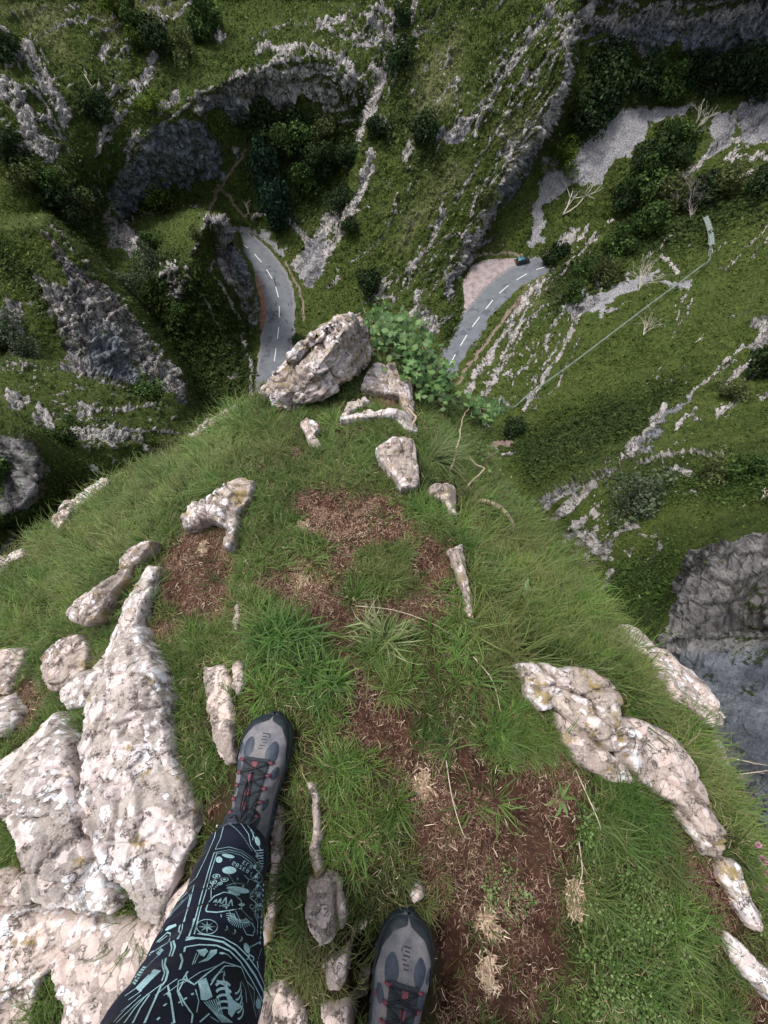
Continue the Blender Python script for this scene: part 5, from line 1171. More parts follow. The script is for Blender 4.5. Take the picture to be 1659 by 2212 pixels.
# ------------------------------------------------------------------ ivy at the tip
simple('bark_pale', (.42, .33, .24), .8, .2, 40, .35, .5, .002)
simple('bark_dark', (.12, .09, .06), .9, .1, 30, .3, .5, .002)
def ivy_leaf(n_lobes=5):
    pts = [(0, -.05), (.32, -.30), (.52, -.12), (.42, .10), (.58, .42), (.30, .42), (.12, .62), (0, 1.0), (-.12, .62), (-.30, .42), (-.58, .42), (-.42, .10), (-.52, -.12), (-.32, -.30)]
    return np.array(pts)
LEAF = ivy_leaf()
def ivy(name, path, wpx, n, label, size=(.026, .046), seed=0, zoff=.10):
    root = empty(name, tuple(lsurf(np.array([float(path[0][0])]), np.array([float(path[0][1])]))[0])); tag(root, label, 'ivy')
    A = catmull([np.array(p, float) for p in path], 10)
    org = np.array(root.location)
    # leaves
    i = rng.integers(0, len(A), n); off = rng.normal(0, .55, (n, 2)) * np.array(wpx)[None]
    px = A[i, 0] + off[:, 0]; py = A[i, 1] + off[:, 1]
    zl = A[i, 2] + rng.normal(0, .05, n) + zoff * (rng.random(n) - .5)
    P3 = pos_from_w(px, py, w_from_z(py, zl)) - org
    k = len(LEAF) + 1
    az = rng.random(n) * 6.28; s = rng.uniform(*size, n)
    nz = np.array([0, -.15, 1.0]) + rng.normal(0, .42, (n, 3)); nz /= np.linalg.norm(nz, axis=1)[:, None]
    ax = np.stack([np.cos(az), np.sin(az), np.zeros(n)], -1); ax -= nz * (ax * nz).sum(1)[:, None]; ax /= np.linalg.norm(ax, axis=1)[:, None]
    sd = np.cross(nz, ax)
    simple_leaf = np.array([(0, -.05), (.22, .05), (.38, .2), (.44, .36), (.42, .5), (.34, .65), (.18, .85), (0, 1.0), (-.18, .85), (-.34, .65), (-.42, .5), (-.44, .36), (-.38, .2), (-.22, .05)])
    pick = (rng.random(n) < .5)[:, None, None]
    shp = np.where(pick, LEAF[None], simple_leaf[None])
    V = P3[:, None] + (sd[:, None] * shp[..., :1] * .8 + ax[:, None] * shp[..., 1:] - nz[:, None] * (shp[..., :1] ** 2) * .35) * s[:, None, None]
    V = np.concatenate([V, P3[:, None] + (ax[:, None] * .35 - nz[:, None] * .03) * s[:, None, None]], 1)
    b = np.arange(n)[:, None] * k; m = len(LEAF)
    T = np.concatenate([np.stack([b + j, b + (j + 1) % m, b + m], -1) for j in range(m)], 1).reshape(-1, 3)
    colr = mixc([(.06, .13, .035), (.09, .17, .05), (.045, .09, .03), (.14, .23, .07)], n, .2)
    me = mesh_np('foliage', V.reshape(-1, 3), None, T, True); cc = np.repeat(colr, k, 0)
    cc = cc.reshape(n, k, 3); cc[:, m] *= 1.45; set_col(me, 'Col', cc.reshape(-1, 3))
    link('foliage', me, M['leaf'], root)
    # stems
    mb = MB()
    main = pos_from_w(A[:, 0], A[:, 1], w_from_z(A[:, 1], A[:, 2] - .05)) - org
    mb.tube(main, .004, 6)
    for q in range(0, n, 3):
        j = i[q]; a = main[j]; e_ = P3[q]; mid = (a + e_) / 2 + np.array([0, 0, -.02])
        mb.tube([a, mid, e_], [.0022, .0016, .001], 5)
    mb.build('stems', M['bark_pale'], root)
    return root
ivy('ivy_bush', [(785, 750, -.58), (830, 715, -.56), (880, 745, -.56), (905, 800, -.56), (940, 850, -.62)], (40, 30), 430, 'glossy green ivy bush crowding the right side of the tall boulder', seed=1)
ivy('ivy_bush', [(800, 690, -.66), (850, 685, -.66), (890, 715, -.66), (940, 780, -.68), (975, 820, -.72)], (26, 24), 200, 'thinner ivy shoots reaching out over the drop beyond the boulder', seed=2)
ivy('ivy_bush', [(950, 850, -.66), (1000, 872, -.74), (1050, 885, -.80), (1068, 885, -.82)], (22, 20), 100, 'trailing ivy spray pointing right towards the road bend', seed=3)
ivy('ivy_bush', [(1000, 940, -.72), (1040, 990, -.78), (1075, 1045, -.78), (1110, 1090, -.80), (1140, 1112, -.82)], (28, 24), 200, 'small leaved ivy hanging down the bank beside the twisted root', (.013, .024), seed=4)
ivy('ivy_sprig', [(640, 772, -.45), (632, 760, -.45), (644, 768, -.45)], (12, 12), 16, 'tiny ivy sprig on the left flank of the tall boulder', (.012, .02), seed=5)
def root_thing(pts, radii, label, name='bare_root', org_z=None):
    A = [np.array(at_z(a, b, z)) for a, b, z in pts]; cm = catmull(A, 8); off = cm[0].copy()
    rr = np.interp(np.linspace(0, 1, len(cm)), np.linspace(0, 1, len(radii)), radii)
    cm2 = cm - off + np.stack([fbm(cm * 30, 2, 1), fbm(cm * 30, 2, 2), fbm(cm * 30, 2, 3)], -1) * .006
    mb = MB().tube(cm2, list(rr * (1 + .25 * fbm(cm * 60, 2, 4))), 8)
    o = mb.build(name, M['bark_pale']); o.location = off; tag(o, label, 'root'); return o
root_thing([(1005, 1085, -.52), (1040, 1082, -.50), (1075, 1095, -.52), (1100, 1120, -.55), (1112, 1150, -.6)], [.008, .011, .013, .010, .006], 'thick twisted pale root lying on the right bank')
root_thing([(985, 1085, -.5), (1010, 1050, -.45), (1035, 1025, -.42), (1045, 1012, -.42), (1030, 1005, -.42), (1015, 990, -.45)], [.004, .004, .003, .003, .002, .002], 'thin kinked pale stem looping up above the twisted root')
root_thing([(960, 1060, -.5), (975, 1010, -.4), (990, 960, -.4), (1000, 905, -.5), (1012, 880, -.6)], [.004, .004, .003, .002, .0015], 'slender upright pale stem with few leaves beside the sedge tuft')
root_thing([(880, 880, -.5), (896, 900, -.44), (892, 920, -.44), (900, 945, -.46)], [.004, .005, .004, .002], 'dead twiggy stem at the right end of the slab stones')
# pink thrift
simple('petal', (.70, .28, .50), .6, .3, 200, .15)
simple('stem_green', (.08, .14, .04), .6, .3)
for i, (a, b, z, lab) in enumerate([(1638, 1825, -.2, 'pink thrift flower head, highest of the four beyond the right rim'), (1648, 1858, -.2, 'largest pink thrift flower head at the right edge of the picture'), (1656, 1885, -.2, 'small pink thrift flower head just below the largest one'), (1655, 1920, -.2, 'lowest pink thrift flower head at the right edge')]):
    P_ = at_z(a, b, z); root = empty('thrift_flower', P_); tag(root, lab, 'flower')
    V = []; nn = 60
    az = rng.random(nn) * 6.28; el = np.arcsin(rng.random(nn) * 1.4 - .4); d = np.stack([np.cos(az) * np.cos(el), np.sin(az) * np.cos(el), np.sin(el)], -1)
    mb = MB(); r_ = .0065 if i != 1 else .009
    for q in d:
        u = np.cross(q, [0.3, .2, 1]); u /= np.linalg.norm(u); w_ = np.cross(q, u)
        mb.add([q * r_ * .4, q * r_ * .9 + u * r_ * .38, q * r_ * 1.25, q * r_ * .9 - u * r_ * .38], [(0, 1, 2, 3)])
    mb.build('petals', M['petal'], root)
    MB().tube([(0, 0, 0), (-.006, .003, -.05), (-.015, .004, -.14)], .0009, 5).build('stem', M['stem_green'], root)

# ------------------------------------------------------------------ the walker: patterned trousers and hiking boots
t = NT('boot_suede'); p = t.pos(True)
c = t.mix(t.ramp(t.noise(p, 28, 5, .6), [(.38, 0.0), (.62, 1.0)]), (.13, .135, .155), (.24, .225, .23))
c = t.mix(t.ramp(t.noise(p, 60, 6, .7), [(.56, 0.0), (.68, .5)]), c, (.26, .19, .15))
c = t.mix(t.ramp(t.voro(p, 420, 'F1', 0), [(.1, .5), (.4, 0.0)]), c, (.06, .065, .08))
t.bsdf(c, .85, t.noise(p, 260, 4), .6, .0008, .15); M['boot_suede'] = t.m
simple('boot_rubber', (.016, .024, .030), .5, .45, 60, .3, .3, .0005)
simple('boot_overlay', (.040, .052, .074), .55, .4, 120, .3)
simple('boot_red', (.17, .045, .065), .6, .3, 200, .35)
simple('boot_lace', (.006, .007, .009), .55, .4)
simple('boot_tongue', (.028, .034, .045), .75, .3, 150, .3, .4, .0005)
simple('sock_wool', (.075, .085, .10), .95, .1, 260, .8, .8, .001)
simple('metal_hook', (.55, .53, .50), .35, .6, Metallic=.8)
simple('print_ink', (.33, .52, .55), .75, .2, 300, .18)
simple('skin', (.45, .28, .21), .6, .3)
t = NT('trouser_cloth'); p = t.pos(True)
t.bsdf(t.mix(t.ramp(t.noise(p, 12, 3), [(.3, 0.0), (.7, 1.0)]), (.005, .007, .016), (.011, .015, .036)), .62, t.noise(p, 500, 2), .25, .0006, .3); M['trouser'] = t.m

person = empty('person', (-.13, -.42, 0))
tag(person, 'walker seen from above in black trousers with pale blue drawings and grey hiking boots', 'person')
PO = np.array(person.location)

def make_boot(origin, yaw, mirror, pitch=0.0):
    """origin: heel on the ground, toe along local +y; mirror flips the inner and outer side"""
    YS = [0, .012, .04, .08, .12, .16, .20, .235, .262, .282, .295, .302]
    WI = [1.11 * w for w in (.012, .026, .035, .036, .034, .038, .046, .049, .046, .038, .025, .006)]   # inner half width
    WO = [1.11 * w for w in (.012, .026, .036, .039, .040, .047, .054, .054, .048, .037, .023, .006)]   # outer half width
    HT = [.085, .108, .122, .126, .118, .098, .080, .067, .057, .047, .036, .024]
    CX = [0, 0, 0, 0, -.001, -.003, -.004, -.003, 0, .003, .006, .008]
    f = lambda a, y: np.interp(y, YS, a)
    cy, sy = math.cos(yaw), math.sin(yaw); sgn = -1 if mirror else 1
    def xf(P):
        P = np.asarray(P, float).reshape(-1, 3)
        x = P[:, 0] * sgn; y = P[:, 1]; z = P[:, 2] + pitch * y
        return np.stack([x * cy - y * sy + origin[0], x * sy + y * cy + origin[1], z + origin[2]], -1) - PO
    def S(y, a, off=0.0):
        """a: 0 inner sole line .. pi outer sole line"""
        y = np.asarray(y, float); a = np.asarray(a, float)
        w = np.where(np.cos(a) > 0, f(WI, y), f(WO, y)) + off
        c = np.sign(np.cos(a)) * np.abs(np.cos(a)) ** .8; s = np.abs(np.sin(a)) ** .72
        z0 = .022; h = f(HT, y) + off
        lump = .0012 * np.sin(y * 160) * np.sin(a * 3)
        return np.stack([f(CX, y) - c * (w + lump), y, z0 + (h - z0) * s], -1)
    def grid(y0, y1, a0, a1, off, ny=20, na=14, fn=None):
        yy, aa = np.meshgrid(np.linspace(y0, y1, ny), np.linspace(0, 1, na), indexing='ij')
        A0 = a0(yy) if callable(a0) else a0; A1 = a1(yy) if callable(a1) else a1
        ang = A0 + (A1 - A0) * aa
        P_ = S(yy, ang, off); return xf(P_.reshape(-1, 3)), grid_quads(ny, na)
    mb = MB(); V, Q = grid(0.0, .302, 0, math.pi, 0, 90, 40); mb.add(V, Q)
    n = 40
    c0 = mb.n; mb.add(xf([(0, 0, .03), (.008, .302, .022)]), [], [])
    upper = mb.build('hiking_boot', M['boot_suede'], person)
    # sole with welt and lugs
    yy = np.linspace(-.004, .307, 60)
    def outline(grow, z):
        L = [(f(CX, y) - (f(WI, y) + grow), y, z) for y in yy]; Rr = [(f(CX, y) + (f(WO, y) + grow), y, z) for y in yy[::-1]]
        return L + Rr
    mb = MB(); rings = [outline(.0035, 0.0), outline(.0055, .008), outline(.005, .022), outline(.003, .027), outline(-.004, .028)]
    m = len(rings[0]); V = xf(np.array(sum(rings, [])))
    V[:, 2] += .0
    Q = [(r * m + i, r * m + (i + 1) % m, (r + 1) * m + (i + 1) % m, (r + 1) * m + i) for r in range(4) for i in range(m)]
    mb.add(V, Q); c = len(V)
    mb.add(xf([(0, .15, 0)]), [], []); mb.t.append(np.array([(c, i, (i + 1) % m) for i in range(m)]))
    for y in np.arange(.01, .25, .022):
        for s_, wl in ((-1, WI), (1, WO)):
            q = xf([(f(CX, y) + s_ * (f(wl, y) + .004), y, .006)])[0]; mb.box(q, (.006, .012, .012), yaw)
    mb.build('sole', M['boot_rubber'], upper)
    # rubber toe rand, running further back on the inner side
    mb = MB()
    amax = lambda y: np.interp(y, [.175, .20, .25, .275, .290, .302], [.05, .38, .62, .85, 1.5, 1.57])
    V, Q = grid(.175, .303, 0, amax, .0024, 40, 14); mb.add(V, Q)
    amin = lambda y: math.pi - np.interp(y, [.20, .235, .26, .278, .290, .302], [.05, .35, .6, .85, 1.5, 1.57])
    V, Q = grid(.20, .303, math.pi, amin, .0024, 40, 14); mb.add(V, Q)
    mb.build('toe_cap', M['boot_rubber'], upper)
    # stitched overlays on the vamp and sides
    def patch(y, a, ry, ra, off=.0016, rot=0.0, sq=1.0, mat='boot_overlay', nm='overlay_patch'):
        V = [S(y, a, off + .0012)]; n_ = 20
        for r_ in (.6, 1.0):
            for k in range(n_):
                th = 2 * math.pi * k / n_; cx, sx = math.cos(th), math.sin(th)
                u = cx * math.cos(rot) - sx * math.sin(rot); v = cx * math.sin(rot) + sx * math.cos(rot)
                k2 = 1 - .25 * sq * max(0, v)
                V.append(S(y + ry * v * r_, a + ra * u * r_ * k2, off * (1.4 if r_ < 1 else .2)))
        T = [(0, 1 + k, 1 + (k + 1) % n_) for k in range(n_)]
        Q = [(1 + k, 1 + n_ + k, 1 + n_ + (k + 1) % n_, 1 + (k + 1) % n_) for k in range(n_)]
        MB().add(xf(np.array([v.reshape(3) for v in V])), Q, T).build(nm, M[mat], upper)
    for y, a, ry, ra, rot in [(.232, 1.14, .021, .27, .15), (.226, 2.06, .023, .30, -.25), (.226, .66, .012, .17, 0), (.190, .76, .015, .28, .5), (.186, 2.45, .013, .22, .0), (.150, .72, .010, .20, .3), (.128, 2.52, .011, .2, 0), (.150, .42, .009, .15, 0), (.110, .48, .009, .15, 0), (.185, 2.62, .010, .16, 0)]:
        patch(y, a, ry, ra, rot=rot)
    for y, a in [(.158, .36), (.118, .40), (.243, .33), (.175, 2.84)]: patch(y, a, .006, .10, mat='boot_red', nm='red_flash')
    # tongue: padded panels up the throat
    mb = MB()
    for k in range(6):
        y0 = .214 - k * .0225; V, Q = grid(y0 - .0205, y0, 1.57 - .40, 1.57 + .40, .0045, 6, 12)
        V = V.copy(); V[:, 2] += .0022 * np.sin(np.repeat(np.linspace(0, math.pi, 6), 12)); mb.add(V, Q)
    V, Q = grid(.050, .214, 1.57 - .45, 1.57 + .45, .0028, 20, 12); mb.add(V, Q)
    mb.build('tongue', M['boot_tongue'], upper)
    mb = MB()
    for k in range(5):
        y0 = .208 - k * .0235; V, Q = grid(y0 - .013, y0, 1.57 - .055, 1.57 + .055, .0075, 4, 4); mb.add(V, Q)
    mb.build('tongue_tab', M['boot_red'], upper)
    # padded top of tongue and collar
    cxz = [(a, .001 * 0) for a in np.linspace(0, 2 * math.pi, 33)]
    ring = [(math.cos(a) * .043, .052 + math.sin(a) * (.052 if math.sin(a) > 0 else .045), .122 + .014 * math.sin(a) + .004 * math.cos(2 * a)) for a in np.linspace(0, 2 * math.pi, 33)]
    MB().tube(xf(ring), .009, 10).build('collar', M['boot_rubber'], upper)
    pad = MB()
    gy, ga = np.meshgrid(np.linspace(0, 1, 10), np.linspace(-1, 1, 16), indexing='ij')
    P_ = np.stack([ga * (.038 - .004 * gy), .128 - .022 * gy - .020 * ga ** 2, .112 + .034 * gy - .012 * ga ** 2 + .006 * np.sin(gy * math.pi)], -1)
    pad.add(xf(P_.reshape(-1, 3)), grid_quads(10, 16)); pad.build('tongue_top', M['boot_tongue'], upper)
    lb = MB(); gy, ga = np.meshgrid(np.linspace(.25, .75, 5), np.linspace(-.62, .62, 12), indexing='ij')
    P_ = np.stack([ga * (.038 - .004 * gy), .1285 - .022 * gy - .020 * ga ** 2, .1145 + .034 * gy - .012 * ga ** 2 + .006 * np.sin(gy * math.pi)], -1)
    lb.add(xf(P_.reshape(-1, 3)), grid_quads(5, 12)); lb.build('tongue_label', M['boot_overlay'], upper)
    # eyelet loops and criss-cross laces
    ey = []
    for k in range(5):
        y = .207 - k * .0235; row = []
        for a in (1.57 - .50 - .03 * k, 1.57 + .50 + .03 * k):
            q = S(y, a, .005).reshape(3); row.append(q)
            e1 = S(y, a + (.13 if a < 1.57 else -.13), .0035).reshape(3); e2 = S(y, a - (.10 if a < 1.57 else -.10), .0035).reshape(3)
            MB().tube(xf([e1, q + np.array([0, 0, .0025]), e2]), [.0032, .0040, .0032], 6).build('eyelet_loop', M['boot_red'], upper)
        ey.append(row)
    mbl = MB()
    def lace(a, b, lift=.006):
        a = np.array(a); b = np.array(b); mid = (a + b) / 2; mid[2] += lift
        q1 = a * .7 + mid * .3; q1[2] += lift * .4; q2 = b * .7 + mid * .3; q2[2] += lift * .4
        mbl.tube(xf(catmull([a, q1, mid, q2, b], 4)), .0021, 6)
    lace(ey[0][0], ey[0][1])
    for k in range(4):
        lace(ey[k][0], ey[k + 1][1], .008); lace(ey[k][1], ey[k + 1][0], .010)
        lace(ey[k + 1][0], ey[k + 1][1], .007)
    # knot, bow loops and hanging ends, pulled down the throat
    kn = np.array([.006, .104, .140])
    for dx, dy, dz in [(.030, .018, -.010), (-.026, .004, -.006)]:
        mbl.tube(xf(catmull([kn, kn + np.array([dx * .6, dy + .010, .006]), kn + np.array([dx, dy, dz]), kn + np.array([dx * .7, dy - .014, dz * .5]), kn], 6)), .0022, 6)
    for dx, L_ in [(-.012, .07), (-.006, .085), (.020, .05)]:
        mbl.tube(xf(catmull([kn, kn + np.array([dx * .5, .02, .002]), kn + np.array([dx, .045, -.018]), kn + np.array([dx * 1.2, L_, -.043 if L_ > .06 else -.022])], 6)), .0019, 6)
    lace(ey[4][0], kn, .002); lace(ey[4][1], kn, .002)
    mbl.tube(xf([kn + np.array([-.006, 0, 0]), kn + np.array([.006, .002, .003])]), .0050, 8)
    mbl.build('laces', M['boot_lace'], upper)
    for y, z, s_ in [(.085, .108, -1), (.066, .118, -1), (.080, .112, 1)]:
        q = np.array([s_ * .0435, y, z]); MB().tube(xf([q, q + np.array([s_ * .007, 0, .004]), q + np.array([s_ * .004, .004, .009])]), .0026, 6).build('lace_hook', M['metal_hook'], upper)
    # marks stamped on the vamp
    ms = MB()
    for i_, (y, a, ry, ra) in enumerate([(.262, 1.62, .0012, .10), (.256, 1.60, .0012, .05), (.250, 1.62, .0012, .08), (.2575, 1.75, .0035, .018), (.244, 1.66, .001, .06), (.238, 1.62, .001, .07), (.232, 1.60, .001, .05)]):
        V = [S(y + dy * ry, a + da * ra, .0009).reshape(3) for dy, da in ((-1, -1), (-1, 1), (1, 1), (1, -1))]; ms.add(xf(V), [(0, 1, 2, 3)])
    ms.build('stamped_marks', M['boot_rubber'], upper)
    return xf, upper
toeL = np.array(lsurf(np.array([582.]), np.array([1548.]))[0]); toeL[2] = 0
aL = at_z(524, 1780, .12)
def boot_from(toe_px, back_px, zb, mirror, L_=.302):
    T_ = np.array(at_z(*toe_px, .025)); B = np.array(at_z(*back_px, zb)); d = (T_ - B)[:2]; d /= np.linalg.norm(d)
    org = T_[:2] - d * L_; yaw = math.atan2(-d[0], d[1])
    return (org[0], org[1], .006), yaw
oL, yawL = boot_from((588, 1541), (522, 1772), .12, True)
xfL, bootL = make_boot(oL, yawL, False)
oR, yawR = boot_from((890, 1974), (860, 2212), .09, False)
xfR, bootR = make_boot(oR, yawR, True)

def leg_points(cuff, knee, hip):
    return cuff, knee, hip
def leg_mesh(cent, rads, nseg=110, nring=64, seed=0, offs=0.0, fold=1.0):
    C = catmull([np.array(c, float) for c in cent], 16); rr = np.interp(np.linspace(0, 1, len(C)), np.linspace(0, 1, len(rads)), rads)
    tt = np.linspace(0, len(C) - 1, nseg); C = np.stack([np.interp(tt, np.arange(len(C)), C[:, k]) for k in range(3)], -1); rr = np.interp(tt, np.arange(len(rr)), rr)
    T = np.gradient(C, axis=0); T /= np.linalg.norm(T, axis=1)[:, None]
    N = np.cross(T, np.array([0, 1.0, 0])); N /= np.linalg.norm(N, axis=1)[:, None]; B = np.cross(N, T)
    th = np.linspace(0, 2 * math.pi, nring, endpoint=False)
    d = N[:, None] * np.cos(th)[None, :, None] + B[:, None] * np.sin(th)[None, :, None]
    P = C[:, None] + d * rr[:, None, None]
    # drape folds, strongest at the knee and above the cuff
    z = P[..., 2]
    w = (.35 + 1.0 * np.exp(-((z - .40) / .10) ** 2) + .6 * np.exp(-((z - .18) / .05) ** 2)) * fold
    fo = np.sin(z * 95 + np.cos(th * 1.0 + .6 + seed)[None] * 3.2 + fbm(P * 6, 2, seed) * 3.0)
    P = P + d * ((fo * .0042 * w + fbm(P * 11, 3, seed + 3) * .008)[..., None] + offs)
    return P
def close_tube(P):
    ns, nr = P.shape[:2]
    Q = [(i * nr + k, i * nr + (k + 1) % nr, (i + 1) * nr + (k + 1) % nr, (i + 1) * nr + k) for i in range(ns - 1) for k in range(nr)]
    return P.reshape(-1, 3), Q
cuffL = at_z(511, 1853, .138); k1 = at_z(468, 2000, .28); k2 = at_z(412, 2190, .49)
legL = leg_mesh([cuffL, k1, k2, (-.215, -.45, .70), (-.19, -.58, .95)], [.066, .070, .075, .084, .095, .110, .125], seed=1)
ankR = xfR([(0, .05, .12)])[0] + PO
legR = leg_mesh([ankR, (ankR[0] - .01, ankR[1] + .0, .30), (ankR[0] - .02, ankR[1] + .03, .50), (-.045, -.66, .72), (-.07, -.60, .95)], [.064, .072, .080, .088, .095, .110, .125], seed=4)
mb = MB(); V, Q = close_tube(legL - PO); mb.add(V, Q); V, Q = close_tube(legR - PO); mb.add(V, Q)
# seat and waistband
th = np.linspace(0, 2 * math.pi, 48, endpoint=False); rings = []
for z, rx, ry, cy_ in [(.80, .13, .13, -.575), (.86, .175, .14, -.585), (.93, .185, .14, -.59), (1.0, .17, .12, -.59), (1.03, .165, .115, -.59), (1.03, .0, .0, -.59)]:
    rings.append(np.stack([-.13 + rx * np.cos(th), cy_ + ry * np.sin(th), np.full(48, z)], -1))
V, Q = close_tube(np.array(rings) - PO); mb.add(V, Q)
trousers = mb.build('trousers', M['trouser'], person)
# sock between cuff and boot, and the ankle of the body inside it
for xf_, nm in ((xfL, 'sock'), (xfR, 'sock')):
    ring = []; a_ = xf_([(0, .058, .0)])[0]; b_ = (np.array(cuffL) * .35 + np.array(k1) * .65 - PO) if xf_ is xfL else a_
    for z, r_ in [(.09, .040), (.12, .047), (.138, .053), (.150, .053), (.170, .050), (.24, .046)]:
        f_ = min(1, max(0, (z - .12) / .12)); c_ = a_ * (1 - f_) + b_ * f_
        ring.append(np.stack([c_[0] + np.cos(th) * r_, c_[1] + np.sin(th) * r_ * 1.1, np.full(48, z + .012 * 0) + .008 * np.sin(th)], -1))
    V, Q = close_tube(np.array(ring)); MB().add(V, Q).build('sock', M['sock_wool'], person)
# body: feet, ankles, shins, thighs and hips as one skin
bmn = bpy.data.meshes.new('body')
pel = np.array([-.13, -.59, .95]) - PO
aL_ = xfL([(0, .05, .10)])[0]; aR_ = xfR([(0, .05, .10)])[0]; tL_ = xfL([(0, .20, .045)])[0]; tR_ = xfR([(0, .20, .045)])[0]
kL = np.array(k2) - PO; kR = np.array([ankR[0] - .02, ankR[1] + .03, .5]) - PO
vs = [pel, pel + [-.08, 0, -.06], kL, aL_, tL_, pel + [.08, 0, -.06], kR, aR_, tR_]
bmn.from_pydata([tuple(v) for v in vs], [(0, 1), (1, 2), (2, 3), (3, 4), (0, 5), (5, 6), (6, 7), (7, 8)], [])
body = link('body', bmn, M['skin'], person)
sk = body.modifiers.new('skin', 'SKIN'); bmn.skin_vertices[0].use_loops if False else None
for i_, r_ in enumerate([(.11, .09), (.075, .075), (.045, .045), (.026, .026), (.022, .018), (.075, .075), (.045, .045), (.026, .026), (.022, .018)]):
    bmn.skin_vertices[0].data[i_].radius = r_
bmn.skin_vertices[0].data[0].use_root = True
sb = body.modifiers.new('sub', 'SUBSURF'); sb.levels = sb.render_levels = 1

# print on the cloth: drawn in the flat, laid on the leg
V, Q = close_tube(legL); bvh = BVHTree.FromPolygons([Vector(v) for v in V], Q)
O_ = Vector((0, 0, CZ))
def hit(zx, zy, off=.0007):
    px = (260 + zx / 3.7705) / 1.15732; py = (2040 + zy / 3.7705) / 1.15732
    d = Vector(pos_from_w(px, py, 1.0)) - O_
    h, n_, _, _ = bvh.ray_cast(O_, d.normalized(), 3.0)
    if h is None: return None
    if n_.dot(d) > 0: n_ = -n_
    return np.array(h + n_ * off), np.array(n_)
pr = MB()
def pline(pts, w=7, closed=False, sub=14):
    if closed: pts = list(pts) + [pts[0]]
    A = []
    for (a, b), (c, d) in zip(pts[:-1], pts[1:]):
        m = max(1, int(math.hypot(c - a, d - b) / sub)); A += [(a + (c - a) * k / m, b + (d - b) * k / m) for k in range(m)]
    A.append(pts[-1]); w = w * .5 / 3.77 / 1.157 / F * .68
    prev = None; run = []
    H = [hit(*q) for q in A]
    seg_ = []
    for h in H + [None]:
        if h is None or (seg_ and np.linalg.norm(h[0] - seg_[-1][0]) > .03):
            if len(seg_) > 1:
                P_ = np.array([q[0] for q in seg_]); N_ = np.array([q[1] for q in seg_]); T_ = np.gradient(P_, axis=0); T_ /= np.linalg.norm(T_, axis=1)[:, None] + 1e-9
                S_ = np.cross(N_, T_) * w
                m = len(P_); pr.add(np.concatenate([P_ - S_, P_ + S_]) - PO, [(i, i + 1, m + i + 1, m + i) for i in range(m - 1)])
            seg_ = []
        if h is not None: seg_.append(h)
def pfill(pts):
    c = np.mean(np.array(pts, float), 0); H = [hit(*q) for q in pts]; hc = hit(*c)
    if hc is None or any(h is None for h in H): return
    V_ = []; n_ = len(pts)
    inner = [hit(*(c + (np.array(q) - c) * .5)) for q in pts]
    if any(h is None for h in inner): return
    V_ = [hc[0]] + [h[0] for h in inner] + [h[0] for h in H]
    pr.add(np.array(V_) - PO, [(1 + i, 1 + n_ + i, 1 + n_ + (i + 1) % n_, 1 + (i + 1) % n_) for i in range(n_)], [(0, 1 + i, 1 + (i + 1) % n_) for i in range(n_)])
def ell(cx, cy, rx, ry, n=20, rot=0.0, a0=0, a1=2 * math.pi):
    return [(cx + rx * math.cos(a) * math.cos(rot) - ry * math.sin(a) * math.sin(rot), cy + rx * math.cos(a) * math.sin(rot) + ry * math.sin(a) * math.cos(rot)) for a in np.linspace(a0, a1, n)]
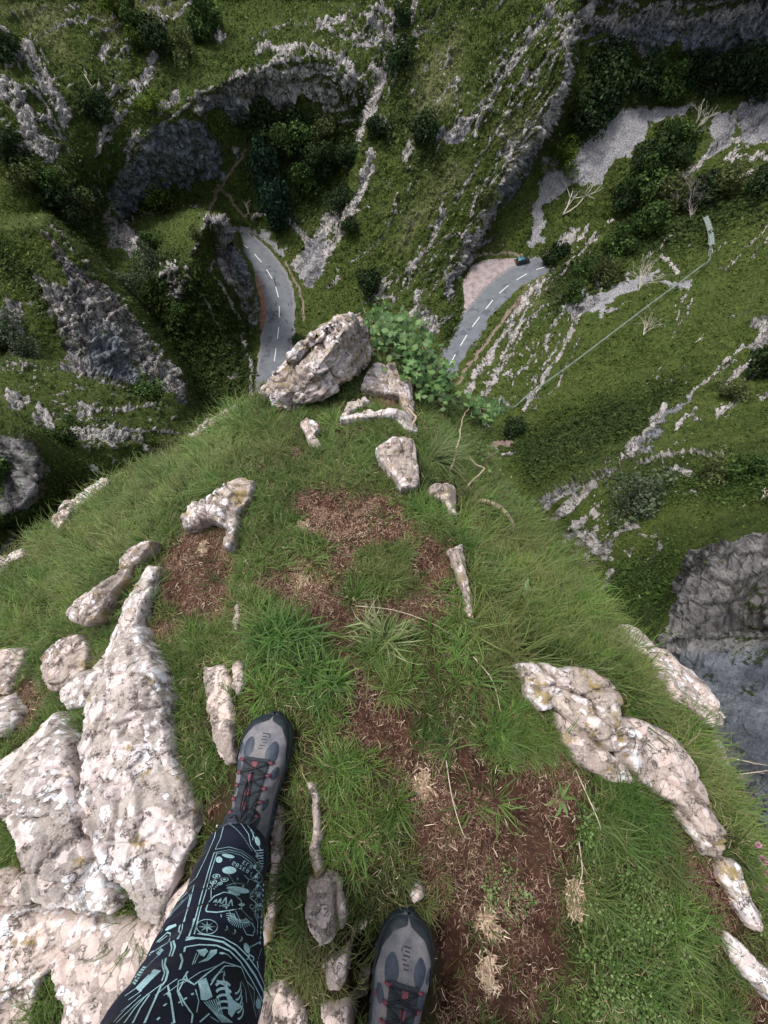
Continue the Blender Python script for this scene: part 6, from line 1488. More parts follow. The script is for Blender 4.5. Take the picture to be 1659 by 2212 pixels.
for L_, w in [
    ([(1135, 75), (1100, 210), (1050, 318)], 9), ([(1058, 120), (1045, 200), (960, 400), (870, 585)], 10), ([(1050, 318), (1180, 295), (1300, 330), (1400, 400), (1490, 500)], 9),
    ([(1040, 345), (985, 520), (950, 640), (905, 800), (860, 980), (800, 1140)], 10), ([(1065, 352), (1010, 520), (960, 720), (905, 900), (850, 1120)], 8), ([(1040, 350), (1180, 322), (1300, 352), (1400, 425), (1480, 525)], 9), ([(1070, 358), (1180, 342), (1290, 372), (1380, 440), (1470, 550)], 6),
    ([(870, 585), (720, 720), (560, 880)], 7), ([(850, 655), (700, 780), (540, 950)], 7), ([(850, 655), (810, 820), (750, 1005)], 9), ([(818, 735), (690, 850), (520, 1020)], 7), ([(818, 735), (785, 880), (760, 1000)], 7), ([(800, 760), (700, 860), (590, 970)], 5),
    ([(770, 1172), (870, 1155), (1000, 1168), (1120, 1192), (1230, 1265), (1330, 1375), (1420, 1505), (1490, 1640), (1520, 1740)], 15), ([(765, 1240), (900, 1218), (1060, 1225), (1180, 1275), (1280, 1375), (1380, 1535), (1440, 1645), (1510, 1790)], 11), ([(765, 1240), (755, 1290)], 14), ([(775, 1150), (850, 1150)], 12),
    ([(880, 1115), (1000, 1132), (1120, 1152), (1250, 1225), (1350, 1322), (1450, 1462), (1515, 1610)], 9), ([(850, 970), (840, 1030), (800, 1140)], 13), ([(890, 965), (875, 1040), (850, 1115)], 9),
    ([(720, 1030), (705, 1090), (725, 1110), (690, 1165)], 13), ([(742, 1022), (738, 1075), (700, 1165)], 9), ([(655, 1180), (670, 1240), (640, 1330)], 13), ([(630, 1190), (640, 1250), (615, 1330)], 9), ([(720, 1305), (738, 1370), (712, 1455)], 14), ([(585, 1345), (570, 1410), (602, 1480), (580, 1560), (545, 1605)], 14), ([(552, 1360), (550, 1420), (572, 1485), (545, 1560)], 8),
    ([(545, 1590), (470, 1760), (380, 1960)], 13), ([(430, 1690), (340, 1820), (270, 1960)], 11), ([(410, 1685), (290, 1820), (190, 1960)], 9), ([(545, 1590), (330, 1750), (115, 1960)], 8), ([(350, 1690), (200, 1830), (90, 1950)], 7), ([(600, 1600), (630, 1740), (662, 1960)], 11), ([(750, 1560), (560, 1700)], 5),
    ([(520, 1055), (480, 1110), (440, 1180)], 7), ([(500, 1190), (600, 1100), (630, 1110), (615, 1190), (540, 1240), (430, 1310)], 8), ([(440, 1290), (600, 1200)], 6),
    ([(790, 1470), (745, 1540), (850, 1595), (960, 1500), (1060, 1425), (1130, 1382), (1290, 1432), (1340, 1560), (1410, 1640), (1412, 1790)], 10), ([(750, 1560), (700, 1660), (762, 1780), (832, 1880), (822, 1960)], 10), ([(770, 1490), (780, 1545), (850, 1600)], 8), ([(1000, 1600), (1080, 1480), (1135, 1420), (1250, 1420)], 9),
    ([(1280, 60), (1360, 170), (1380, 270), (1440, 360), (1500, 400)], 7), ([(1350, 90), (1410, 160), (1400, 230)], 6), ([(1380, 130), (1430, 230), (1480, 330)], 8), ([(1340, 590), (1450, 620), (1480, 700)], 4), ([(1150, 660), (1240, 635), (1340, 650), (1400, 720), (1390, 760)], 5), ([(1170, 550), (1240, 660)], 4),
    ([(1430, 700), (1450, 900), (1440, 1100)], 6), ([(1460, 690), (1480, 900), (1470, 1140)], 5), ([(1370, 770), (1440, 830), (1420, 910), (1460, 960)], 8), ([(1310, 1010), (1370, 1000), (1420, 1060), (1400, 1130), (1340, 1120), (1310, 1060)], 6), ([(1365, 1245), (1470, 1185)], 7), ([(1440, 1370), (1450, 1440)], 12), ([(1360, 1300), (1410, 1340), (1400, 1370)], 10),
    ([(960, 890), (985, 820), (1040, 760), (1130, 722), (1220, 740), (1290, 800), (1295, 875), (1180, 895), (1060, 912), (968, 905), (960, 890)], 11), ([(1020, 830), (1060, 790), (1050, 850), (1100, 780), (1090, 860), (1150, 770), (1150, 880), (1200, 790), (1210, 870)], 13), ([(1290, 880), (1400, 1000), (1420, 1100)], 5), ([(1240, 900), (1290, 1010)], 4),
    ([(700, 1770), (780, 1720)], 12), ([(560, 1800), (590, 1775)], 13), ([(500, 1930), (525, 1905)], 13), ([(820, 1690), (845, 1680)], 13), ([(1060, 1420), (900, 1480), (750, 1580)], 5), ([(1440, 1700), (1470, 1800), (1450, 1950)], 10), ([(1490, 1690), (1440, 1870)], 7), ([(1340, 1560), (1380, 1700), (1430, 1900)], 7), ([(900, 1950), (990, 1870)], 9), ([(760, 1540), (700, 1560), (690, 1660), (740, 1800)], 6),
]: pline(L_, w)
for pts in [[(880, 1570), (960, 1530), (990, 1620), (1020, 1710), (960, 1745), (910, 1740), (900, 1650)], [(1130, 1460), (1150, 1560), (1185, 1690), (1215, 1775), (1310, 1805), (1240, 1840), (1200, 1905), (1165, 1870), (1165, 1770), (1140, 1660), (1115, 1540)],
            [(300, 1625), (380, 1540), (470, 1450), (540, 1465), (480, 1520), (420, 1580), (340, 1665)], [(578, 1075), (610, 1040), (682, 1018), (685, 1042), (640, 1062), (590, 1085)], [(870, 1270), (960, 1255), (980, 1280), (940, 1335), (905, 1320)], [(1000, 1270), (1065, 1262), (1060, 1300), (980, 1370), (900, 1390), (960, 1350)],
            ell(1180, 515, 66, 36), ell(1170, 380, 60, 18, rot=.2), ell(1085, 415, 30, 30), ell(1342, 1250, 26, 50, rot=-.35), ell(1260, 700, 110, 30, rot=.15), ell(1225, 728, 60, 22, rot=.3), ell(1450, 1770, 26, 50), ell(1470, 1890, 24, 60), ell(935, 290, 26, 34), ell(1445, 240, 22, 46, rot=-.3), ell(1295, 840, 30, 14), ell(1145, 850, 40, 16), ell(1110, 1300, 26, 10),
            [(1060, 1400 + 150), (1100, 1560), (1150, 1610), (1120, 1600), (1060, 1575)]]: pfill(pts)
for c, r_ in [((1060, 572), 34), ((1032, 625), 30), ((1135, 602), 34), ((1095, 640), 20)]: pline(ell(*c, r_, r_ * .6), 9); pfill(ell(*c, r_ * .45, r_ * .3, 10))
for k in range(6): pfill(ell(990 + k * 16, 690 - (k % 3) * 16, 9, 5, 8, .6))
pline(ell(970, 1050, 98, 70, 26), 8); pfill([(970 + (86 if k % 2 == 0 else 26) * math.cos(k * math.pi / 8), 1050 + (60 if k % 2 == 0 else 18) * math.sin(k * math.pi / 8)) for k in range(16)])
for c in [(1140, 1062), (1215, 1095), (1278, 1162), (1345, 1330)]: pfill([(c[0] + 26 * math.cos(a), c[1] + 26 * math.sin(a)) for a in np.linspace(-1.2, 1.9, 9)] + [(c[0] + 8 + 14 * math.cos(a), c[1] + 4 + 14 * math.sin(a)) for a in np.linspace(1.9, -1.2, 7)])
for k in range(5):      # fanned rays and ribs
    pline(ell(1120 + k * 8, 1640 + k * 62, 78 + k * 4, 70, 12, .35, 3.3, 5.4), 17 - k); pline(ell(1250 + k * 6, 1620 + k * 60, 30, 60, 10, .3, -1.0, 1.6), 10)
for k in range(7): pline([(940 + k * 22, 1760 - k * 6), (1030 + k * 14, 1860 + k * 4), (1110 + k * 16, 1955)], 8)
for k in range(16):
    a = -.4 + k * .16; pline([(1290 + 60 * math.cos(a + 1.2), 930 + 50 * math.sin(a + 1.2)), (1290 + 140 * math.cos(a + 1.2), 930 + 130 * math.sin(a + 1.2))], 5, sub=30)
for k in range(22): pfill(ell(1190 + k * 9.5, 85 + k * 5 + (k * k) * .32, 4, 4, 6))
for k in range(12): pfill(ell(640 + k * 13, 860 - k * 12, 5, 7, 6, .8)); pfill(ell(1500 - k * 3, 650 + k * 50, 7, 14, 8))
for k in range(7): pline([(1420 + k * 9, 330 + k * 24), (1500, 320 + k * 26)], 7); pline([(260 + k * 18, 1560 - k * 22), (300 + k * 16, 1590 - k * 26)], 10)
for k in range(9): pline(ell(1400 + (k % 3) * 26, 560 + (k // 3) * 150 + (k % 2) * 30, 20, 30, 9, .3 * k, 0, 4.5), 5)
for L_ in [[(1060, 560), (1010, 700), (1010, 780)], [(1180, 900), (1200, 960)], [(1100, 930), (1105, 960)], [(1230, 945), (1240, 985)], [(1280, 985), (1290, 1030)], [(1170, 960), (1180, 1000)], [(890, 1390), (960, 1350)], [(850, 1400), (900, 1290)], [(830, 1410), (870, 1300)], [(1090, 1290), (1160, 1310), (1200, 1350)], [(690, 1540), (590, 1610), (480, 1700)], [(540, 1290), (440, 1390), (330, 1520)], [(610, 960), (640, 930)], [(560, 1060), (540, 1100)], [(600, 1130), (520, 1190)], [(1320, 560), (1360, 600), (1350, 640)], [(1410, 920), (1450, 1010), (1440, 1120)], [(1390, 960), (1400, 1050)], [(1230, 1320), (1290, 1390)], [(1480, 1250), (1450, 1350)], [(860, 1640), (890, 1750), (870, 1860)], [(1010, 1560), (1060, 1500), (1120, 1470)], [(1290, 1560), (1330, 1640), (1340, 1760)], [(1000, 1900), (1080, 1950)], [(200, 1700), (330, 1610)], [(230, 1740), (360, 1650)], [(160, 1850), (300, 1740)]]: pline(L_, 6)
for k in range(5): pfill(ell(1420 + k * 12, 480 + k * 90, 14, 22, 9, .4)); pline(ell(1455, 480 + k * 110, 34, 44, 12), 5)
def star(cx, cy, r_): pfill([(cx + (r_ if k % 2 == 0 else r_ * .28) * math.cos(k * math.pi / 4), cy + (r_ if k % 2 == 0 else r_ * .28) * math.sin(k * math.pi / 4)) for k in range(8)])
for q in [(605, 1685, 34), (1310, 665, 18), (1258, 598, 16), (1440, 380, 26), (640, 1960, 16)]: star(*q)
GL = {'B': [[(0, 0), (0, 4), (2, 4), (2.4, 3), (2, 2), (0, 2)], [(2, 2), (2.6, 1), (2, 0), (0, 0)]], 'O': [[(0, 0), (0, 4), (2.2, 4), (2.2, 0), (0, 0)]], 'G': [[(2.3, 4), (0, 4), (0, 0), (2.3, 0), (2.3, 2), (1.2, 2)]], 'Z': [[(0, 4), (2.3, 4), (0, 0), (2.3, 0)]], 'E': [[(2.2, 4), (0, 4), (0, 0), (2.2, 0)], [(0, 2), (1.8, 2)]], 'L': [[(0, 4), (0, 0), (2.2, 0)]], '.': [[(0, 0), (.5, .4)]], 'U': [[(0, 4), (0, 0), (2.2, 0), (2.2, 4)]]}
def text(s_, x, y, sz, ang):
    for ch in s_:
        for st_ in GL[ch]: pline([(x + (a * math.cos(ang) - b * math.sin(ang)) * sz, y - (-a * math.sin(ang) - b * math.cos(ang)) * -sz if False else y + (a * math.sin(ang) + b * math.cos(ang)) * sz) for a, b in st_], 6, sub=6)
        x += math.cos(ang) * sz * 4.6; y += math.sin(ang) * sz * 4.6
text('BO.', 560, 1275, 8, 2.3); text('.GBZEB', 1190, 415, 8, .5); text('ELU', 1320, 425, 8, .55)
pm = pr.build('trouser_print', M['print_ink'], trousers, smooth_=False)

# ------------------------------------------------------------------ trees and bushes in the gorge
def crown_mesh(name, seed, n, pal, spread=(1, 1, .8), leaf=.085, lobes=9, dense=.85):
    r_ = np.random.default_rng(seed)
    cs = r_.normal(0, .42, (lobes, 3)) * spread; cs[:, 2] += .1; rad = r_.uniform(.30, .52, lobes)
    k = r_.integers(0, lobes, n); d = r_.normal(0, 1, (n, 3)); d /= np.linalg.norm(d, axis=1)[:, None]
    rr = dense + (1 - dense) * r_.random(n) ** .5 + r_.normal(0, .10, n)
    C = cs[k] + d * (rad[k] * rr)[:, None]
    nz = d + r_.normal(0, .7, (n, 3)); nz /= np.linalg.norm(nz, axis=1)[:, None]
    ax = np.cross(nz, r_.normal(0, 1, (n, 3))); ax /= np.linalg.norm(ax, axis=1)[:, None]; bx_ = np.cross(nz, ax)
    s = leaf * r_.uniform(.5, 1.4, n)[:, None]
    V = np.stack([C - ax * s, C + bx_ * s * .6, C + ax * s, C - bx_ * s * .6], 1)
    pal = np.array(pal); lobe_t = 1 + .28 * r_.standard_normal(lobes)
    col = pal[r_.integers(0, len(pal), n)] * np.clip(lobe_t[k] + .22 * r_.standard_normal(n), .35, 1.9)[:, None]
    me = mesh_np(name, V.reshape(-1, 3), np.arange(4 * n).reshape(n, 4), None, False); set_col(me, 'Col', np.repeat(np.clip(col, .002, 1), 4, 0))
    me.materials.append(M['far_leaf'])
    return me, cs, rad
def trunk_mesh(name, cs, rad, seed):
    r_ = random.Random(seed); mb = MB()
    mb.tube([(0, 0, -1.15), (.03, .02, -.6), (-.02, .04, -.1), (0, 0, .2)], [.085, .065, .05, .03], 7)
    for c in cs: mb.tube([(0, 0, -.65 + r_.random() * .3), tuple(np.array(c) * .5 + [0, 0, -.15]), tuple(c)], [.035, .024, .012], 5)
    o = mb.build(name, None); me = o.data; bpy.data.objects.remove(o); me.materials.append(M['bark_dark']); return me
P_DARK = [(.026, .045, .017), (.036, .062, .021), (.018, .032, .014)]
P_MID = [(.042, .075, .018), (.058, .10, .025), (.030, .055, .016)]
P_YEL = [(.11, .17, .025), (.15, .21, .035), (.08, .13, .02)]
P_GRY = [(.085, .11, .065), (.065, .09, .05), (.11, .135, .085)]
P_OLV = [(.08, .10, .034), (.058, .078, .027), (.105, .125, .045)]
KIND = {}
for i, (k, pal, n, sp, lf) in enumerate([('dark', P_DARK, 2200, (1, 1, .8), .075), ('mid', P_MID, 2200, (1, 1, .7), .075), ('yellow', P_YEL, 2000, (1, 1, .9), .07), ('grey', P_GRY, 2000, (1, 1, .6), .06), ('olive', P_OLV, 2000, (1.1, 1, .6), .065), ('tall', [(.014, .034, .022), (.022, .048, .028)], 3000, (.7, .7, 1.3), .07)]):
    for v in range(3):
        me, cs, rad = crown_mesh('crown_' + k, 40 + i * 7 + v, n, pal, sp, lf, 11 if k != 'tall' else 14)
        KIND.setdefault(k, []).append((me, trunk_mesh('trunk_' + k, cs, rad, i * 3 + v)))
LK = {'dark': 'dark green', 'mid': 'mid green', 'yellow': 'bright yellow green', 'grey': 'grey green', 'olive': 'olive green', 'tall': 'tall blackish green'}
TREES = [  # bearing x, y, radius, kind, where
 (255, 28, 34, 'yellow', 'left of two at the top edge above the left wall'), (298, 48, 32, 'mid', 'beside the yellow green one near the top edge'), (345, 98, 44, 'dark', 'high on the left wall below the top edge'), (408, 118, 34, 'olive', 'right of the dark bush high on the left wall'), (455, 60, 44, 'mid', 'below a pale outcrop at the top edge'),
 (296, 105, 22, 'yellow', 'small one in the gap between high bushes on the left wall'), (215, 240, 38, 'dark', 'left of the pinkish outcrop on the left wall'), (322, 235, 24, 'yellow', 'just above the rim of the blue cliff'), (130, 440, 44, 'dark', 'on the slope left of the blue cliff'), (175, 462, 38, 'olive', 'above the nearest left crag'), (30, 330, 44, 'dark', 'at the left edge under the streaked outcrop'),
 (75, 390, 40, 'olive', 'left slope above the mossy crag'), (20, 110, 40, 'dark', 'at the left edge near the top'), (110, 400, 34, 'mid', 'between dark bushes on the left slope'), (352, 448, 36, 'yellow', 'standing alone at the foot of the blue cliff'), (596, 425, 46, 'tall', 'standing above the hairpin on the left arm of the road'), (606, 470, 40, 'tall', 'lower half of the pair above the hairpin'),
 (640, 320, 48, 'mid', 'in the hollow above the hairpin'), (585, 290, 46, 'dark', 'upper left of the hollow thicket'), (690, 350, 46, 'dark', 'right side of the hollow thicket'), (545, 262, 34, 'mid', 'below the grey cliff band'), (640, 270, 36, 'dark', 'top of the hollow thicket'), (752, 345, 34, 'dark', 'against the pale ribs of the spur'), (700, 290, 34, 'olive', 'upper right of the hollow thicket'), (660, 390, 36, 'mid', 'bottom of the hollow thicket'),
 (735, 440, 32, 'dark', 'beside the long outcrop above the grey scree knob'), (757, 492, 22, 'dark', 'small one below the long outcrop of the spur'), (430, 78, 20, 'dark', 'small one near the pale outcrop at the top'), (862, 135, 36, 'dark', 'in the shallow gully at the top of the spur'), (815, 285, 30, 'dark', 'right of the long outcrop on the spur'), (918, 282, 38, 'dark', 'left of the grey boulder patch on the spur'), (870, 40, 22, 'dark', 'at the head of the spur gully'),
 (800, 615, 34, 'dark', 'low on the spur above the boulder tip'), (1300, 200, 56, 'dark', 'largest in the thicket beneath the blue cliff on the right'), (1262, 255, 44, 'dark', 'left end of the thicket beside the scree'), (1312, 135, 40, 'dark', 'close under the right hand blue cliff'), (1385, 175, 46, 'dark', 'middle of the right thicket'), (1440, 195, 40, 'mid', 'lit one above the scree on the right'), (1500, 170, 46, 'dark', 'right thicket under the cliff face'), (1570, 165, 50, 'dark', 'right thicket near the picture edge'), (1640, 190, 44, 'dark', 'at the right edge of the high thicket'),
 (1210, 352, 32, 'yellow', 'round one standing at the edge of the grey scree'), (1400, 350, 48, 'dark', 'upper of the clump right of the scree'), (1375, 400, 46, 'mid', 'middle of the clump right of the scree'), (1452, 300, 36, 'mid', 'right edge of the scree beside a bare white tree'), (1345, 430, 34, 'dark', 'lowest of the clump right of the scree'), (1450, 350, 34, 'dark', 'behind the clump right of the scree'),
 (1440, 430, 46, 'olive', 'above the bare grey shrub'), (1380, 490, 46, 'mid', 'in the green band above the fence'), (1320, 530, 40, 'mid', 'over the rock ribs beside the road'), (1510, 415, 40, 'dark', 'on the right slope above the green band'), (1570, 395, 40, 'olive', 'on the right slope near the picture edge'), (1640, 400, 36, 'dark', 'at the right edge above the grassy slope'), (1200, 548, 26, 'dark', 'overhanging the far end of the right arm of the road'), (1185, 560, 16, 'dark', 'small one touching the road beyond the parked car'),
 (1255, 590, 26, 'mid', 'small one on the ribs above the road'), (1300, 590, 34, 'olive', 'between rock ribs and the pale scree strip'), (1240, 640, 28, 'mid', 'left of the pale scree strip'), (1050, 437, 26, 'olive', 'growing out of the crest of the long dark cliff'), (1375, 1058, 62, 'grey', 'large wispy one on the near right terrace'), (1520, 1010, 46, 'olive', 'on the near right terrace beside pale stones'), (1600, 1015, 46, 'mid', 'near right terrace close to the picture edge'),
 (1640, 790, 50, 'dark', 'below the grey outcrop at the right edge'), (1560, 840, 36, 'olive', 'on the right slope above the slanting grey rib'), (322, 570, 34, 'grey', 'pale one left of the second pinnacle'), (288, 625, 36, 'grey', 'pale one in the cleft beside the mossy crag'), (425, 505, 18, 'olive', 'against the pinnacle top'), (330, 530, 26, 'mid', 'behind the second pinnacle'), (392, 665, 20, 'mid', 'below the small rocky knob'),
 (35, 715, 46, 'grey', 'on the near left crag by the picture edge'), (70, 760, 34, 'grey', 'lower one on the near left crag'), (320, 850, 40, 'mid', 'low rounded one at the foot of the mossy crag'), (140, 940, 34, 'mid', 'on the near left terrace'), (8, 1000, 58, 'mid', 'growing on the rock knob at the left edge'), (30, 1180 - 60, 20, 'dark', 'below the rock knob at the left edge'),
 (1110, 920, 30, 'dark', 'just beyond the trailing ivy'), (640, 730, 14, 'dark', 'small one at the edge of the left arm of the road'), (655, 745, 12, 'mid', 'tiny one beside the left arm of the road'),
]
for i, (px, py, r_, k, where) in enumerate(TREES):
    P_, n_, _, _ = vsurf(px, py + r_ * .35); D = (P_[1] * ST + (CZ - P_[2]) * CT)
    Rw = r_ * D / F
    nm = {'tall': 'evergreen_tree', 'yellow': 'young_tree'}.get(k, 'hawthorn_bush')
    root = empty(nm, tuple(P_), rng.random() * 6.28); root.scale = (Rw, Rw, Rw * (1.25 if k == 'tall' else .95))
    cat = {'tall': 'tree', 'yellow': 'tree'}.get(k, 'bush')
    tag(root, (LK[k] + ' ' + cat + ' ' + where), cat, 'trees and bushes of the gorge')
    cm_, tm = KIND[k][i % 3]
    a = link('crown', cm_, None, root); a.location = (0, 0, .55)
    b = link('trunk', tm, None, root); b.location = (0, 0, .55)

# dead white trees and leafless shrubs
simple('dead_wood', (.62, .56, .48), .8, .2, 3, .2); simple('dead_grey', (.30, .26, .24), .9, .1, 3, .2)
def branch_rec(mb, p, d, L, r, depth, rnd, bendz=.1):
    pts = [p]; q = p.copy(); dd = d.copy()
    for _ in range(3):
        dd = dd + np.array([rnd.gauss(0, .22), rnd.gauss(0, .22), rnd.gauss(bendz * .3, .16)]); dd /= np.linalg.norm(dd); q = q + dd * L / 3; pts.append(q.copy())
    mb.tube(pts, [r, r * .85, r * .7, r * .5], 5)
    if depth > 0:
        for _ in range(rnd.choice([2, 3, 3])):
            nd = dd + np.array([rnd.gauss(0, .6), rnd.gauss(0, .6), rnd.gauss(.15, .35)]); nd /= np.linalg.norm(nd)
            branch_rec(mb, pts[rnd.choice([1, 2, 3])], nd, L * rnd.uniform(.5, .8), r * .55, depth - 1, rnd, bendz)
def dead_tree(px, py, tx, ty, rad, label, mat='dead_wood', depth=3, seed=1, n=2, nm='dead_tree'):
    P_, _, _, _ = vsurf(px, py); Q_, _, _, _ = vsurf(tx, ty)
    d = (Q_ - P_); L = np.linalg.norm(d) + 1e-6; d = d / L; d[2] += .35; d /= np.linalg.norm(d)
    rnd = random.Random(seed); mb = MB()
    for k in range(n):
        branch_rec(mb, np.array([0, 0, .1]), d + np.array([rnd.gauss(0, .15), rnd.gauss(0, .15), 0]), L * .55, rad, depth, rnd)
    o = mb.build(nm, M[mat]); o.location = P_; tag(o, label, 'dead tree' if nm == 'dead_tree' else 'shrub'); return o
dead_tree(1215, 462, 1300, 402, .26, 'fallen white dead tree with forked trunk below the grey scree', seed=3, depth=2)
dead_tree(1480, 300, 1530, 245, .2, 'bare cream branched tree at the upper right edge of the scree', seed=5, n=3)
dead_tree(1390, 725, 1395, 690, .06, 'small bleached shrub standing alone below the fence line', seed=8, n=4, nm='bare_shrub')
dead_tree(1500, 740, 1530, 735, .08, 'small dead branch lying on the right hand grass slope', seed=9, n=2, depth=1)
dead_tree(1490, 475, 1480, 425, .14, 'leafless grey shrub near the upper end of the fence', 'dead_grey', 4, 11, 6, 'bare_shrub')
dead_tree(1380, 630, 1385, 590, .08, 'pale twiggy shrub at the end of the pale scree strip', seed=12, n=6, nm='bare_shrub')
dead_tree(200, 195, 178, 145, .10, 'thin bleached dead trunk on the upper left slope', seed=14, n=1, depth=1)
dead_tree(540, 465, 520, 430, .18, 'pale fallen branch on the path above the hairpin', seed=15, n=2, depth=2)
dead_tree(160, 400, 110, 350, .1, 'long thin dead branch left of the blue cliff', seed=16, n=1, depth=1)
dead_tree(1640, 1640 - 560, 1659, 1060, .05, 'dry twig cluster on the near terrace at the right edge', seed=17, n=3, nm='bare_shrub')

# rough growth over the turf: leaf-sized flecks everywhere that is not rock or road
du = np.gradient(vp, axis=1); dv = np.gradient(vp, axis=0); DD = vp[..., 1] * ST + (CZ - vp[..., 2]) * CT
vis = (PX > -140) & (PX < 1800) & (PY > -100) & (PY < 1420) & ~((sdf_poly(PX, PY, OUTLINE) < -40))
wg = vis * (1 - flat) * (1 - np.clip(rock * 1.15, 0, .96)) * (1 - scree) * (1 - np.clip(soil, 0, 1)) * (.45 + .9 * dark + .5 * smooth(-.2, .3, fbm(vp * .3, 3, 401)))
N_ = 300000
idx = rng.choice(wg.size, N_, p=(wg / wg.sum()).ravel())
jj, ii = np.unravel_index(idx, wg.shape)
P_ = vq[jj, ii] + (vq[np.clip(jj + 1, 0, nv - 1), ii] - vq[jj, ii]) * rng.random((N_, 1)) + (vq[jj, np.clip(ii + 1, 0, nu - 1)] - vq[jj, ii]) * rng.random((N_, 1))
Dn = DD[jj, ii]; s = Dn * .00125 * rng.uniform(.6, 1.7, N_) * (1 + .5 * dark[jj, ii]) * np.where(rng.random(N_) < .06, 1.9, 1)
nz = vn[jj, ii] + rng.normal(0, .8, (N_, 3)); nz /= np.linalg.norm(nz, axis=1)[:, None]
ax = np.cross(nz, rng.normal(0, 1, (N_, 3))); ax /= np.linalg.norm(ax, axis=1)[:, None]; bx_ = np.cross(nz, ax)
C = P_ + vn[jj, ii] * (s * rng.uniform(.2, 1.6, N_))[:, None]; s = s[:, None]
V = np.stack([C - ax * s * 1.3, C + bx_ * s * .7, C + ax * s * 1.3, C - bx_ * s * .7], 1)
patch_ = smooth(-.35, .35, fbm(P_ * .12, 4, 411))[:, None]; pl = pale[jj, ii][:, None]; dk = dark[jj, ii][:, None]
near = smooth(45, 18, Dn)[:, None]
colr = mixc([(.055, .088, .017), (.080, .118, .026), (.036, .060, .013)], N_, .38) * (1 - patch_) + mixc([(.095, .13, .028), (.13, .155, .045), (.065, .10, .021)], N_, .25) * patch_
colr = colr * (1 - pl * .7) + mixc([(.18, .19, .085), (.13, .15, .055)], N_, .2) * pl * .7
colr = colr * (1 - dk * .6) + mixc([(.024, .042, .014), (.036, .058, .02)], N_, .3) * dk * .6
colr = colr * (1 - near * .5) + mixc([(.05, .10, .018), (.07, .13, .026), (.033, .065, .014)], N_, .25) * near * .5
me = mesh_np('rough_growth', V.reshape(-1, 3), np.arange(4 * N_).reshape(N_, 4), None, False); set_col(me, 'Col', np.repeat(colr, 4, 0))
tag(link('hillside_growth', me, M['far_leaf']), kind='stuff')
# pale limestone fragments and teeth of rock breaking the turf
simple('loose_stone', (.43, .40, .38), .9, .15, 1.2, .35, .5, .05, obj=False)
ws = vis * (1 - flat) * (1 - rock * .9) * (smooth(.1, .8, np.maximum(regions, strip(streaks, 34) * .9)) * smooth(.0, .5, bed + .35 * fbm(vp * .6, 3, 77)) + .012)
NS = 1800
idx = rng.choice(ws.size, NS, p=(ws / ws.sum()).ravel()); jj, ii = np.unravel_index(idx, ws.shape)
C = vq[jj, ii]; Dn = DD[jj, ii]; s = Dn / 929 * (.8 + 2.6 * rng.random(NS) ** 3)
ico = np.array([(0, 0, 1.1), (.9, .1, .15), (.2, .85, .2), (-.8, .3, .1), (-.35, -.8, .2), (.55, -.6, .1), (0, 0, -.6)]); icoT = np.array([(0, 1, 2), (0, 2, 3), (0, 3, 4), (0, 4, 5), (0, 5, 1), (6, 2, 1), (6, 3, 2), (6, 4, 3), (6, 5, 4), (6, 1, 5)])
ang = R(46) + rng.normal(0, .35, NS); ca_, sa_ = np.cos(ang), np.sin(ang)
sh = ico[None] * (1 + rng.normal(0, .22, (NS, 7, 3))); sx = sh[..., 0] * rng.uniform(.9, 2.2, (NS, 1)); sy_ = sh[..., 1] * rng.uniform(.5, .9, (NS, 1))
V = np.stack([sx * ca_[:, None] - sy_ * sa_[:, None], sx * sa_[:, None] + sy_ * ca_[:, None], sh[..., 2] * rng.uniform(.7, 1.8, (NS, 1))], -1) * s[:, None, None] + C[:, None]
me = mesh_np('loose_stones', V.reshape(-1, 3), None, (np.arange(NS)[:, None, None] * 7 + icoT[None]).reshape(-1, 3), False)
tag(link('loose_stones', me, M['loose_stone']), kind='stuff')

# ------------------------------------------------------------------ parked car in the lay-by
simple('car_paint', (.012, .030, .034), .28, .6, Metallic=.4, Coat_Weight=.6); simple('car_roof', (.10, .23, .29), .25, .6, Metallic=.3); simple('car_glass', (.02, .03, .035), .08, .8); simple('car_tyre', (.02, .02, .02), .9, .2); simple('car_lamp', (.75, .78, .78), .2, .6); simple('car_lamp_red', (.4, .02, .02), .3, .5); simple('car_rim', (.4, .4, .42), .4, .5, Metallic=.7)
cp = at_z(1128, 567, RZ + .03); front = at_z(1150, 562, RZ + .03); dv_ = front - cp
car = empty('parked_car', cp, math.atan2(dv_.y, dv_.x)); tag(car, 'dark teal hatchback with light blue roof parked at the end of the gravel lay-by', 'car')
def loft(secs):
    mb = MB(); m = len(secs[0]); V = np.array(sum(secs, [])); n_ = len(secs)
    Q = [(i * m + k, i * m + (k + 1) % m, (i + 1) * m + (k + 1) % m, (i + 1) * m + k) for i in range(n_ - 1) for k in range(m)]
    mb.add(V, Q, []); c = mb.n; mb.add([np.mean(np.array(secs[0]), 0), np.mean(np.array(secs[-1]), 0)])
    mb.t.append(np.array([(c, (k + 1) % m, k) for k in range(m)] + [(c + 1, (n_ - 1) * m + k, (n_ - 1) * m + (k + 1) % m) for k in range(m)])); return mb
def sec(x, hw, z0, z1, tum=.1, n=24):
    out = []
    for k in range(n):
        a = 2 * math.pi * k / n; c, s_ = math.cos(a), math.sin(a); y = hw * math.copysign(abs(c) ** .45, c); z = (z0 + z1) / 2 + (z1 - z0) / 2 * math.copysign(abs(s_) ** .5, s_)
        out.append((x, y * (1 - tum * max(0, (z - z0) / (z1 - z0))), z))
    return out
loft([sec(-2.05, .70, .35, .85), sec(-1.98, .84, .26, 1.0), sec(-1.5, .89, .20, 1.02), sec(0, .90, .20, 1.0), sec(1.0, .89, .2, .98), sec(1.7, .85, .22, .88), sec(1.98, .76, .28, .74), sec(2.06, .62, .36, .6)]).build('body', M['car_paint'], car)
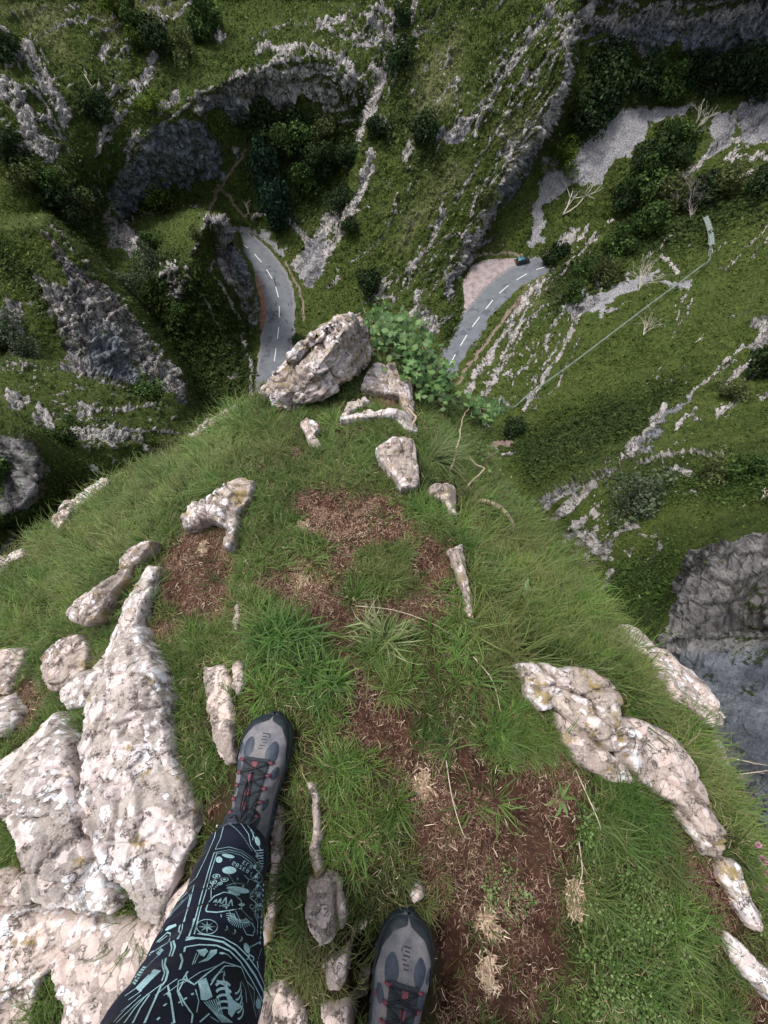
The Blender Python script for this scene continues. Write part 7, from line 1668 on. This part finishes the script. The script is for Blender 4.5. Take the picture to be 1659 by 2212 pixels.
loft([sec(-1.98, .66, .9, 1.05), sec(-1.7, .72, .95, 1.40, .16), sec(-.9, .74, .95, 1.47, .17), sec(.1, .74, .95, 1.46, .17), sec(.6, .73, .94, 1.30, .16), sec(1.15, .70, .92, 1.0, .1)]).build('windows', M['car_glass'], car)
loft([sec(-1.62, .60, 1.40, 1.46, 0), sec(-.9, .63, 1.44, 1.50, 0), sec(.0, .62, 1.43, 1.49, 0), sec(.25, .58, 1.38, 1.43, 0)]).build('roof', M['car_roof'], car)
for x in (-1.28, 1.28):
    for y in (-.80, .80):
        w_ = MB().tube([(x, y - .11, .31), (x, y - .09, .31), (x, y + .09, .31), (x, y + .11, .31)], [.27, .31, .31, .27], 20).build('wheel', M['car_tyre'], car)
        sgn = 1 if y > 0 else -1; MB().tube([(x, y + sgn * .08, .31), (x, y + sgn * .118, .31)], [.2, .18], 16).build('rim', M['car_rim'], w_)
for y in (-.62, .62):
    MB().box((1.88, y, .70), (.22, .26, .14)).build('headlight', M['car_lamp'], car); MB().box((-1.98, y * 1.08, .86), (.12, .18, .26)).build('tail_light', M['car_lamp_red'], car); MB().box((.72, y * 1.56, 1.0), (.16, .18, .12)).build('mirror', M['car_paint'], car)
MB().box((1.40, -.35, .955), (.30, .5, .02), .1).build('bonnet_vent', M['car_glass'], car)

# ------------------------------------------------------------------ wire fence down the right-hand slope
simple('fence_wire', (.30, .36, .33), .6, .4, Metallic=.2); simple('fence_post', (.25, .24, .2), .8, .2)
fp = [(1530, 538), (1525, 572), (1505, 590), (1450, 622), (1400, 665), (1345, 705), (1290, 750), (1235, 795), (1180, 835), (1140, 862), (1108, 884), (1092, 876), (1082, 864), (1076, 886)]
ends = [vsurf(a, b)[0] for a, b in fp]
A_, B_ = ends[1], ends[10]
for i_ in range(2, 10):      # pulled straight between the two anchors
    t_ = np.clip(np.dot(ends[i_] - A_, B_ - A_) / np.dot(B_ - A_, B_ - A_), 0, 1); ends[i_][:2] = (A_ + (B_ - A_) * t_)[:2] * .85 + ends[i_][:2] * .15; ends[i_][2] = ends[i_][2] * .5 + (A_ + (B_ - A_) * t_)[2] * .5 + .8
top = catmull(ends, 12)
f0 = top[0].copy(); root = empty('wire_fence', tuple(f0)); tag(root, 'long pale green wire mesh fence running straight down the right hand grass slope', 'fence')
mb = MB(); k = np.arange(len(top)); up_ = np.array([0, 0, 1.0])
for h in (.2, .6, 1.0): mb.tube(top - f0 + up_ * h, .04, 5)
mb.build('mesh_wires', M['fence_wire'], root)
for q in top[::6]: MB().tube([q - f0 - up_ * .3, q - f0 + up_ * 1.25], .06, 6).build('post', M['fence_post'], root)
# loose sheet of netting at the upper end
ub = catmull([vsurf(1518, 478)[0] + [0, 0, 1.2], vsurf(1526, 500)[0] + [0, 0, 1.0], vsurf(1534, 520)[0] + [0, 0, .8], vsurf(1532, 538)[0] + [0, 0, .6]], 8)
t = NT('netting'); tb = t.n('ShaderNodeBsdfTransparent'); df = t.n('ShaderNodeBsdfDiffuse'); t.inp(df, 'Color', (.42, .50, .46)); mx = t.n('ShaderNodeMixShader'); mx.inputs[0].default_value = .28
t.t.links.new(tb.outputs[0], mx.inputs[1]); t.t.links.new(df.outputs[0], mx.inputs[2]); t.t.links.new(mx.outputs[0], t.out.inputs[0]); M['netting'] = t.m
gx = np.linspace(-1, 1, 9); Wd = 1.35 + 0 * gx
V = np.stack([ub + np.array([g * 1.0, 0, .25 * math.sin(g * 5)]) + up_ * .0 for g in gx], 1)
o = MB().add(V.reshape(-1, 3), grid_quads(len(ub), 9)).build('rockfall_netting', M['netting']); tag(o, 'pale translucent strip of netting hanging at the upper end of the wire fence', 'netting')
so_ = o.modifiers.new('t', 'SOLIDIFY'); so_.thickness = .03
